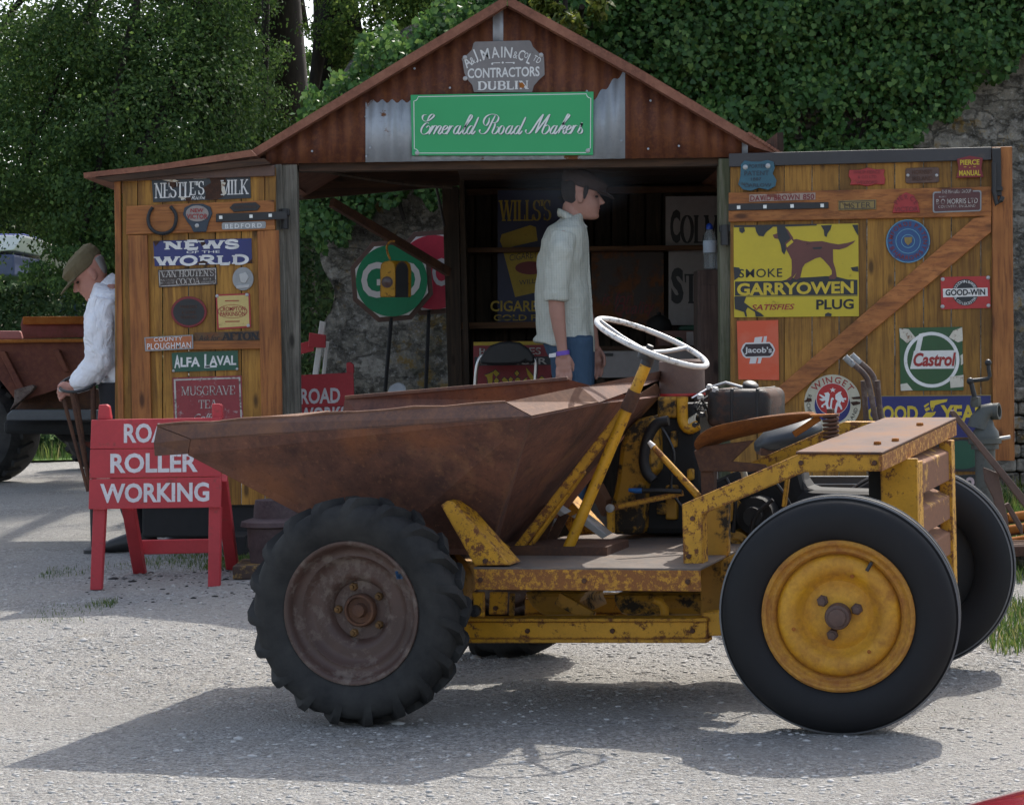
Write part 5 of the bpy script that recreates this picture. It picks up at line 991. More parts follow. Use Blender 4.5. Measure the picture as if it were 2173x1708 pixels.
def rear_wheel(c, ax, lab=None, R=.334, wd=.165):
    w_ = holder('wheel', dump)
    if lab: w_['label'] = lab
    mb = MB(); pr = [(.203, .03), (.212, .020), (.235, .008), (.250, .0035), (.270, .0008), (.290, .003), (.308, .010), (.319, .019), (.3225, .024), (.3205, .028), (.3205, .033), (.331, .036), (.333, .052), (.3225, .056), (.3225, .061), (R, .064)]
    mb.lathe(pr + [(r, wd - h) for r, h in reversed(pr)], c, ax, 96); dp('tyre', MT['tyre_smooth'], mb, w_, smooth=28)
    mb = MB()
    for h in (.0345, wd - .021, wd - .0345): q = .3225 if h in (.021, wd - .021) else .333; mb.lathe([(q - .004, h - .0035), (q + .0012, h - .0016), (q + .0012, h + .0016), (q - .004, h + .0035)], c, ax, 96)
    dp('tread_rib', MT['sunlit_rib'], mb, w_, smooth=60)
    mb = MB(); mb.lathe([(.208, wd - .03), (.2, wd - .06), (.15, wd - .05), (.12, wd - .02), (.09, wd), (0, wd)], c, ax, 40); dp('brake_drum', MT['blackmatt'], mb, w_, smooth=40)
    mb = MB(); mb.lathe([(.214, .024), (.212, .014), (.206, .010), (.200, .012), (.196, .022), (.190, .026), (.182, .024), (.176, .032), (.173, .044), (.170, .046)], c, ax, 64)
    dp('rim', MT['yellow_rim'], mb, w_, smooth=40)
    mb = MB(); mb.lathe([(.1715, .046), (.168, .034), (.160, .026), (.145, .022), (.128, .024), (.116, .034), (.106, .048), (.096, .054), (.086, .050), (.078, .044), (.050, .042), (.0, .042)], c, ax, 64); dp('wheel_disc', MT['yellow_wheel'], mb, w_, smooth=40)
    mb = MB(); mb.lathe([(.036, .046), (.036, .004), (.033, -.006), (.026, -.008), (.024, -.020), (.014, -.022), (.0, -.022)], c, ax, 24); dp('hub', MT['brown_steel'], mb, w_, smooth=40)
    u = ZV; v = -ax.cross(u)
    for x, y in ((-112, 40), (93, 90), (38, -115)):
        p = Vector(c) + ax * .042 + v * (x * .000462) + u * (y * .000462)
        mb = MB(); hexnut(mb, p, -ax, .0165, .02); mb.lathe([(.009, 0), (.009, .03), (0, .031)], p, -ax, 10); dp('wheel_nut', MT['brown_steel'], mb, w_, smooth=30)
    for x, y in ((-90, 240), (270, -80), (-180, -215)):
        p = Vector(c) + ax * .026 + v * (x * .000462) + u * (y * .000462); mb = MB(); mb.lathe([(.006, 0), (.005, .006), (0, .007)], p, -ax, 8); dp('stud', MT['orange_rust'], mb, w_)
    mb = MB(); p = Vector(c) + ax * .026 + v * (-.095) + u * .148; mb.tube([p, p - ax * .018, p - ax * .02 + v * .012 - u * .02], .0055, 6); dp('valve', MT['black'], mb, w_)
    return w_
MT['yellow_wheel'] = M_worn('yellow_wheel_paint', (.60, .30, .014), .40, 14, rust=((.22, .085, .022), (.40, .16, .028)), soft=.14, rough=.5, grime=.15); MT['yellow_rim'] = M_worn('yellow_rim_paint', (.52, .26, .022), .50, 18, rust=((.19, .07, .025), (.36, .14, .03)), soft=.14, rough=.55, grime=.15)
c0 = vp(738, 1306, -.05); c0.z = .339; c1 = vp(1777, 1309, .07); c1.z = .334
front_wheel(c0, LV, 'lugged front tyre on a brown rusted wheel facing the camera')
front_wheel(c0 + LV * 1.55, -LV)
RA = Vector((math.sin(rad(13)), math.cos(rad(13)), 0))      # rear wheels are the steered ones
rear_wheel(c1, RA, 'smooth ribbed rear tyre on a yellow wheel facing the camera')
rear_wheel(c1 + LV * 1.42 + ZV * .004 - FV * .03, -RA)
mb = MB(); mb.beam(c0 + LV * .12, c0 + LV * 1.38, .09, .09); mb.ball(c0 + LV * .75, (.13, .13, .13)); dp('front_axle', MT['yellow_oily'], mb, smooth=40)
mb = MB(); mb.beam(c1 + LV * .10, c1 + LV * 1.22, .07, .07); dp('rear_axle', MT['yellow_oily'], mb)

# hopper (an open sheet steel skip)
def mir(p, k=1.50):
    q = p - OV; l = q.dot(LV); return p + LV * (k - 2 * l)
r1 = vp(405, 932, .07); Dd = vp(1127, 885, .05); Cc = vp(1269, 855, .37); Bb = vp(1230, 823, .36); A_ = vp(1073, 856, .09); t1 = vp(335, 905, .09); t2 = vp(330, 967, .07); t3 = vp(400, 963, .09); Kk = vp(1035, 1174, .45); Mm = vp(800, 1174, .36)
K2 = vp(1050, 1166, .60)
m1 = {k: mir(p) for k, p in dict(r1=r1, D=Dd, C=Cc, B=Bb, A=A_, t1=t1, t2=t2, t3=t3, K=Kk, M=Mm, K2=K2).items()}
up = ZV * .032
mb = MB()
mb.add([r1, Dd, Kk, Mm, t3], [(0, 1, 2, 3, 4)]); mb.add([Dd, Cc, K2, Kk], [(0, 1, 2, 3)]); mb.add([Cc, m1['C'], m1['K2'], K2], [(0, 1, 2, 3)])
mb.add([m1['D'], m1['C'], m1['K2'], m1['K']], [(0, 1, 2, 3)])
f1 = vp(733, 846, 1.40); f2 = vp(1205, 806, 1.40); f0 = vp(729, 868, 1.40)
mb.add([f0, f1, f2, m1['D'], m1['K'], m1['M']], [(0, 1, 2, 3, 4, 5)])
mb.add([m1['t3'], f0, m1['M']], [(0, 1, 2)])
mb.add([t3, m1['t3'], m1['M'], Mm], [(0, 1, 2, 3)]); mb.add([Mm, m1['M'], m1['K'], Kk], [(0, 1, 2, 3)]); mb.add([Kk, m1['K'], m1['K2'], K2], [(0, 1, 2, 3)])
def solid(o, t, off=0.0): md = o.modifiers.new('t', 'SOLIDIFY'); md.thickness = t; md.offset = off; return o
hop = solid(dp('hopper', MT['hopper'], mb, recalc=False), .008)
mb = MB(); mb.add([t1, A_, Dd, r1], [(0, 1, 2, 3)]); solid(dp('rim_band', MT['hopper_rim'], mb, hop, recalc=False), .01)
mb = MB(); mb.add([A_ + ZV * .001, Bb, Cc, Dd + ZV * .001], [(0, 1, 2, 3)]); solid(dp('corner_flange', MT['polished'], mb, hop, recalc=False), .008)
mb = MB(); mb.tube([Dd, Kk], .005, 6); dp('weld_seam', MT['hopper_rim'], mb, hop, smooth=60)
mb = MB(); mb.tube([t1 + ZV * .002] + [t1.lerp(A_, k / 12) + ZV * (.002 + .0035 * math.sin(k * 2.3)) for k in range(1, 12)] + [A_ + ZV * .002], .0065, 8); dp('rolled_edge', MT['polished'], mb, hop, smooth=60)
mb = MB(); mb.tube([r1.lerp(Dd, k / 10) + ZV * (.002 * math.sin(k * 1.9)) for k in range(11)], .004, 6); dp('weld_seam', MT['hopper_rim'], mb, hop, smooth=60)
Bf = vp(1402, 788, 1.12); Cf = vp(1402, 806, 1.16)
mb = MB(); mb.add([Bb, Bf, Cf, Cc], [(0, 1, 2, 3)]); solid(dp('rear_flange', MT['hopper_rim'], mb, hop, recalc=False), .008)
mb = MB(); mb.add([vp(1330, 852, 1.0), vp(1392, 814, 1.12), vp(1402, 832, 1.14), vp(1350, 885, 1.0), vp(1310, 905, .95)], [(0, 1, 2, 3, 4)]); solid(dp('corner_flange', MT['polished'], mb, hop, recalc=False), .008)
mb = MB(); mb.add([t1, r1, t3, t2, vp(328, 940, .07)], [(0, 1, 2, 3, 4)]); solid(dp('lip_end', MT['hopper_rim'], mb, hop, recalc=False), .012)
mb = MB(); mb.prism([t1, t2, m1['t2'], m1['t1']], FV * -.012); solid(dp('front_lip', MT['hopper_rim'], mb, hop), .002)
mb = MB(); mb.add([t1 - FV * .012, m1['t1'] - FV * .012, m1['t3'] - FV * .03 + ZV * .02, t3 - FV * .03 + ZV * .02], [(0, 1, 2, 3)]); solid(dp('lip_plate', MT['polished'], mb, hop, recalc=False), .006)
mb = MB(); a, b = f1, f2; mb.beam(a + ZV * .004, b + ZV * .004, .02, .014); dp('far_rim', MT['hopper_rim'], mb, hop, bevel=.003)
mb = MB()
for l in (.5, 1.0): mb.beam(W(-.28, l, .47), W(-.05, l, .62), .05, .03)
dp('hopper_pivot', MT['yellow_oily'], mb)

# chassis
def slb(l, poly, dep, name, mat, parent=None, bevel=.003): mb = MB(); slab(mb, vl(l), poly, -dep, 0); return dp(name, mat, mb, parent, bevel=bevel)
def shifted(o_poly, l, dep, dl, name, mat, dz=0.0):
    mb = MB(); P = [vl(l)(*p) + LV * dl + ZV * dz for p in o_poly]; mb.prism(P, LV * dep); return dp(name, mat, mb, bevel=.003)
BM = [(985, 1356), (1500, 1356), (1500, 1318), (985, 1320)]
for dl in (0, .62):
    mb = MB(); P = [vl(.40)(*p) + LV * dl for p in BM]; mb.prism(P, LV * .02)
    for (y0, y1) in ((1312, 1319), (1356, 1364)):
        Q = [vl(.385)(x, y) + LV * dl for x, y in ((985, y1), (1500, y1), (1500, y0), (985, y0))]; mb.prism(Q, LV * .075)
    Q = [vl(.41)(x, y) + LV * dl for x, y in ((1490, 1350), (1600, 1345), (1600, 1290), (1490, 1300))]; mb.prism(Q, LV * .05)
    dp('chassis_beam', MT['yellow'], mb, bevel=.002)
PLN = [(1005, 1205), (1485, 1208), (1487, 1255), (1008, 1251)]
slb(.20, PLN, .012, 'step_edge', MT['yellow_heavy'])
zt = vp(1005, 1205, .2).z
mb = MB(); q = [vp(1005, 1205, .2), vp(1485, 1208, .2)]; back = LV * 1.1
mb.prism([q[0] + ZV * .003, q[1] + ZV * .003, q[1] + back + ZV * .012, q[0] + back + ZV * .012], ZV * -.008); dp('floor_plate', MT['floor_plate'] if 'floor_plate' in MT else M_rust('chequer_floor', ((.10, .085, .075), (.165, .145, .13), (.22, .155, .11)), 5, rough=.75, bump=.3, spec=.15), mb, bevel=.002)
G = [(935, 1072), (949, 1062), (962, 1064), (1082, 1199), (1007, 1200)]
for dl in (0, 1.02): shifted(G, .20, .11, dl, 'guard_bracket', MT['yellow_worn'])
for poly, l, mat in ((zp([(215, 760), (300, 760), (300, 930), (262, 930), (230, 900)]), .30, 'yellow'), (zp([(335, 760), (455, 760), (450, 912), (330, 912)]), .42, 'yellow'), (zp([(470, 770), (505, 770), (500, 920), (465, 920)]), .5, 'yellow_oily')):
    for dl in (0, .8): shifted(poly, l, .012, dl, 'hanger_plate', MT[mat])
mb = MB(); p0 = vp(*zp([(245, 885)])[0], .29); mb.lathe([(.018, 0), (.018, .02), (.008, .022), (.008, .03), (0, .03)], p0, -LV, 12); dp('pivot_pin', MT['black'], mb, smooth=40)
mb = MB(); mb.prism([vl(.62)(*p) for p in zp([(560, 760), (990, 760), (930, 830), (980, 920), (700, 925), (620, 860)])], LV * .3); dp('gearbox', MT['yellow_oily'], mb, bevel=.02)
mb = MB(); mb.beam(vp(*zp([(800, 800)])[0], .5), vp(*zp([(1040, 935)])[0], .5), .02, .04); dp('strut', MT['yellow_oily'], mb, bevel=.003)
mb = MB(); mb.prism([vl(.60)(*p) for p in zp([(1150, 770), (1870, 770), (1870, 925), (1215, 925)])], LV * .3); dp('engine_sump', MT['yellow_oily'], mb, bevel=.025)
mb = MB(); mb.tube([vp(*p, .52) for p in zp([(1450, 815), (1500, 830), (1525, 870), (1525, 930)])], .014, 8); dp('pipe', MT['yellow'], mb, smooth=60)

# seat frame, hood and grille
SF = [(1447, 1070), (1697, 962), (1871, 963), (1872, 1000), (1706, 1002), (1490, 1092), (1492, 1204), (1450, 1204)]
slb(.33, SF, .07, 'side_frame', MT['yellow_worn']); shifted(SF, .33, .06, .80, 'side_frame', MT['yellow_worn'], .06)
NL, NR, FR, FL = vp(1688, 961, .32), vp(1872, 962, .32), vp(2030, 888, 1.2), vp(1878, 888, 1.2)
mb = MB(); mb.prism([NL + ZV * .004, NR + ZV * .004, FR + ZV * .004, FL + ZV * .004], ZV * -.008)
hood = dp('hood', MT['hood'], mb, bevel=.003)
mb = MB(); mb.prism([NR + ZV * -.005, FR + ZV * -.005, FR + ZV * -.055, NR + ZV * -.052], FV * .012); dp('hood_lip', MT['yellow_heavy'], mb, hood, bevel=.003)
for px, py in ((1952, 903), (1862, 943), (1900, 936)):
    # bolt heads sitting on the sloping plate
    d = ray(px, py); n = (NR - NL).cross(FL - NL).normalized(); t = (NL + ZV * .004 - CAM).dot(n) / d.dot(n); mb = MB(); hexnut(mb, CAM + d * t, ZV, .011, .009); dp('bolt', MT['orange_rust'], mb, hood)
MT['slat'] = M_worn('rusty_slat', (.50, .25, .02), .66, 14, rust=((.10, .05, .032), (.26, .105, .045)))
def gs(l): return -1.53 - .05 * (l - .6) / .5
def gbox(l0, l1, z0, z1, ds0, ds1, name, mat):
    mb = MB(); mb.hexa([W(gs(l) + ds, l, z) for ds in (ds0, ds1) for l, z in ((l0, z0), (l1, z0), (l1, z1), (l0, z1))]); return dp(name, mat, mb, bevel=.003)
gbox(.60, .66, .30, .735, -.02, .02, 'grille_post', MT['yellow_worn']); gbox(1.06, 1.11, .30, .775, -.02, .02, 'grille_post', MT['yellow_worn'])
gbox(.585, .60, .32, .745, -.02, .09, 'grille_side', MT['yellow'])
for zc, h in ((.676, .092), (.545, .075), (.43, .07)):
    mb = MB(); zt1, zb1 = zc + h / 2, zc - h / 2
    P = [W(gs(.66) + .05, .66, zt1 + .028), W(gs(.66) - .012, .66, zt1), W(gs(.66) - .012, .66, zb1), W(gs(.66) + .02, .66, zb1 - .004)]; Q = [q + W(gs(1.06), 1.06, 0) - W(gs(.66), .66, 0) + ZV * .018 for q in P]
    mb.hexa(P + Q); dp('grille_slat', MT['slat'], mb, bevel=.004)
gbox(.64, 1.07, .32, .72, .09, .14, 'radiator', MT['blackmatt'])
mb = MB(); mb.prism([vl(.52)(*p) for p in ((1528, 1190), (1566, 1170), (1562, 1345), (1530, 1345))], LV * .05); dp('rear_bracket', MT['yellow_oily'], mb, bevel=.004)
mb = MB(); mb.prism([vl(1.06)(*p) for p in ((1490, 1030), (1560, 1000), (1690, 985), (1705, 1040), (1860, 1045), (1860, 1240), (1495, 1250))], LV * .2); dp('gearbox_casing', MT['blackmatt'], mb, bevel=.03)
for k, (x, y, r_, mt) in enumerate(((1530, 1085, .045, 'yellow_oily'), (1600, 1095, .06, 'blackmatt'), (1560, 1160, .05, 'yellow_oily'), (1660, 1120, .04, 'dark_rust'), (1625, 1180, .055, 'yellow_oily'))):
    mb = MB(); mb.lathe([(0, -.03), (r_ * .5, -.03), (r_ * .55, 0), (r_, .005), (r_, .12), (0, .12)], vp(x, y, .93), LV, 18); dp('casing_cover', MT[mt], mb, smooth=40)
for pts in ([(1540, 1015), (1560, 1060), (1556, 1130)], [(1590, 990), (1650, 1030), (1690, 1100)], [(1640, 1060), (1600, 1100), (1590, 1180)]):
    mb = MB(); mb.tube([vp(*q, .9) for q in catmull(pts, 4)], .007, 6); dp('fuel_pipe', MT['black'], mb, smooth=60)
mb = MB(); mb.beam(vp(1672, 1010, .8), vp(1664, 1075, .8), .012, .03, up=LV); dp('bracket', MT['yellow'], mb, bevel=.003)
mb = MB(); mb.tube([vp(*q, .8) for q in zh([(335, 690), (370, 680), (400, 700), (410, 740)])], .011, 8); dp('tap', MT['bone'], mb, smooth=60)

# steering
cb, ct = vp(1205, 1165, .56), vp(1372, 772, .54)
mb = MB(); mb.tube([cb, ct], .0175, 14); dp('steering_column', MT['yellow'], mb, smooth=60)
d_ = (ct - cb).normalized()
mb = MB(); mb.tube([ct - d_ * .005, ct + d_ * .035], [.02, .017], 12); dp('column_head', MT['black'], mb, smooth=60)
cc = cb.lerp(ct, .80); mb = MB(); mb.tube([cc - d_ * .03, cc + d_ * .035], .022, 12); dp('column_clamp', MT['dark_rust'], mb, smooth=60)
mb = MB(); mb.beam(vp(1098, 1166, .58), vp(1342, 852, .56), .03, .02, up=LV); dp('column_strut', MT['yellow_worn'], mb, bevel=.003)
mb = MB(); mb.beam(vp(1122, 1164, .60), vp(1240, 1000, .59), .012, .03, up=LV); dp('column_strut', MT['yellow'], mb, bevel=.003)
sc_ = vp(1383, 727, .535); n_ = Vector((.385 * .975, -.20, .92 * .975)).normalized(); e1 = (Vector((1, 0, 0)) - n_ * n_.x).normalized(); e2 = n_.cross(e1); RS = .181
mb = MB(); mb.tube([sc_ + (e1 * math.cos(a) + e2 * math.sin(a)) * RS for a in [2 * math.pi * k / 48 for k in range(48)]], .0088, 10, closed=True)
sw = dp('steering_wheel', MT['wheel_white'], mb, smooth=80)
hubp = sc_ - n_ * .035
for a in (rad(165), rad(285), rad(45)):
    q = sc_ + (e1 * math.cos(a) + e2 * math.sin(a)) * RS; mb = MB(); mb.tube([hubp, hubp.lerp(q, .5) - n_ * .004, q], [.009, .007, .007], 8); dp('spoke', MT['silver'], mb, sw, smooth=60)
mb = MB(); mb.lathe([(.026, -.02), (.028, .0), (.024, .012), (.012, .016), (.010, .026), (0, .027)], hubp, n_, 16); dp('wheel_boss', MT['black'], mb, sw, smooth=40)

# engine
mb = MB(); mb.prism([vl(1.0)(*p) for p in zd([(790, 1432), (785, 1290), (825, 1100), (850, 890), (890, 785), (960, 725), (1070, 700), (1085, 1040), (1000, 1120), (990, 1432)])], LV * .34); dp('engine_cowl', MT['yellow_oily'], mb, bevel=.02)
mb = MB(); mb.prism([vl(1.08)(*p) for p in zd([(985, 1430), (985, 1060), (1075, 1000), (1080, 640), (1330, 640), (1350, 1430)])], LV * .3); dp('engine_block', MT['blackmatt'], mb, bevel=.02)
mb = MB(); mb.prism([vl(1.06)(*p) for p in zd([(1080, 720), (1080, 590), (1200, 590), (1200, 720)])], LV * .12); dp('intake', MT['yellow_oily'], mb, bevel=.008)
for a, b, c, d2 in ((1130, 1130, 1200, 1340), (1260, 1030, 1298, 1100), (1160, 800, 1195, 900), (1075, 1240, 1150, 1310)):
    mb = MB(); mb.prism([vl(1.055)(*p) for p in zd([(a, d2), (c, d2), (c, b), (a, b)])], LV * .05); dp('engine_casting', MT['yellow_oily'] if a != 1260 else MT['yellow'], mb, bevel=.006)
fc = vp(1448, 836, 1.16); mb = MB(); mb.lathe([(.0, .115), (.070, .115), (.076, .108), (.076, .0), (.070, -.004), (0, -.004)], fc, ZV, 36); dp('air_filter', MT['brown_steel'], mb, smooth=40)
mb = MB(); mb.lathe([(.077, .004), (.077, -.004), (.070, -.007), (0, -.007)], fc - ZV * .001, ZV, 36); dp('filter_ring', MT['signred'], mb, smooth=40)
mb = MB(); mb.tube([vp(*p, 1.06) for p in catmull(zd([(1235, 590), (1235, 690), (1240, 745), (1275, 785), (1330, 760)]), 4)], .0185, 12); dp('elbow_pipe', MT['yellow'], mb, smooth=60)
mb = MB(); mb.tube([vp(*p, .97) for p in catmull(zd([(1150, 735), (1080, 755), (1025, 840), (1000, 960), (1015, 1050), (1060, 1100)]), 5)], .0175, 10); dp('radiator_hose', MT['rubber'], mb, smooth=60)
for k in range(7):
    mb = MB(); x, y = (1300, 620), (1345, 660); a = random.uniform(0, 1)
    p = vp(*zd([(1290 + 14 * k, 600 + 35 * (k % 4))])[0], 1.08); q = vp(*zd([(1390 + 5 * k, 540 + 45 * k)])[0], 1.14); mb.tube([p, p.lerp(q, .5) + ZV * .02 * (a - .3), q], .004, 6); dp('fuel_pipe', MT['chrome'] if k % 3 == 0 else MT['black'], mb, smooth=60)
for x, y in ((1330, 640), (1360, 700), (1350, 590), (1320, 760), (1405, 530), (1440, 545)):
    mb = MB(); hexnut(mb, vp(*zd([(x, y)])[0], 1.07), -LV, .010, .03); dp('injector', MT['silver'] if y % 20 else MT['black'], mb)
mb = MB()
for k in range(5): mb.tube([vp(*zd([(1270 + 12 * k, 770 - 8 * k)])[0], 1.075) + (ZV * math.cos(a) + LV * math.sin(a)) * .022 for a in [math.pi * 2 * j / 12 for j in range(12)]], .004, 6, closed=True)
dp('bellows', MT['bone'], mb, smooth=60)
def rbox(l, x0, y0, x1, y1, dep, name, mat, bev, parent=None):
    mb = MB(); slab(mb, vl(l), [(x0, y1), (x1, y1), (x1, y0), (x0, y0)], -dep, 0); o = dp(name, mat, mb, parent, bevel=bev); o.modifiers[-1].segments = 5
    o.data.polygons.foreach_set('use_smooth', [True] * len(o.data.polygons)); return o
MT['tank'] = M_worn('dark_tank_paint', (.024, .020, .018), .45, 10, rust=((.05, .03, .024), (.11, .06, .042)), rough=.52, spec=.35)
tk = rbox(1.08, 1498, 826, 1632, 908, .30, 'fuel_tank', MT['tank'], .028)
for x in (1552, 1606):
    mb = MB(); P = [(x - 3, 828 + 78), (x + 3, 828 + 78), (x + 3, 824), (x - 3, 824)]; slab(mb, vl(1.077), P, -.306, 0); dp('tank_strap', MT['black'], mb, tk, bevel=.004)
p = vp(1592, 822, 1.2); mb = MB(); mb.lathe([(.026, -.012), (.028, .0), (.026, .012), (.018, .018), (0, .018)], p, Vector((.2, -.35, 1)), 20); dp('filler_cap', MT['black'], mb, tk, smooth=40)
mb = MB(); mb.tube([vp(x, y, 1.12) for x, y in ((1508, 822), (1540, 812), (1575, 822))], .006, 6); dp('tank_clip', MT['silver'], mb, tk, smooth=60)
mb = MB(); a, b = vp(*zd([(1045, 882)])[0], .74), vp(*zd([(1335, 1200)])[0], .72); mb.tube([a, b], [.009, .0125], 10); lv = dp('gear_lever', MT['yellow_worn'], mb, smooth=60)
mb = MB(); mb.tube([a - (b - a).normalized() * .012, a + (b - a).normalized() * .01], [.007, .011], 8); dp('lever_end', MT['white'], mb, lv, smooth=60)
mb = MB(); mb.tube([vp(*p, .94) for p in zd([(985, 1163), (1100, 1162), (1230, 1168)])], .008, 8); bl = dp('brake_lever', MT['black'], mb, smooth=60)
mb = MB(); mb.tube([vp(*p, .94) for p in zd([(908, 1158), (950, 1163), (990, 1163)])], [.006, .009, .008], 8); dp('blue_grip', M_plain('blue_plastic', (.02, .12, .35), .4), mb, bl, smooth=60)
mb = MB(); mb.beam(vp(*zd([(785, 1272)])[0], .93), vp(*zd([(1240, 1176)])[0], .95), .008, .018); dp('linkage_rod', MT['yellow_worn'], mb)
mb = MB(); mb.lathe([(.014, 0), (.014, .012), (0, .014)], vp(*zd([(797, 1268)])[0], .92), -LV, 12); dp('linkage_pin', MT['silver'], mb, smooth=40)
mb = MB(); mb.beam(vp(*zd([(800, 1420)])[0], .93), vp(*zd([(797, 1280)])[0], .93), .02, .024); dp('linkage_arm', MT['yellow'], mb, bevel=.003)
for poly, l in ((zd([(395, 1246), (432, 1244), (522, 1304), (488, 1320)]), .70), (zd([(555, 1318), (600, 1300), (780, 1436), (745, 1456)]), .86), (zd([(400, 1345), (440, 1350), (480, 1374), (440, 1380)]), .8), (zd([(690, 1215), (718, 1130), (770, 1225), (765, 1320), (740, 1316)]), 1.0), (zd([(160, 1530), (215, 1505), (290, 1512), (240, 1534)]), .76)):
    mb = MB(); P = [vl(l)(*p) for p in poly]; mb.prism(P, LV * .07 + ZV * .004); dp('pedal', MT['silver'] if l != 1.0 else MT['polished'], mb, bevel=.002)
mb = MB()
for a, b, l in (((430, 1310), (360, 1520), .76), ((520, 1300), (420, 1490), .8)): mb.beam(vp(*zd([a])[0], l), vp(*zd([b])[0], l), .01, .03)
dp('pedal_arm', MT['dark_rust'], mb)
mb = MB(); mb.box(W(-.40, .66, .468), (.40, .26, .03), Matrix.Rotation(-TH, 3, 'Z')); dp('column_base', MT['dark_rust'], mb)
# seat pan, spring, support
def seat_grid():
    top = zh([(78, 545), (100, 490), (170, 430), (300, 392), (500, 362), (660, 346), (790, 338)]); n = len(top); V = []; F = []; m_ = 8
    for j in range(m_ + 1):
        w_ = -1 + 2 * j / m_; l = .75 + .17 * w_
        for i, (x, y) in enumerate(top):
            u = i / (n - 1); wid = math.sin(math.pi * min(1, .22 + u * .75)) ** .5; ll = .75 + .17 * w_ * wid
            p = vp(x, y, .60); q = p - OV; s, z = q.dot(FV), q.z
            V.append(W(s, ll, z - .048 * (1 - w_ * w_) * math.sin(math.pi * min(.95, .12 + u * .85)) - (.0 if abs(w_) == 1 else .006)))
    for j in range(m_):
        for i in range(n - 1): F.append((j * n + i, j * n + i + 1, (j + 1) * n + i + 1, (j + 1) * n + i))
    return V, F
mb = MB(); mb.add(*seat_grid()); so_ = dp('seat', MT['seat_rust'], mb, smooth=180); solid(so_, .007); md = so_.modifiers.new('s', 'SUBSURF'); md.levels = md.render_levels = 2
mb = MB(); mb.prism([vl(.66)(*p) for p in zh([(85, 575), (150, 545), (470, 505), (330, 640), (545, 660), (545, 705), (125, 705)])], LV * .012); mb.prism([vl(.67)(*p) for p in zh([(128, 700), (212, 700), (212, 865), (135, 865)])], LV * .05); dp('seat_support', MT['dark_rust'], mb, bevel=.004)
mb = MB(); mb.beam(vp(*zh([(760, 352)])[0], .75), vp(*zh([(1000, 348)])[0], .75), .05, .008); mb.beam(vp(*zh([(720, 470)])[0], .75), vp(*zh([(880, 365)])[0], .75), .02, .02); dp('seat_arm', MT['orange_rust'], mb, bevel=.002)
mb = MB(); a, b = vp(*zh([(955, 525)])[0], .70), vp(*zh([(952, 345)])[0], .72); N_ = 96
mb.tube([a.lerp(b, k / N_) + (Vector((1, 0, 0)) * math.cos(k * 2 * math.pi * 7 / N_) + Vector((0, 1, 0)) * math.sin(k * 2 * math.pi * 7 / N_)) * .0215 for k in range(N_ + 1)], .0048, 6); dp('seat_spring', MT['dark_rust'], mb, smooth=60)
mb = MB(); hexnut(mb, b + ZV * .004, ZV, .012, .014); dp('bolt', MT['dark_rust'], mb)

# bolt heads about the frame
for px, py, l in ((1462, 1180, .329), (1470, 1100, .329), (1700, 982, .329), (1856, 982, .329), (1030, 1190, .199), (1020, 1230, .199), (1240, 1232, .199), (1460, 1234, .199), (1120, 1338, .399), (1300, 1338, .399), (1470, 1338, .399), (1052, 1290, .419), (1540, 1320, .405)):
    mb = MB(); hexnut(mb, vp(px, py, l), -LV, .008, .007); dp('bolt', MT['dark_rust'], mb, smooth=30)
mb = MB(); mb.tube([vp(x, y, .97) for x, y in catmull([(1400, 900), (1430, 960), (1425, 1040), (1470, 1100)], 5)], .005, 6); dp('cable', MT['black'], mb, smooth=60)

mb = MB(); mb.prism([vl(.56)(*q) for q in ((1486, 1090), (1545, 1066), (1545, 1310), (1486, 1312))], LV * .04); dp('frame_plate', MT['yellow_oily'], mb, bevel=.004)
# ------------------------------------------------------------------ people
m = Mat('skin', .55, 0, .4); n = m.noise(m.co(), 30, 4, .6); m.color(m.mix(n, (.33, .165, .12), (.44, .235, .18))); m.b.inputs['Subsurface Weight'].default_value = .08; m.b.inputs['Subsurface Radius'].default_value = (.01, .004, .002); m.bump(m.noise(m.co(), 90, 4), .15, .002); MT['skin'] = m.m
m = Mat('skin_ruddy', .55, 0, .4); n = m.noise(m.co(), 22, 5, .65); m.color(m.mix(n, (.36, .15, .11), (.50, .26, .20))); m.b.inputs['Subsurface Weight'].default_value = .08; m.b.inputs['Subsurface Radius'].default_value = (.01, .004, .002); m.bump(m.noise(m.co(), 70, 5), .3, .003); MT['skin_old'] = m.m
m = Mat('checked_cotton', .85, 0, .2); v = m.co(); sx = m.sep(v)
gx = m.ramp(m.math('ABSOLUTE', m.math('SINE', m.math('MULTIPLY', sx[0], 250.0))), [(.0, 1), (.22, 1), (.36, 0)]); gzz = m.ramp(m.math('ABSOLUTE', m.math('SINE', m.math('MULTIPLY', sx[2], 250.0))), [(.0, 1), (.22, 1), (.36, 0)])
base = m.mix(m.noise(v, 8, 4, .6), (.45, .46, .40), (.54, .545, .48)); base = m.mix(m.math('MULTIPLY', gx, .32), base, (.25, .29, .24)); base = m.mix(m.math('MULTIPLY', gzz, .2), base, (.28, .31, .26)); m.color(base)
w1 = m.noise(m.co((9, 9, 3.2), (0, .5, 0)), 1.0, 4, .55, 1.2); m.bump(w1, .75, .04); MT['check'] = m.m
m = Mat('white_cotton', .85, 0, .2); w1 = m.noise(m.co((8, 8, 6), (0, -.6, 0)), 1.0, 5, .55, 1.4); m.color((.78, .79, .83)); m.bump(w1, .9, .04); MT['white_cotton'] = m.m
m = Mat('denim', .9, 0, .2); m.color(m.mix(m.noise(m.co(), 14, 5, .6), (.028, .055, .095), (.06, .10, .155))); m.bump(m.noise(m.co((10, 10, 5)), 1, 4, .6, 1), .5, .03); MT['denim'] = m.m
MT['dark_trousers'] = M_plain('dark_trousers', (.02, .021, .025), .9, 0, .3, 12, .3); MT['boot'] = M_plain('black_boot', (.02, .02, .02), .5, 0, .3)
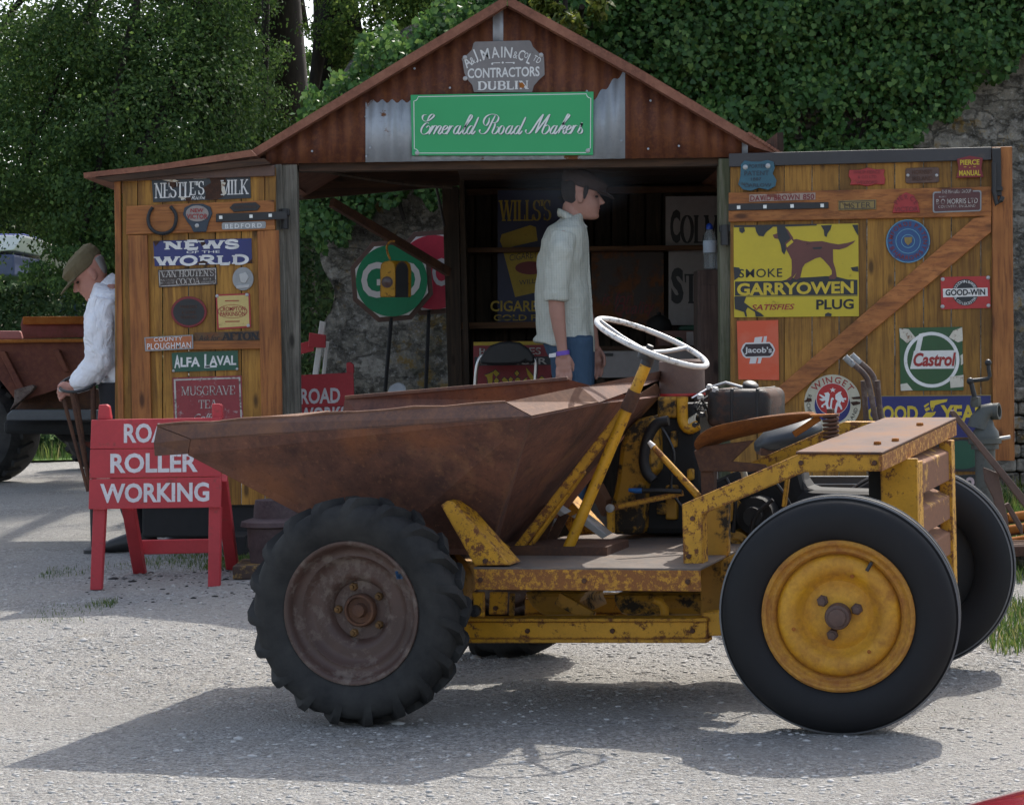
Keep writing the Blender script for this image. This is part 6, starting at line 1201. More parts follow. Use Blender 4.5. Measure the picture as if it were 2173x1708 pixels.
m = Mat('olive_cord_cap', .9, 0, .15); m.color(m.mix(m.noise(m.co(), 16, 5, .6), (.10, .082, .045), (.17, .14, .085))); m.bump(m.noise(m.co((14, 14, 14)), 1, 4, .6, 1.2), .6, .02); MT['cap_olive'] = m.m
MT['cap_brown'] = M_plain('brown_tweed', (.042, .027, .023), .95, 0, .35, 60, .4)
MT['hair_dark'] = M_plain('dark_hair', (.014, .009, .007), .7, 0, .4, 80, .5); MT['hair_grey'] = M_plain('grey_hair', (.24, .235, .23), .75, 0, .3, 80, .5); MT['eye'] = M_plain('eye', (.02, .014, .010), .2, 0, 0, 10, 0); MT['lip'] = M_plain('lip', (.34, .12, .10), .5, 0, .1)
HEAD = [(-.004, .070, .000, .028), (.004, .086, -.018, .036), (.016, .092, -.036, .045), (.030, .086, -.050, .051), (.042, .092, -.058, .055), (.052, .087, -.064, .058), (.062, .094, -.070, .060), (.072, .089, -.078, .062), (.090, .087, -.090, .066), (.110, .082, -.098, .069), (.122, .083, -.101, .071), (.134, .092, -.104, .073), (.146, .095, -.106, .075), (.165, .090, -.106, .075), (.185, .078, -.102, .071), (.205, .056, -.088, .061), (.222, .024, -.060, .043), (.232, -.006, -.028, .018)]
def T(R, o): return lambda x, y, z: o + R @ Vector((x, y, z))
def head(mb, t):
    n = 28; vs = []
    for z, f, b, w in HEAD:
        c = (f * .35 + b * .65) if True else 0
        for k in range(n):
            a = 2 * math.pi * k / n; ca, sa = math.cos(a), math.sin(a)
            x = c + (f - c if ca > 0 else c - b) * math.copysign(abs(ca) ** .85, ca); y = w * math.copysign(abs(sa) ** .9, sa)
            if ca > .3 and .095 < z < .125: x -= .010 * max(0, 1 - abs(abs(y) - .033) / .022)      # eye sockets
            if ca > .2 and .06 < z < .10: x += .004 * max(0, 1 - abs(abs(y) - .040) / .02)          # cheeks
            vs.append(t(x, y, z))
    L = len(HEAD); fs = [(i * n + k, i * n + (k + 1) % n, (i + 1) * n + (k + 1) % n, (i + 1) * n + k) for i in range(L - 1) for k in range(n)] + [tuple(range(n - 1, -1, -1)), tuple((L - 1) * n + k for k in range(n))]
    mb.add(vs, fs)
    ex = t(1, 0, 0) - t(0, 0, 0); ey = t(0, 1, 0) - t(0, 0, 0); ez = t(0, 0, 1) - t(0, 0, 0)
    mb.loft([(t(.078, 0, .128), ex * .008, ey * .008), (t(.088, 0, .112), ex * .011, ey * .010), (t(.099, 0, .095), ex * .013, ey * .013), (t(.103, 0, .084), ex * .016, ey * .016), (t(.092, 0, .074), ex * .018, ey * .017)], n=12)
    R = Matrix((ex, ey, ez)).transposed()
    for s in (-1, 1):
        mb.ball(t(-.012, s * .073, .105), (.019, .008, .032), 7, rot=R); mb.ball(t(-.008, s * .074, .082), (.010, .007, .012), 5, rot=R)
def face_parts(t, P, hair, brow=True):
    ex = t(1, 0, 0) - t(0, 0, 0); ey = t(0, 1, 0) - t(0, 0, 0); ez = t(0, 0, 1) - t(0, 0, 0); R = Matrix((ex, ey, ez)).transposed()
    for s in (-1, 1):
        mb = MB(); mb.ball(t(.0725, s * .031, .112), (.0085, .012, .0065), 7, rot=R); mb.build('eye', MT['eye'], P, smooth=180)
        mb = MB(); mb.tube([t(.085, s * .016, .128), t(.087, s * .032, .133), t(.076, s * .05, .130)], [.003, .0042, .002], 6); mb.build('eyebrow', hair, P, smooth=180)
    mb = MB(); mb.tube([t(.074, -.022, .052), t(.0885, -.010, .0545), t(.0905, 0, .054), t(.0885, .010, .0545), t(.074, .022, .052)], [.002, .004, .0045, .004, .002], 6); mb.build('lips', MT['lip'], P, smooth=180)
def finger(mb, pts, r=.0088): mb.tube(pts, [r, r * .97, r * .92, r * .72][:len(pts)] if len(pts) <= 4 else r, 8)

# ---- young man in the shed mouth, facing right
MY = 11.02; ym = thing('person', 'standing young man in a pale checked shirt, brown flat cap and jeans', 'person', (at(1195, 0, MY).x, MY, gz(MY)))
def P3(x, y, dy=0.0): return yplane(MY)(*z3([(x, y)])[0]) + Vector((0, dy, 0))
K3 = 1 / (4583 / MY * 1.1781 * 2.512)
def lv3(b, f, y, hw, grow=0.0, yf=None, dy=0.0):
    a, c = P3(b, y), P3(f, yf or y); ce = (a + c) / 2 + Vector((0, dy, 0)); u = (c - a) / 2; return (ce, u * (1 + grow / max(u.length, .01)), Vector((0, hw + grow, 0)))
TOR = [(395, 500, 400, .062), (345, 535, 432, .14), (290, 548, 480, .195), (252, 553, 550, .20), (234, 556, 640, .195), (222, 560, 740, .185), (214, 568, 850, .175), (212, 574, 950, .17), (216, 580, 1050, .17), (222, 585, 1150, .175)]
hO = P3(510, 418); hR = Matrix.Rotation(rad(4), 3, 'Y'); ht = T(hR, hO)
gy = gz(MY)
legs = {}
def leg_secs(dy, dx, grow=0.0):
    hip = P3(455 + dx, 1290, dy); kn = Vector((hip.x + .02, MY + dy, gy + .50)); an = Vector((hip.x - .03, MY + dy, gy + .09))
    X = Vector((1, 0, 0)); Yv = Vector((0, 1, 0))
    return [(hip + Vector((0, 0, .10)), X * (.105 + grow), Yv * (.09 + grow)), (hip - Vector((0, 0, .08)), X * (.098 + grow), Yv * (.085 + grow)), (hip.lerp(kn, .6), X * (.078 + grow), Yv * (.072 + grow)), (kn, X * (.062 + grow), Yv * (.058 + grow)), (kn.lerp(an, .35), X * (.062 + grow), Yv * (.055 + grow)), (an + Vector((0, 0, .06)), X * (.045 + grow), Yv * (.042 + grow)), (an, X * (.04 + grow), Yv * (.038 + grow))]
body = MB(); body.loft([lv3(*q, grow=-.034) for q in TOR] + [lv3(300, 580, 1260, .15)], n=20)
head(body, ht); body.loft([(P3(462, 405), Vector((.058, 0, .0)), Vector((0, .055, 0))), (P3(455, 370), Vector((.055, 0, .0)), Vector((0, .052, 0))), (P3(465, 320), Vector((.055, 0, 0)), Vector((0, .05, 0)))], n=16)
ARM = [(388, 535, -.155, .055), (368, 640, -.20, .052), (352, 800, -.215, .046), (346, 900, -.215, .042), (352, 1000, -.215, .0415), (366, 1110, -.21, .035), (380, 1200, -.205, .028), (386, 1250, -.205, .0265), (390, 1290, -.205, .026)]
def arm(mb, A, sy=1, dx=0): mb.tube([P3(x + dx, y, dy * sy) for x, y, dy, r in A], [r for *_, r in A], 14, flat=.9)
arm(body, ARM)
def hand3(mb, cx, cy, dy, s=1):
    mb.ball(P3(cx, cy, dy), (.043, .017, .050), 8); mb.ball(P3(cx + 4, cy + 45, dy), (.043, .015, .022), 8)
    for i, (ox, L) in enumerate(((44, 95), (16, 112), (-12, 108), (-40, 84))):
        k = P3(cx + ox * .95, cy + 52, dy); finger(mb, [k, P3(cx + ox + 3, cy + 52 + L * .42, dy - .006 * s), P3(cx + ox - 2, cy + 52 + L * .75, dy + .002 * s), P3(cx + ox - 10, cy + 52 + L, dy + .014 * s)], .0098)
    finger(mb, [P3(cx + 38, cy - 20, dy + .012 * s), P3(cx + 58, cy + 18, dy + .02 * s), P3(cx + 60, cy + 58, dy + .026 * s), P3(cx + 52, cy + 84, dy + .028 * s)], .0108)
hand3(body, 392, 1312, -.205)
ARM2 = [(420, 535, .155, .055), (450, 640, .20, .052), (490, 820, .215, .046), (520, 920, .215, .042), (550, 1020, .215, .040), (585, 1130, .21, .034), (600, 1200, .205, .027), (604, 1240, .205, .026)]
arm(body, ARM2); hand3(body, 606, 1270, .205, -1)
for dy, dx in ((-.095, -8), (.095, 12)): body.loft(leg_secs(dy, dx, -.012), n=16)
b_ = body.build('body', MT['skin'], ym, remesh=.0055, soften=3)
face_parts(ht, ym, MT['hair_dark'])
sh = MB(); sh.loft([(P3(458, 392), Vector((.062, 0, .012)), Vector((0, .062, 0)))] + [lv3(*q, grow=-.008) for q in TOR[1:]] + [lv3(216, 585, 1170, .175, yf=1215), lv3(210, 594, 1186, .18, yf=1288)], n=26)
for A, sy in ((ARM, 1), (ARM2, 1)):
    S = [(x, y, dy, r + q) for (x, y, dy, r), q in zip(A[:4], (.012, .015, .013, .013))] + [(A[3][0], A[3][1] + 38, A[3][2], A[3][3] + .012)]
    sh.tube([P3(x, y, dy) for x, y, dy, r in S], [r for *_, r in S], 18)
    cx_, cy_ = A[3][0], A[3][1] + 10; sh.tube([P3(cx_, cy_ - 22, A[3][2]), P3(cx_ + 1, cy_ + 32, A[3][2])], [A[3][3] + .018] * 2, 18)
so2 = sh.build('shirt', MT['check'], ym, remesh=.007, soften=3)
tx = bpy.data.textures.new('cloth_folds', 'CLOUDS'); tx.noise_scale = .17; tx.noise_depth = 2
md = so2.modifiers.new('f', 'DISPLACE'); md.texture = tx; md.strength = .040; md.mid_level = .5; md.texture_coords = 'LOCAL'
def ring_(b, f, hw): a, c = P3(*b), P3(*f); return ((a + c) / 2, (c - a) / 2, Vector((0, hw, 0)))
mb = MB(); mb.loft([ring_((362, 402), (540, 492), .088), ring_((358, 378), (520, 452), .078), ring_((364, 354), (500, 424), .068)], n=26, cap=False); q_ = mb.build('collar', MT['check'], ym, smooth=180); md = q_.modifiers.new('t', 'SOLIDIFY'); md.thickness = .006
for dy in (-1, 1):
    mb = MB(); mb.prism([P3(500, 424, dy * .03), P3(455, 405, dy * .066), P3(470, 462, dy * .085), P3(505, 505, dy * .075), P3(545, 470, dy * .025)], Vector((.004, dy * .007, -.002))); mb.build('collar_leaf', MT['check'], ym, bevel=.002)
mb = MB(); mb.tube([P3(528, 470, -.03), P3(541, 560, -.03), P3(547, 700, -.02), P3(558, 860, -.02), P3(570, 1050, -.02), P3(582, 1255, -.02)], .012, 8, flat=.5); mb.build('button_placket', MT['check'], ym, smooth=180)
tr_ = MB(); tr_.loft([lv3(250, 588, 1150, .16), lv3(290, 590, 1260, .165), lv3(335, 588, 1330, .165), lv3(350, 575, 1390, .15)], n=20)
for dy, dx in ((-.095, -8), (.095, 12)): tr_.loft(leg_secs(dy, dx, .008), n=18)
tr_.build('jeans', MT['denim'], ym, remesh=.009, soften=3)
for dy, dx in ((-.095, -8), (.095, 12)):
    an = leg_secs(dy, dx)[-1][0]; mb = MB(); mb.loft([(Vector((an.x - .08, an.y, gy + .035)), Vector((0, .03, 0)), Vector((0, 0, .032))), (Vector((an.x - .03, an.y, gy + .06)), Vector((0, .04, 0)), Vector((0, 0, .058))), (Vector((an.x + .04, an.y, gy + .05)), Vector((0, .042, 0)), Vector((0, 0, .05))), (Vector((an.x + .14, an.y, gy + .03)), Vector((0, .045, 0)), Vector((0, 0, .03))), (Vector((an.x + .19, an.y, gy + .02)), Vector((0, .025, 0)), Vector((0, 0, .018)))], n=14); mb.build('shoe', MT['boot'], ym, smooth=180)
mb = MB(); c_ = P3(388, 1262, -.205); mb.loft([(c_ + Vector((-.0, 0, .011)), Vector((.034, 0, .004)), Vector((0, .03, 0))), (c_ + Vector((0, 0, -.011)), Vector((.034, 0, .004)), Vector((0, .03, 0)))], n=18); wb = mb.build('wristband', M_plain('purple_band', (.15, .07, .42), .5, 0, .1), ym, smooth=40)
mb = MB(); mb.prism([P3(303, 1290, -.225), P3(345, 1286, -.225), P3(345, 1260, -.225), P3(303, 1268, -.225)], Vector((0, .003, 0))); mb.build('wristband_tail', MT['white_clean'], ym)
# hair and cap
def hair_shell(t, P, mat, z0, z1, xf, grow=.006):
    mb = MB(); S = []
    e = lambda *a: t(*a) - t(0, 0, 0)
    for z, f, b, w in HEAD:
        if z0 <= z <= z1: S.append((t((min(f, xf) + b) / 2, 0, z), e((min(f, xf) - b) / 2 + grow * min(1, (z - z0) / .05 + .1), 0, 0), e(0, (w * .96 + grow) * min(1, .8 + (z - z0) / .15), 0)))
    mb.loft(S, n=22); mb.build('hair', mat, P, remesh=.005, soften=2)
hair_shell(ht, ym, MT['hair_dark'], .060, .2, .0)
mb = MB(); mb.tube([ht(.018, -.073, .16), ht(.014, -.074, .125), ht(.008, -.072, .095)], [.014, .011, .005], 8); mb.build('sideburn', MT['hair_dark'], ym, smooth=180)
def flat_cap(t, P, mat, back=-.10, frontx=.118, brim=.165, zb=.150, zt=.250, drop=.02):
    e = lambda *a: t(*a) - t(0, 0, 0); mb = MB(); ce = (back + frontx) / 2; hx_ = (frontx - back) / 2
    mb.loft([(t(ce - .004, 0, zb), e(hx_ * .96, 0, -drop), e(0, .080, 0)), (t(ce, 0, zb + .025), e(hx_ * 1.07, 0, -drop), e(0, .090, 0)), (t(ce + .004, 0, zb + .055), e(hx_ * 1.06, 0, -drop * 1.6), e(0, .090, 0)), (t(ce - .004, 0, zt - .018), e(hx_ * .86, 0, -drop * 1.5), e(0, .074, 0)), (t(ce - .012, 0, zt), e(hx_ * .5, 0, -drop), e(0, .045, 0))], n=26)
    mb.loft([(t(frontx - .045, 0, zb + .004 - drop * .6), e(0, .074, 0), e(0, 0, .010)), (t(frontx + .005, 0, zb - .002 - drop), e(0, .068, 0), e(0, 0, .008)), (t(brim - .02, 0, zb - .014 - drop), e(0, .048, 0), e(0, 0, .006)), (t(brim, 0, zb - .022 - drop), e(0, .018, 0), e(0, 0, .004))], n=20)
    mb.ball(t(ce - .01, 0, zt - .002), .008, 5)
    return mb.build('cap', mat, P, remesh=.005, soften=3)
flat_cap(ht, ym, MT['cap_brown'])

# ---- old man leaning out behind the left door, facing left
OY = 11.0; zo = Z(0, 560, 2.5125); om = thing('person', 'older man in a white shirt and olive flat cap stooping behind the left door', 'person', (at(262, 0, OY).x, OY, gz(OY)))
def PO(x, y, dy=0.0): return yplane(OY)(*zo([(x, y)])[0]) + Vector((0, dy, 0))
yaw, pit = rad(180 + 12), rad(33)
oR = Matrix.Rotation(yaw, 3, 'Z') @ Matrix.Rotation(pit, 3, 'Y')
ear = PO(600, 322, -.06); oO = ear - oR @ Vector((-.012, .073, .10)); ot = T(oR, oO)
ob_ = MB(); head(ob_, ot)
nb = PO(690, 420, .02); ob_.loft([(nb, Vector((.07, 0, -.02)), Vector((0, .06, 0))), (ot(-.03, 0, .02), Vector((.058, 0, -.02)), Vector((0, .056, 0))), (ot(-.03, 0, .07), Vector((.055, 0, -.02)), Vector((0, .055, 0)))], n=16)
OT = [(640, 800, 380, .09), (585, 850, 440, .17), (553, 890, 540, .20), (548, 920, 660, .20), (575, 930, 780, .19), (640, 930, 900, .18), (690, 940, 1040, .175)]
def lvo(b, f, y, hw, grow=0.0):
    a, c = PO(b, y), PO(f, y); ce = (a + c) / 2; u = (c - a) / 2; return (ce, u * (1 + grow / u.length), Vector((0, hw + grow, 0)))
ob_.loft([lvo(*q, grow=-.025) for q in OT], n=18)
OA = [(690, 500, -.13, .066), (668, 640, -.17, .060), (672, 760, -.18, .056), (668, 860, -.175, .052), (610, 930, -.17, .047), (545, 990, -.165, .041), (510, 1018, -.16, .033), (485, 1030, -.16, .028)]
ob_.tube([PO(x, y, dy) for x, y, dy, r in OA], [r for *_, r in OA], 14)
hc = PO(462, 1032, -.16); ob_.ball(hc, (.050, .020, .034), 8, rot=Matrix.Rotation(rad(28), 3, 'Y'))
for i, (dx, dz) in enumerate(((-30, -34), (-36, -6), (-26, 20), (-10, 44))):
    k = PO(455 + dx * .5, 1036 + dz * .8, -.172); finger(ob_, [k, PO(432 + dx * .55, 1048 + dz, -.176), PO(424 + dx * .5, 1062 + dz * .9, -.155), PO(440 + dx * .4, 1066 + dz * .8, -.138)], .0098)
finger(ob_, [PO(470, 1012, -.15), PO(440, 1004, -.138), PO(418, 1012, -.132), PO(404, 1026, -.130)], .0108)
OA2 = [(760, 500, .16, .066), (720, 700, .2, .058), (640, 860, .2, .05), (560, 950, .17, .042), (520, 990, .14, .03)]
ob_.tube([PO(x, y, dy) for x, y, dy, r in OA2], [r for *_, r in OA2], 12); ob_.ball(PO(498, 1000, .12), (.045, .03, .03), 8)
for i in range(4): finger(ob_, [PO(480 + 4 * i, 990 + 12 * i, .11), PO(462 + 4 * i, 996 + 12 * i, .10), PO(462 + 4 * i, 1010 + 12 * i, .09)], .0095)
og = gz(OY)
def oleg(x0, dy, ax, grow=0.0):
    hip = PO(x0, 1090, dy); an = Vector((ax, OY + dy, og + .10)); kn = hip.lerp(an, .5) + Vector((-.05, 0, 0)); X = Vector((1, 0, 0)); Yv = Vector((0, 1, 0))
    return [(hip + Vector((0, 0, .08)), X * (.12 + grow), Yv * (.09 + grow)), (hip.lerp(kn, .5), X * (.09 + grow), Yv * (.08 + grow)), (kn, X * (.068 + grow), Yv * (.064 + grow)), (kn.lerp(an, .4), X * (.064 + grow), Yv * (.06 + grow)), (an, X * (.045 + grow), Yv * (.045 + grow))]
sxx = at(268, 0, OY).x; LG = ((800, -.10, sxx), (850, .10, sxx + .28))
for a in LG: ob_.loft(oleg(*a, grow=-.012), n=14)
ob_.build('body', MT['skin_old'], om, remesh=.0055, soften=2); face_parts(ot, om, MT['hair_grey'])
sh = MB(); sh.loft([(PO(685, 385, .01), Vector((.075, 0, -.02)), Vector((0, .07, 0)))] + [lvo(*q, grow=.008) for q in OT[1:]] + [lvo(684, 945, 1068, .18, .006)], n=24)
SL = [(x, y, dy, r + q) for (x, y, dy, r), q in zip(OA[:6], (.022, .026, .026, .026, .022, .016))] + [(522, 1010, -.16, .045)]
sh.tube([PO(x, y, dy) for x, y, dy, r in SL], [r for *_, r in SL], 18); sh.tube([PO(x, y, dy) for x, y, dy, r in OA2[:4]], [r + .02 for *_, r in OA2[:4]], 14)
sh.tube([PO(538, 996, -.163), PO(505, 1020, -.16)], [.046, .042], 16)
so3 = sh.build('shirt', MT['white_cotton'], om, remesh=.007, soften=3)
md = so3.modifiers.new('f', 'DISPLACE'); tx2 = bpy.data.textures.new('shirt_folds', 'CLOUDS'); tx2.noise_scale = .075; tx2.noise_depth = 2; md.texture = tx2; md.strength = .026; md.mid_level = .5; md.texture_coords = 'LOCAL'
nd = (ot(-.03, 0, .03) - nb).normalized(); nu = nd.cross(Vector((0, 1, 0))).normalized()
mb = MB(); mb.loft([(nb - nd * .035, nu * .10, Vector((0, .10, 0))), (nb + nd * .012, nu * .082, Vector((0, .08, 0))), (nb + nd * .055, nu * .074, Vector((0, .072, 0)))], n=24, cap=False); q_ = mb.build('collar', MT['white_cotton'], om, smooth=180); md = q_.modifiers.new('t', 'SOLIDIFY'); md.thickness = .006
tr_ = MB(); tr_.loft([lvo(700, 960, 1010, .16), lvo(700, 960, 1110, .165)], n=18)
for a in LG: tr_.loft(oleg(*a, grow=.01), n=16)
tr_.build('trousers', MT['dark_trousers'], om, remesh=.01, soften=3)
for x0, dy, ax in LG:
    mb = MB(); y_ = OY + dy; mb.loft([(Vector((ax + .09, y_, og + .035)), Vector((0, .03, 0)), Vector((0, 0, .032))), (Vector((ax + .03, y_, og + .07)), Vector((0, .042, 0)), Vector((0, 0, .068))), (Vector((ax - .05, y_, og + .05)), Vector((0, .045, 0)), Vector((0, 0, .05))), (Vector((ax - .15, y_, og + .032)), Vector((0, .046, 0)), Vector((0, 0, .032))), (Vector((ax - .20, y_, og + .02)), Vector((0, .028, 0)), Vector((0, 0, .018)))], n=14); mb.build('boot', MT['boot'], om, smooth=180)
hair_shell(ot, om, MT['hair_grey'], .072, .17, -.035, .0015)
flat_cap(ot, om, MT['cap_olive'], back=-.105, frontx=.112, brim=.178, zb=.142, zt=.243, drop=.012)
# hoop topped iron basket he holds
hs_ = thing('iron_basket', 'tall tapering iron basket stand held by the stooping man', 'basket', (PO(540, 1100).x, 10.82, gz(10.82)))
def PH(x, y, dy=0.0): return yplane(10.84)(*zo([(x, y)])[0]) + Vector((0, dy, 0))
cH = PH(492, 1000); aH = Vector((.092, 0, .012)); bH = Vector((-.01, .085, .040))
mb = MB(); mb.tube([cH + aH * math.cos(k * math.pi / 18) + bH * math.sin(k * math.pi / 18) for k in range(36)], .008, 8, closed=True); mb.build('hoop', MT['black'], hs_, smooth=60)
for k, (x1_, y1_) in enumerate(((552, 1680), (566, 1690), (580, 1680), (590, 1690), (560, 1690))):
    a = rad(20 + 72 * k + 160); p = cH + aH * math.cos(a) + bH * math.sin(a); mb = MB(); mb.tube([p, PH(x1_, y1_, .01 * k)], [.011, .008], 7, flat=.6); mb.build('bar', MT['dark_rust'], hs_, smooth=60)
mb = MB(); mb.tube([PH(408, 1048, -.02), PH(380, 1046, -.02), PH(370, 1036, -.01), PH(384, 1026, 0)], .007, 8); mb.build('handle', MT['silver'], hs_, smooth=60)
bt = PH(570, 1690); mb = MB(); mb.lathe([(.05, 0), (.05, .02), (.03, .035), (0, .035)], Vector((bt.x, bt.y + .02, gz(10.84))), ZV, 16); mb.tube([Vector((bt.x, bt.y + .02, gz(10.84) + .03)), PH(570, 1660, .02)], .012, 8); mb.build('foot', MT['black'], hs_, smooth=40)
# ------------------------------------------------------------------ boards, signs and things about the yard
MT['board_red'] = M_worn('red_barrier_paint', (.46, .035, .045), .27, 16, rust=((.24, .04, .04), (.36, .10, .085)), rough=.55, grime=.2)
MT['letter_paint'] = M_worn('white_brushed_letters', (.70, .66, .68), .26, 34, rust=((.45, .2, .2), (.5, .35, .35)))
za = Z(0, 600, 1.8975)
def aboard(name, label, base, Yf, Yb, planks, legs_f, legs_b, cross, texts, horns, group=None):
    t = thing(name, label, 'road sign', base, group); F_ = yplane(Yf); B_ = yplane(Yb)
    for q in legs_f + horns:
        mb = MB(); slab(mb, F_, q, -.05, -.002); mb.build('leg' if q in legs_f else 'post_top', MT['board_red'], t, bevel=.004)
    for q in legs_b:
        mb = MB(); top, bot = q; a = F_(*top) + Vector((0, .05, 0)); b = B_(*bot); mb.beam(a, b, .055, .045, up=(0, 1, 0)); mb.build('leg', MT['board_red'], t, bevel=.004)
    if cross:
        mb = MB(); slab(mb, yplane((Yf + Yb) / 2 + .14), cross, -.03, 0); mb.build('crossbar', MT['board_red'], t, bevel=.004)
    for i, (q, tx_) in enumerate(zip(planks, texts)):
        mb = MB(); slab(mb, F_, q, 0, .022); o = mb.build('plank', MT['board_red'], t, bevel=.003)
        if tx_:
            mb = MB(); put_text(mb, F_, tx_[0], tx_[1], .0235, **tx_[2]); mb.build('lettering', MT['letter_paint'], o, recalc=False)
    return t
Yf = 9.42
aboard('road_sign', 'red wooden trestle board lettered in white in front of the left door', (at(330, 0, Yf).x, Yf + .25, gz(Yf)), Yf, 9.95,
       [za([(432, 990), (1052, 984), (1054, 842), (438, 852)]), za([(428, 1130), (1054, 1120), (1054, 986), (432, 992)]), za([(424, 1275), (1050, 1266), (1054, 1122), (428, 1132)])],
       [za([(426, 1660), (480, 1660), (500, 1276), (440, 1276)]), za([(985, 1648), (1042, 1648), (1048, 1268), (990, 1268)])],
       [(za([(600, 1262)])[0], za([(668, 1598)])[0]), (za([(1040, 1130)])[0], za([(1106, 1572)])[0])], za([(655, 1492), (1000, 1484), (1000, 1418), (650, 1424)]),
       [('ROAD', BX(za, 592, 868, 862, 960), dict(bold=.03, slope=-.015)), ('ROLLER', BX(za, 528, 1008, 942, 1102), dict(bold=.03, slope=-.015)), ('WORKING', BX(za, 480, 1150, 996, 1242), dict(bold=.03, slope=-.015))],
       [za([(462, 852), (526, 850), (516, 790), (504, 780), (468, 782)]), za([(1006, 850), (1054, 848), (1052, 786), (1040, 776), (1004, 778)])])
Y2 = 11.9
aboard('road_sign', 'small red road board with white letters standing in the open bay', (at(690, 0, Y2).x, Y2 + .1, .13), Y2, 12.2, [z2([(110, 1610), (470, 1590), (462, 1384), (110, 1402)]), z2([(110, 1820), (470, 1800), (470, 1592), (110, 1612)])], [z2([(120, 2100), (160, 2100), (160, 1820), (120, 1820)]), z2([(425, 2100), (465, 2100), (465, 1800), (425, 1800)])], [], None,
       [('ROAD', BX(z2, 130, 1482, 380, 1580), dict(bold=.03, slope=-.03)), ('WORKS', BX(z2, 120, 1600, 420, 1700), dict(bold=.03, slope=-.03))], [z2([(418, 1395), (464, 1390), (462, 1335), (440, 1318), (416, 1325)])])
# GO and STOP lollipop signs leaning on the wall
def lolly(name, label, c, r, Y, col, word, box, pole, back, clip=None):
    t = thing(name, label, 'traffic sign', (at(c[0], 0, Y).x, Y, .13)); p = yplane(Y)
    def octo(R, a0=22.5): return [(c[0] + R * math.cos(rad(a0 + 45 * k)), c[1] + R * math.sin(rad(a0 + 45 * k))) for k in range(8)]
    mb = MB(); slab(mb, p, octo(r * 1.20, 18), -.03, -.012); mb.build('backboard', MT['brown_steel'], t, bevel=.003)
    mb = MB(); slab(mb, p, octo(r * 1.055, 18), -.013, -.002); mb.build('white_plate', MT['white'], t)
    mb = MB(); slab(mb, p, ELL(*c, r * .985, r * .985, 44), -.003, .001); o = mb.build('disc', col, t)
    mb = MB(); put_text(mb, p, word, box, .003, slope=-.02, bold=.02); mb.build('lettering', MT['white_clean'], o, recalc=False)
    mb = MB(); mb.tube([p(*pole[0], -.02), p(*pole[1], -.02)], .013, 8); mb.build('pole', MT['blackmatt'], t, smooth=60); return t
MT['go_green'] = M_worn('green_road_sign', (.008, .22, .095), .12, 10, rough=.45); MT['stop_red'] = M_worn('red_road_sign', (.58, .04, .075), .12, 10, rough=.45)
lolly('stop_sign', 'red stop lollipop sign half hidden behind the green one', (921, 578), 80, 14.35, MT['stop_red'], 'STOP', (862, 548, 985, 608), ((910, 655), (898, 960)), None)
lolly('go_sign', 'green octagonal go lollipop sign leaning by the ruined wall', (831, 596), 77, 14.15, MT['go_green'], 'GO', BX(z2, 510, 690, 885, 915), (z2([(698, 1040)])[0], (806, 960)), None)
# hanging road lamp
t = thing('road_lamp', 'yellow hooded road lamp hanging on a hook in the open bay', 'lamp', at(835, 632, 11.75)); p = yplane(11.75)
def box3(q, dep): mb = MB(); mb.prism(q, dep); return mb
fr = z2([(627, 912), (720, 912), (722, 740), (716, 700), (690, 682), (650, 690), (632, 705), (628, 740)]); mb = MB(); sd = Vector((.085, .12, 0)); mb.prism([p(*q) for q in fr], sd); mb.build('case', MT['yellow'], t, bevel=.004)
c = p(*z2([(672, 818)])[0]); nrm = Vector((.10, -1, 0)).normalized(); mb = MB(); mb.lathe([(.031, 0), (.031, .014), (.027, .014), (.027, .004), (0, .008)], c, nrm, 20); mb.build('lens', M_plain('dull_red_lens', (.10, .05, .045), .25, 0, .2), t, smooth=40)
arch = [(804, 912), (724, 912), (724, 750)] + [(764 + 40 * math.cos(rad(a_)), 745 + 58 * math.sin(rad(a_))) for a_ in range(190, 351, 16)] + [(804, 750)]
mb = MB(); mb.prism([p(*q) + sd * .02 + Vector((0, -.004, 0)) for q in z2(arch)], Vector((-.002, .05, 0))); mb.build('side_plate', MT['dark_rust'], t)
mb = MB(); mb.prism([p(*q) + sd * .02 + Vector((0, -.006, 0)) for q in z2([(x * .93 + 764 * .07, y * .95 + 45) for x, y in arch])], Vector((0, .004, 0))); mb.build('side_opening', MT['blackmatt'], t)
mb = MB(); mb.tube([p(*q, -.05) for q in catmull(z2([(690, 675), (672, 630), (668, 590), (690, 560), (720, 560)]), 4)], .006, 8); mb.build('hook', MT['yellow_worn'], t, smooth=60)
# red and white trestle behind the ruin
t = thing('trestle_barrier', 'red and white wooden trestle barrier outside the back of the shed', 'barrier', (at(672, 0, 13.6).x, 13.6, .13)); p = yplane(13.6)
for q, nm, mat, d in ((z2([(190, 1500), (225, 1500), (285, 1070), (250, 1060)]), 'leg', 'white', 0), (z2([(240, 1500), (262, 1500), (296, 1190), (276, 1190)]), 'leg', 'white', -.12), (z2([(40, 1290), (205, 1250), (200, 1180), (40, 1225)]), 'rail', 'board_red', -.06), (z2([(180, 1225), (286, 1230), (290, 1150), (186, 1135)]), 'rail_end', 'board_red', .03)):
    mb = MB(); slab(mb, p, q, d - .05, d); mb.build(nm, MT[mat], t, bevel=.004)
# small blue grey mirror behind the hopper
t = thing('round_mirror', 'tilted blue grey oval mirror peeping over the hopper edge', 'mirror', (at(842, 0, 11.0).x, 11.0, .13)); p = yplane(11.0); mb = MB(); mb.lathe([(.0, .012), (.042, .010), (.05, 0), (.046, -.012), (0, -.02)], p(842, 830), Vector((-.35, -.8, .5)), 24); mb.build('glass', MT['alu'], t, smooth=40)
mb = MB(); mb.tube([p(846, 838, -.02), Vector((p(850, 0).x, 11.02, .13))], .01, 8); mb.build('stem', MT['black'], t, smooth=60)

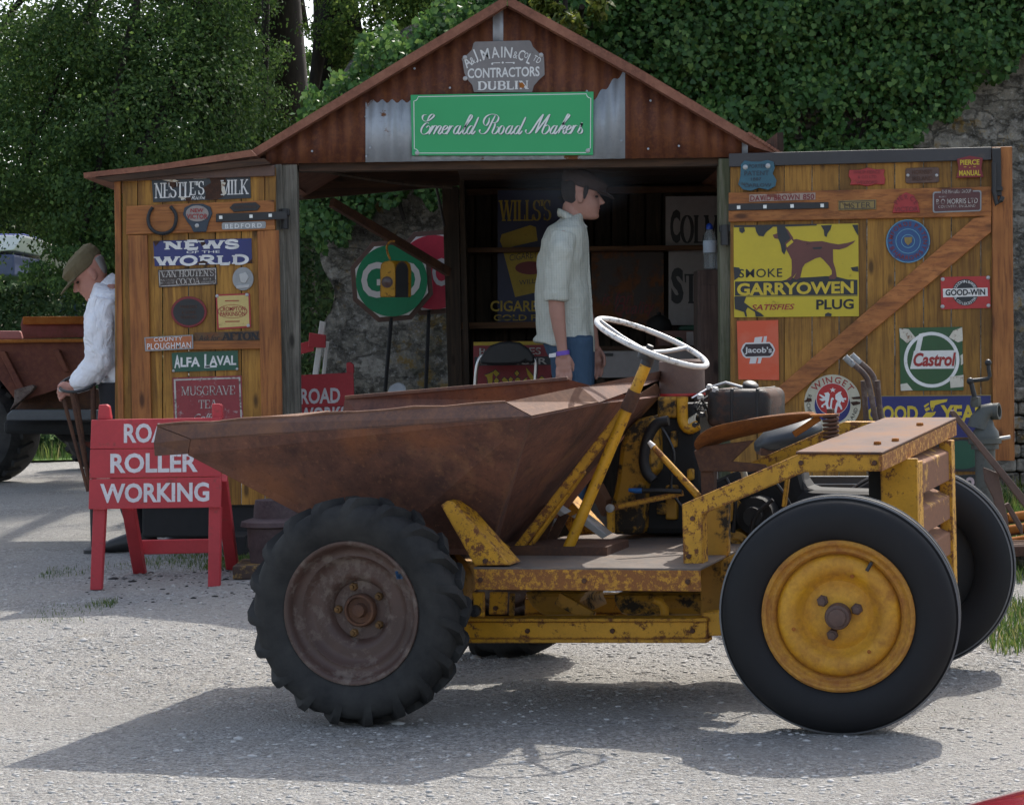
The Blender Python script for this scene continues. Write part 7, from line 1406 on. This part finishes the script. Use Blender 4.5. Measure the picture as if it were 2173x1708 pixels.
# ---- inside the shed
q13 = yplane(13.12)
MT['wills_blue'] = M_worn('dark_blue_enamel', (.012, .017, .07), .24, 6, rust=((.02, .018, .015), (.07, .045, .03)), rough=.5); MT['wills_yellow'] = M_worn('faded_yellow_enamel', (.48, .33, .02), .28, 10, rust=((.05, .03, .015), (.14, .08, .02)))
s = Sign(q13, z3([(-470, 1060), (240, 1060), (240, 290), (-470, 290)]) if False else [(1056, 690), (1240, 690), (1240, 405), (1056, 405)], MT['wills_blue'], 'tobacco_sign', 'dark blue tobacco sign with a yellow packet on the back wall', 'sign', .006, .02)
s.text([("WILLS'S", BX(z3, 0, 305, 320, 435), dict(kind='serif', thick=.20, thin=.07, slab=.07, swide=.14, slope=-.01)), ('CIGARETTES', BX(z3, -60, 935, 420, 1003), dict(bold=.02, slope=0)), ('GOLD FLAKE', BX(z3, -40, 1022, 400, 1060), dict(bold=.015, slope=0))], MT['wills_yellow'])
s.shape([z3([(20, 625), (290, 600), (330, 860), (95, 912)]), z3([(0, 560), (10, 520), (190, 462), (225, 475), (235, 560), (20, 610)])], MT['wills_yellow'], 'packet', .002)
s.shape([ELL(*z3([(190, 730)])[0], 32, 14, 24)], MT['dkred'], 'packet_oval', .003)
s.text([('CIGARETTES', BX(z3, 60, 632, 300, 672), dict(slope=-.12)), ('WILLS', BX(z3, 120, 800, 240, 830), dict(slope=-.12))], MT['sign_black'], lift=.0035)
MT['exide_red'] = M_worn('red_battery_enamel', (.24, .015, .02), .18, 8, rough=.5)
q = yplane(12.5); s = Sign(q, zx([(35, 1500), (1960, 1490), (1955, 118), (35, 148)]), MT['exide_red'], 'battery_sign', 'red battery sign with black letter gothic word standing under the shelf', 'sign', .01, .0)
s.shape([zx([(38, 238), (1955, 212), (1955, 125), (38, 150)])], MT['wills_yellow'], 'yellow_band', .001)
s.shape([zx([(60, 735), (1955, 715), (1955, 500), (60, 520)])], MT['sign_black'], 'dark_band', .001)
s.text([('BATTERIES', BX(zx, 180, 290, 1700, 465), dict(bold=.015, slope=-.01)), ('CHARGER', BX(zx, 180, 545, 1850, 705), dict(bold=.015, slope=-.01))], MT['letter_dim'], lift=.0022)
EX = [[(310, 965), (420, 930), (520, 880), (505, 1000), (510, 1100), (480, 1200), (500, 1290), (600, 1310), (680, 1270), (660, 1360), (560, 1400), (440, 1380), (390, 1290), (400, 1150), (370, 1020)], [(575, 830), (680, 925), (600, 1010), (510, 905)], [(600, 1025), (670, 1100), (605, 1190), (540, 1110)], [(735, 1080), (800, 1015), (870, 1080), (960, 1240), (1010, 1300), (960, 1380), (900, 1290), (830, 1170), (760, 1120)], [(950, 1010), (1010, 1060), (965, 1170), (900, 1080)], [(690, 1290), (740, 1190), (800, 1260), (740, 1370)],
      [(1060, 1080), (1120, 1020), (1190, 1060), (1180, 1260), (1210, 1320), (1140, 1380), (1080, 1300)], [(1110, 850), (1165, 920), (1110, 990), (1050, 920)], [(1250, 1270), (1250, 1110), (1320, 1040), (1365, 1030), (1340, 1100), (1350, 1270), (1400, 1330), (1350, 1380)], [(1330, 770), (1440, 900), (1530, 1010), (1540, 1240), (1440, 1370), (1400, 1330), (1450, 1240), (1450, 1080), (1370, 950)], [(1600, 1280), (1620, 1090), (1720, 990), (1830, 1085), (1720, 1210), (1692, 1180), (1745, 1090), (1705, 1060), (1672, 1110), (1700, 1290), (1790, 1260), (1700, 1380)]]
def grow(pl_, k): cx = sum(a for a, b in pl_) / len(pl_); cy = sum(b for a, b in pl_) / len(pl_); return [(cx + (a - cx) * (1 + k / max(60, abs(a - cx) + abs(b - cy))), cy + (b - cy) * (1 + k / max(60, abs(a - cx) + abs(b - cy)))) for a, b in pl_]
s.shape([zx(grow(e, 26)) for e in EX], MT['sign_black'], 'letter_edge', .001); s.shape([zx(e) for e in EX], MT['wills_yellow'], 'lettering', .0028)
MT['starch'] = M_worn('pale_starch_enamel', (.34, .31, .30), .20, 7, rust=((.08, .06, .05), (.16, .12, .10)), rough=.5)
s = Sign(q13, [(1412, 522), (1600, 522), (1600, 416), (1412, 418)], MT['starch'], 'mustard_sign', 'grey white mustard sign with dark capitals on the upper shelf', 'sign', .006, .025)
s.text([('C', BX(z3, 1066, 365, 1130, 575), dict(bold=.05, slope=0)), ("OLMAN'S", BX(z3, 1132, 400, 1620, 575), dict(kind='serif', thick=.24, thin=.08, slab=.06, swide=.1, slope=0))], MT['sign_black'])
s = Sign(q13, [(1418, 690), (1600, 690), (1600, 528), (1418, 530)], MT['starch'], 'starch_sign', 'grey white starch sign with large dark letters below the mustard sign', 'sign', .006, .025)
s.text([('S', BX(z3, 1072, 728, 1150, 955), dict(bold=.05, slope=0)), ('TARCH', BX(z3, 1155, 768, 1600, 952), dict(kind='serif', thick=.24, thin=.08, slab=.06, swide=.1, slope=0))], MT['sign_black'])
s = Sign(q13, [(1255, 690), (1408, 690), (1408, 535), (1255, 535)], M_worn('rusted_tin_sign', (.05, .032, .024), .45, 6), 'tin_sign', 'dark rusted tin sign with faint red script behind the young man', 'sign', .005, .02)
s.text([('is for', BX(z3, 640, 880, 830, 960), dict(ital=.3, slope=-.06)), ('Quality', BX(z3, 720, 940, 970, 1040), dict(ital=.3, slope=-.06))], MT['dkred'])
t = thing('chair', 'black padded chair back with a bent steel frame in front of the red sign', 'chair', (at(1080, 0, 12.2).x, 12.1, .13)); p = yplane(12.2)
mb = MB(); slab(mb, p, zx([(190, 690), (205, 560), (300, 400), (450, 240), (680, 150), (920, 130), (1180, 160), (1400, 310), (1530, 480), (1560, 660), (1420, 690), (1320, 620), (1200, 690), (900, 710), (500, 715)]), -.05, 0); mb.build('backrest', MT['black'], t, bevel=.018)
for pts in ([(60, 1700), (75, 1250), (110, 800), (180, 570), (240, 480)], [(1560, 1700), (1555, 1250), (1580, 800), (1570, 640), (1530, 560)]): mb = MB(); mb.tube([p(*r, -.03) for r in catmull(zx(pts), 4)], .0105, 8); mb.build('frame', MT['chrome'], t, smooth=60)
mb = MB(); x0, x1 = p(*zx([(100, 0)])[0]).x, p(*zx([(1540, 0)])[0]).x; mb.box(((x0 + x1) / 2, 11.98, .58), (x1 - x0, .40, .06)); mb.build('seat', MT['black'], t, bevel=.02)
for x in (x0, x1):
    for y in (11.8, 12.2): mb = MB(); mb.tube([Vector((x, y, .13)), Vector((x, y, .57))], .0105, 8); mb.build('leg', MT['chrome'], t, smooth=60)
# tall dark cupboard with a bottle on top
t = thing('cupboard', 'tall narrow dark wooden cupboard just inside the right post', 'cupboard', (at(1512, 0, 11.3).x, 11.4, .13)); p = yplane(11.25)
mb = MB(); slab(mb, p, [(1482, 1000), (1548, 1000), (1548, 572), (1480, 573)], -.24, 0); mb.build('carcass', M_wood('cupboard_wood', (.05, .032, .026), (.085, .055, .045), (.12, .08, .065), 'z', .75), t, bevel=.004)
mb = MB(); slab(mb, p, [(1486, 995), (1546, 995), (1546, 604), (1485, 605)], 0, .012); mb.build('door', M_wood('cupboard_door', (.05, .032, .026), (.085, .055, .045), (.12, .08, .065), 'z', .75), t, bevel=.003)
t = thing('bottle', 'clear plastic water bottle with a blue cap on the cupboard', 'bottle', p(1510, 568) + Vector((0, .06, 0))); b = p(1510, 570) + Vector((0, .06, 0)); kk = 1 / (4583 / 11.3)
m = Mat('clear_plastic', .08, 0, .5); m.color((.80, .88, .90)); m.b.inputs['Transmission Weight'].default_value = .85; m.b.inputs['IOR'].default_value = 1.25
mb = MB(); mb.lathe([(0, 0), (.033, .0), (.035, .01), (.034, .05), (.036, .07), (.034, .12), (.035, .15), (.028, .18), (.014, .205), (.013, .215)], b, ZV, 24); mb.build('body', m.m, t, smooth=50)
mb = MB(); mb.lathe([(.0355, .085), (.0365, .088), (.0365, .145), (.0355, .148)], b, ZV, 24); mb.build('label', M_worn('bottle_label', (.42, .5, .58), .3, 30, rust=((.08, .12, .3), (.15, .2, .35))), t, smooth=50)
mb = MB(); mb.lathe([(.0, .205), (.017, .206), (.018, .212), (.017, .228), (.008, .238), (0, .24)], b, ZV, 16); mb.build('cap', M_plain('blue_cap', (.01, .05, .32), .4), t, smooth=40)
# low white bench and boxes beneath the shelf
t = thing('bench_drawer', 'low white painted bench front beneath the steering wheel', 'bench', (at(1340, 0, 12.6).x, 12.7, .13)); p = yplane(12.5)
mb = MB(); slab(mb, p, [(1262, 802), (1482, 800), (1482, 742), (1262, 744)], -.3, 0); mb.build('front', MT['starch'], t, bevel=.004); mb = MB(); slab(mb, p, [(1262, 744), (1484, 742), (1484, 733), (1262, 735)], -.32, .02); mb.build('top', MT['wood_darkx'], t, bevel=.003)
for x in (1275, 1470): mb = MB(); slab(mb, p, [(x - 8, 1020), (x + 8, 1020), (x + 8, 802), (x - 8, 802)], -.28, -.02); mb.build('leg', MT['wood_dark'], t)
mb = MB(); slab(mb, p, z3([(640, 1282), (710, 1282), (710, 1264), (640, 1264)]), 0, .01); mb.build('handle', MT['black'], t)
def small(name, label, cat, poly, Y, dep, mat, bev=.004, extra=None):
    mb = MB(); slab(mb, yplane(Y), poly, -dep, 0); o = mb.build(name, mat, bevel=bev); tag(o, label, cat); return o
small('tin_box', 'flat rusty tin box on the bench below the starch sign', 'box', z3([(990, 1225), (1230, 1220), (1230, 1120), (990, 1125)]), 12.62, .2, M_worn('rusty_tin', (.20, .10, .085), .4, 10))
o = small('paper_label', 'pale red edged card propped against the tin box', 'card', z3([(1170, 1218), (1218, 1218), (1214, 1128), (1172, 1130)]), 12.55, .01, MT['starch'], 0)
mb = MB(); c = yplane(12.5)(*z3([(1118, 1215)])[0]); mb.lathe([(0, 0), (.028, 0), (.032, .02), (.03, .035), (.02, .045), (0, .05)], c, ZV, 18); tag(mb.build('green_bottle', M_plain('green_glass', (.012, .10, .05), .15, 0, .1), smooth=50), 'small bright green glass pot among the tins', 'pot')
mb = MB(); c = yplane(12.7)(*z3([(1000, 1120)])[0]); mb.lathe([(0, 0), (.07, 0), (.074, .03), (.065, .06), (.03, .085), (.012, .09), (.012, .105), (0, .108)], c, ZV, 22); tag(mb.build('kettle', MT['blackmatt'], smooth=50), 'sooty black pot with a lid in the dark corner of the bench', 'pot')
small('green_tin', 'dark green tin at the back of the bench near the cupboard', 'tin', z3([(1120, 1120), (1235, 1120), (1235, 1085), (1125, 1095)]), 12.75, .1, MT['green_enamel'])
mb = MB(); mb.tube([yplane(12.85)(*r) for r in z3([(-10, 1050), (55, 1046), (95, 1038)])], .006, 6); tag(mb.build('steel_rod', MT['chrome'], smooth=60), 'short bright steel rod lying on the lower shelf', 'rod')

# ---- iron pedestal by the left door
c = at(588, 1200, 9.75); c.z = gz(9.75); zq = Z(550, 1150, 5.694)
t = thing('iron_pedestal', 'rusty round cast iron pedestal with flanges behind the front tyre', 'pedestal', c); k = 4583 / 9.75
mb = MB(); mb.lathe([(0, .34), (.09, .34), (.098, .30), (.10, .26), (.155, .245), (.16, .225), (.13, .215), (.13, .13), (.125, .12), (.12, .055), (.145, .04), (.15, .02), (0, .02)], c, ZV, 32); mb.build('column', MT['iron_purple'] if 'iron_purple' in MT else M_rust('purple_brown_iron', ((.045, .032, .034), (.075, .052, .055), (.11, .08, .08)), 8), t, smooth=35)
mb = MB(); mb.box(c + Vector((0, 0, .03)), (.36, .34, .06)); mb.build('base', M_worn('flaked_yellow_base', (.34, .21, .05), .55, 14, rust=((.05, .035, .03), (.09, .06, .045))), t, bevel=.006)
small('wooden_block', 'black tarred timber block under the end of the shed', 'block', [(478, 1178), (520, 1178), (520, 1138), (478, 1138)], 10.4, .3, MT['blackmatt'])

# ---- right hand side: pump, sack truck, frame, pipes
t = thing('water_pump', 'grey cast iron hand pump with crank handle and open spout by the right door', 'pump', (at(2092, 0, 9.5).x, 9.55, gz(9.5))); p = yplane(9.5); MT['pump'] = M_worn('grey_green_iron', (.075, .08, .07), .35, 10, rust=((.035, .03, .026), (.08, .06, .045)), rough=.55)
zq2 = Z(2060, 860, 2.846)
mb = MB(); bx = p(2092, 930); mb.lathe([(.0, .085), (.03, .085), (.04, .05), (.055, .03), (.06, .0), (.058, -.02), (0, -.02)], bx, ZV, 20); mb.tube([p(*q) for q in zq2([(1095, 600), (1110, 540), (1150, 480), (1200, 470)])], [.05, .045, .036, .032], 14); mb.build('body', MT['pump'], t, smooth=50)
sp = p(*zq2([(1216, 480)])[0]); mb = MB(); mb.lathe([(.030, -.04), (.036, -.03), (.037, .02), (.026, .02), (.025, -.03)], sp, Vector((1, -.55, .05)), 24, closed=True); mb.build('spout', MT['pump'], t, smooth=40)
mb = MB(); mb.lathe([(.0, .018), (.072, .018), (.072, -.005), (.06, -.01), (.06, -.03), (0, -.03)], p(2090, 938), ZV, 24); mb.build('flange', MT['pump'], t, smooth=40)
mb = MB(); mb.tube([p(*q) for q in zq2([(1085, 430), (1060, 330), (1045, 265)])], .011, 8); mb.tube([p(*q) for q in zq2([(1040, 262), (1110, 255), (1165, 248), (1180, 225), (1172, 180), (1170, 150)])], .009, 8); mb.ball(p(*zq2([(1168, 133)])[0]), .015, 8); mb.ball(p(*zq2([(1040, 264)])[0]), .016, 8); mb.build('crank', MT['black'], t, smooth=60)
mb = MB(); mb.lathe([(.0, .03), (.022, .03), (.024, 0), (.02, -.015), (0, -.015)], p(*zq2([(1080, 425)])[0]), ZV, 6); mb.build('gland_nut', MT['pump'], t, smooth=30)
mb = MB(); mb.tube([p(*q) for q in zq2([(1190, 680), (1260, 672), (1325, 662)])], .009, 8); mb.build('lever', MT['silver'], t, smooth=60)
mb = MB(); mb.tube([p(2090, 940), Vector((p(2090, 940).x, 9.5, gz(9.5)))], .045, 16); mb.build('stand_pipe', MT['pump'], t, smooth=60)
t = thing('sack_truck', 'rusty tubular sack truck with bent handles leaning by the right door', 'sack truck', (at(1850, 0, 9.3).x, 9.4, gz(9.3))); p = yplane(9.35)
for dx, dy in (((0, 0), 0), ((26, -4), .16)):
    ox, oy = dx; mb = MB(); mb.tube([p(x + ox, y + oy, -dy) for x, y in catmull([(1793, 757), (1815, 776), (1836, 797), (1845, 820), (1856, 880), (1872, 960), (1880, 1060)], 4)], .0125, 10); mb.build('handle', MT['rim_brown'], t, smooth=60)
    mb = MB(); mb.tube([p(x + ox, y + oy, -dy) for x, y in ((1793, 757), (1800, 764), (1812, 775))], .0145, 10); mb.build('grip', MT['alu'], t, smooth=60)
for x in (1836, 1866): mb = MB(); mb.tube([p(x, 808, -.05), Vector((p(x + 6, 0).x, 9.42, gz(9.4)))], .0125, 10); mb.build('upright', MT['rim_brown'], t, smooth=60)
mb = MB(); mb.box((p(1860, 0).x, 9.3, gz(9.3) + .012), (.34, .2, .012)); mb.build('toe_plate', MT['brown_steel'], t)
for x in (1838, 1882): mb = MB(); mb.lathe([(.02, -.02), (.08, -.02), (.085, 0), (.08, .02), (.02, .02)], Vector((p(x, 0).x, 9.46, gz(9.4) + .085)), Vector((1, 0, 0)), 20, closed=True); mb.build('wheel', MT['rubber'], t, smooth=40)
t = thing('iron_trestle', 'dark flat steel A frame leaning at the right edge beside the rear wheel', 'frame', (at(2110, 0, 8.9).x, 8.9, gz(8.9))); p = yplane(8.8)
for q, d in ((zq2([(940, 545), (905, 500), (900, 475), (925, 470), (945, 490), (1440, 1090), (1440, 1180), (1250, 930)]), 0), (zq2([(1150, 880), (1250, 920), (1320, 1240), (1356, 1520), (1330, 1520), (1220, 1100), (1160, 980)]), -.03), (zq2([(1310, 1150), (1340, 1135), (1440, 1300), (1440, 1370)]), -.06)):
    mb = MB(); slab(mb, p, q, d - .025, d); mb.build('bar', MT['brown_iron'] if 'brown_iron' in MT else MT['brown_steel'], t, bevel=.003)
for k in range(5):
    p = yplane(9.3 + .06 * k); a = p(2138, 1098 + 13 * k - 8 * (k % 2)); b = a + Vector((.9, .1, .10)); mb = MB(); mb.tube([a, b], .019, 12); mb.lathe([(.019, 0), (.013, 0), (.013, .03)], a - (b - a).normalized() * .001, (b - a), 12); o = mb.build('steel_pipe', MT['orange_rust'] if k % 2 == 0 else MT['dark_rust'], smooth=50); tag(o, 'rusty steel pipe in the small pile at the right edge', 'pipe', 'rusty pipes piled at the right edge')
small('steel_offcut', 'flat rusty steel plate on the grass below the pipes', 'plate', [(2148, 1182), (2230, 1178), (2230, 1158), (2146, 1160)], 9.2, .3, MT['dark_rust'])
small('stone_block', 'grey concrete block at the foot of the wall beside the wheel', 'block', [(2150, 1240), (2260, 1240), (2260, 1184), (2150, 1186)], 9.35, .4, MT['stone'], .01)
tl = Pl((0, 12.6, 0), (0, -1, 0)); V_ = MB()
t = thing('dry_stone_wall', 'low pale dry stone wall behind the right door edge', 'wall', (at(2200, 0, 12.6).x, 12.6, .13))
for r in range(9):
    x = 2120 - 10 * (r % 2); y = 1090 - 30 * r
    while x < 2300:
        w_ = random.uniform(38, 62); mb = MB(); slab(mb, tl, RR(x, y - 27, x + w_ - 2, y, 6, 0), -.3, random.uniform(0, .05)); mb.build('stone', MT['stone_pale'] if 'stone_pale' in MT else MT['stone'], t, bevel=.012); x += w_
t = thing('saddle', 'black padded motorcycle style seat behind the hood plate', 'seat', (at(1670, 0, 8.6).x, 8.6, gz(8.6))); p = yplane(8.5)
mb = MB(); mb.loft([(p(1606, 948, -.05), Vector((0, 0, .02)), Vector((0, .05, 0))), (p(1630, 938, -.05), Vector((.0, 0, .045)), Vector((0, .12, 0))), (p(1675, 928, -.05), Vector((0, 0, .055)), Vector((0, .15, 0))), (p(1715, 915, -.05), Vector((0, 0, .055)), Vector((0, .15, 0))), (p(1742, 908, -.05), Vector((0, 0, .025)), Vector((0, .09, 0)))], n=18); o = mb.build('cushion', M_plain('black_vinyl', (.022, .026, .03), .5, 0, .2, 12, .1), t, smooth=180)
mb = MB(); mb.beam(p(1612, 958, -.05), p(1750, 958, -.05), .16, .03); mb.tube([p(1690, 955, -.06), Vector((p(1690, 0).x, 8.56, gz(8.5)))], .03, 10); mb.build('frame', MT['dark_rust'], t, bevel=.004)
t = thing('crate', 'dark open topped crate with pale edges behind the rear wheel', 'crate', (at(1760, 0, 8.2).x, 8.3, gz(8.2))); p = yplane(8.15)
mb = MB(); slab(mb, p, [(1708, 1420), (1850, 1420), (1850, 1042), (1708, 1042)], -.4, 0); mb.build('box', MT['brown_steel'], t, bevel=.003)
mb = MB()
for y in (1010, 1026): slab(mb, p, [(1706, y + 2), (1852, y + 2), (1852, y), (1706, y)], -.012, .004)
mb.build('edge_trim', MT['alu'], t)
mb = MB(); slab(mb, p, [(1710, 1041), (1850, 1041), (1850, 1011), (1710, 1011)], -.03, -.002); mb.build('dark_panel', MT['black'], t)

# ---- far left: red dumper truck, vans
zt_ = Z(0, 560, 2.5125); TYY = 16.6
t = thing('dumper_truck', 'large parked dumper truck with a red rusty skip in the left background', 'dumper truck', (at(60, 0, TYY).x, TYY, .13))
def tp(name, mat, poly, Y, dep, bev=.006, par=None): mb = MB(); slab(mb, yplane(Y), zt_(poly), -dep, 0); return mb.build(name, MT[mat] if isinstance(mat, str) else mat, par or t, bevel=bev)
MT['skip_red'] = M_worn('dull_red_skip', (.20, .042, .035), .42, 6, rust=((.075, .032, .022), (.17, .075, .035)), soft=.12); MT['skip_front'] = M_rust('rusty_red_skip', ((.085, .03, .022), (.14, .045, .03), (.20, .075, .04)), 3)
sk = MB(); f = [yplane(TYY)(*q) for q in zt_([(-260, 730), (560, 722), (600, 760), (470, 985), (420, 1010), (110, 1110), (60, 1040), (-80, 860)])]
b_ = [yplane(TYY + 1.5)(*q) for q in zt_([(-260, 730), (700, 715), (660, 760), (540, 960), (470, 985), (140, 1080), (60, 1030), (-80, 860)])]
n = len(f); sk.add(f + b_, [list(range(n))] + [(i, (i + 1) % n, n + (i + 1) % n, n + i) for i in range(1, n)]); skp = solid(sk.build('skip', MT['skip_front'], t), .03)
tp('rim', 'orange_rust', [(-260, 752), (565, 742), (565, 720), (-260, 728)], TYY - .06, .08, .01, skp)
tp('back_board', 'skip_red', [(140, 720), (640, 712), (640, 580), (142, 582), (128, 632)], TYY + 1.2, .06, .01, skp); tp('board_edge', 'orange_rust', [(142, 632), (640, 628), (640, 580), (142, 582)], TYY + 1.14, .05, .006, skp)
tp('side_board', M_plain('pink_red_panel', (.42, .16, .14), .6), [(-200, 725), (140, 722), (126, 672), (-200, 668)], TYY + .7, .06, .01, skp)
for q in ([(-10, 800), (30, 800), (150, 1030), (110, 1040)], [(330, 790), (370, 790), (430, 925), (405, 930)]): tp('rib', 'skip_front', q, TYY - .08, .08, .006, skp)
tp('hinge_plate', 'rim_brown', [(88, 1120), (90, 1040), (200, 1010), (220, 1020), (190, 1060), (60, 1170)], TYY - .1, .1)
tp('bumper', M_plain('grey_steel', (.07, .075, .08), .5), [(40, 1235), (620, 1232), (620, 1168), (75, 1165), (40, 1200)], TYY - .1, .12, .01)
tp('chassis', 'dark_rust', [(90, 1165), (640, 1160), (640, 1040), (210, 1040)], TYY + .3, .5); tp('chassis', 'blackmatt', [(20, 1318), (600, 1325), (620, 1235), (20, 1235)], TYY + .1, 1.0, .03)
tp('axle_casing', 'blackmatt', [(380, 1370), (640, 1370), (640, 1290), (300, 1290)], TYY + .5, .5, .04)
def big_wheel(px, py, Y, R, wd, nm):
    c = yplane(Y)(px, py); c.z = .13 + R; e = holder(nm, t); ax = Vector((-.35, -.94, 0)).normalized() if px < 100 else Vector((-.2, -1, 0)).normalized()
    mb = MB(); mb.lathe([(R * .52, 0), (R * .6, -.02), (R * .85, -.02), (R * .97, .03), (R, .07), (R, wd - .07), (R * .97, wd - .03), (R * .6, wd), (R * .52, wd)], c, -ax, 40, closed=True)
    for k in range(22):
        a = 2 * math.pi * k / 22; u = ax.orthogonal().normalized(); v_ = ax.cross(u); d = u * math.cos(a) + v_ * math.sin(a); mb.beam(c - ax * .03 + d * R * .985, c - ax * (wd * .55) + (u * math.cos(a + .12) + v_ * math.sin(a + .12)) * R * .995, .05, .045, up=d)
    mb.build('tyre', MT['tyre_dusty'], e, smooth=35); mb = MB(); mb.lathe([(R * .54, .0), (R * .5, .03), (R * .42, .06), (R * .2, .05), (R * .16, .0), (0, -.01)], c, -ax, 32); mb.build('rim', MT['skip_red'], e, smooth=40)
big_wheel(-54, 900, 17.5, .42, .36, 'wheel'); big_wheel(208, 945, 19.3, .35, .3, 'wheel')
t = thing('white_van', 'white van with a blue roof line parked behind the hedge', 'van', (at(20, 0, 27).x, 27, .15)); p = yplane(26.5)
def vp7(name, mat, poly, d0, d1, bev=.03): mb = MB(); slab(mb, p, zt_(poly), d0, d1); return mb.build(name, mat, t, bevel=bev)
m = Mat('white_gloss', .3, 0, .5); m.color((.80, .80, .82)); MT['gloss'] = m.m
vp7('body', M_plain('blue_grey_side', (.07, .085, .16), .4), [(-300, 330), (92, 330), (92, 190), (-300, 190)], -1.8, 0); vp7('roof', MT['gloss'], [(-300, 190), (88, 165), (150, 82), (150, 70), (-300, 74)], -1.8, .02); vp7('roof_stripe', M_plain('blue_stripe', (.06, .09, .35), .4), [(-300, 74), (152, 72), (152, 62), (-300, 62)], -1.7, 0, .01)
t = thing('caravan', 'cream caravan with a wide window partly hidden by drooping branches', 'caravan', (at(75, 0, 28.4).x, 29, .15)); p = yplane(28)
vp7('body', MT['bone'], [(88, 420), (420, 420), (420, 160), (180, 95), (88, 200)], -2, 0, .06); vp7('window', M_plain('grey_glass', (.16, .18, .20), .1), [(106, 312), (222, 312), (222, 245), (106, 245)], 0, .03, .005)
vp7('window_frame', MT['white_clean'], [(98, 246), (230, 246), (230, 236), (98, 236)], 0, .04, .004)
t = thing('blue_car', 'pale car roof showing behind the stooping man', 'car', (at(285, 0, 24).x, 24.6, .15)); p = yplane(24)
vp7('roof', MT['gloss'], [(640, 262), (1100, 262), (1100, 220), (900, 214), (720, 222), (660, 238)], -1.3, 0, .05); vp7('body', M_plain('blue_teal_paint', (.03, .06, .08), .3), [(360, 700), (1100, 700), (1100, 262), (620, 262), (600, 400), (370, 420)], -1.5, .02, .08)
vp7('window', M_plain('dark_glass', (.02, .025, .03), .05), [(650, 300), (1000, 300), (1000, 266), (650, 266)], .02, .04, .004)
t = thing('metal_pole', 'thin grey pole standing between the trees left of the door', 'pole', (at(250, 0, 22).x, 22, .15)); p = yplane(22)
mb = MB(); mb.tube([p(252, 700), p(250, 480)], .022, 10); mb.build('shaft', MT['silver'], t, smooth=60); mb = MB(); mb.tube([p(262, 420), p(282, 560)], .01, 6); mb.build('stay_wire', MT['silver'], t, smooth=60)

# ---- red car wing at the bottom right corner
t = thing('red_car', 'shiny dark red rounded car bonnet poking into the bottom right corner', 'car', (2.15, 4.6, 0)); m = Mat('dark_red_car', .18, 0, .5); m.color((.20, .012, .022)); m.b.inputs['Coat Weight'].default_value = .6; MT['car_red'] = m.m
c0_ = at(2310, 1765, 4.7)
mb = MB(); L_ = []
for k in range(9):
    x = c0_.x - .33 + .16 * k; u = k / 8; h = .25 * math.sin(math.pi * min(.5, .06 + u * .62)) ** .7 + .02
    L_.append((Vector((x, 4.7, c0_.z - .10)), Vector((0, .42, 0)), Vector((0, 0, h))))
mb.loft(L_, n=28); mb.build('bonnet', MT['car_red'], t, smooth=180)
mb = MB(); mb.box((c0_.x + .75, 4.7, c0_.z - .28), (1.9, .84, .36)); mb.build('body', MT['car_red'], t, bevel=.12)
mb = MB(); mb.ball(c0_ + Vector((-.12, -.30, .02)), (.05, .05, .045), 10); mb.build('headlamp', MT['chrome'], t, smooth=180)
mb = MB(); mb.box((c0_.x + 1.25, 4.75, c0_.z + .32), (.9, .72, .42)); mb.build('cab', M_plain('cab_glass', (.03, .035, .04), .08), t, bevel=.1)
for x in (.35, 1.5):
    mb = MB(); mb.lathe([(.05, 0), (.2, 0), (.26, .03), (.26, .14), (.2, .17)], Vector((c0_.x + x, 4.27, .26)), Vector((0, 1, 0)), 28); mb.build('wheel', MT['rubber'], t, smooth=40)

# ---- wisp of smoke drifting past the young man's cap
m = bpy.data.materials.new('smoke'); m.use_nodes = True; nt_ = m.node_tree; nt_.nodes.remove(nt_.nodes['Principled BSDF']); vol = nt_.nodes.new('ShaderNodeVolumePrincipled'); vol.inputs['Color'].default_value = (.8, .82, .86, 1)
tc = nt_.nodes.new('ShaderNodeTexCoord'); ns = nt_.nodes.new('ShaderNodeTexNoise'); ns.inputs['Scale'].default_value = 4.0; ns.inputs['Detail'].default_value = 3; nt_.links.new(tc.outputs['Object'], ns.inputs['Vector'])
gr = nt_.nodes.new('ShaderNodeTexGradient'); gr.gradient_type = 'SPHERICAL'; mp = nt_.nodes.new('ShaderNodeMapping'); mp.inputs['Scale'].default_value = (2.6, 4.5, 4.2); mp.inputs['Location'].default_value = (0, 0, -.24 * 4.2); nt_.links.new(tc.outputs['Object'], mp.inputs[0]); nt_.links.new(mp.outputs[0], gr.inputs[0])
mu = nt_.nodes.new('ShaderNodeMath'); mu.operation = 'MULTIPLY'; nt_.links.new(ns.outputs[0], mu.inputs[0]); nt_.links.new(gr.outputs[0], mu.inputs[1]); mu2 = nt_.nodes.new('ShaderNodeMath'); mu2.operation = 'MULTIPLY'; mu2.inputs[1].default_value = 2.6; nt_.links.new(mu.outputs[0], mu2.inputs[0]); nt_.links.new(mu2.outputs[0], vol.inputs['Density']); nt_.links.new(vol.outputs[0], nt_.nodes['Material Output'].inputs['Volume'])
c = at(1215, 372, 10.96); mb = MB(); mb.ball(c, (.38, .22, .24), 12); o = mb.build('smoke', m, smooth=180); tag(o, 'faint grey smoke drifting round the head of the young man', 'smoke', kind='stuff')
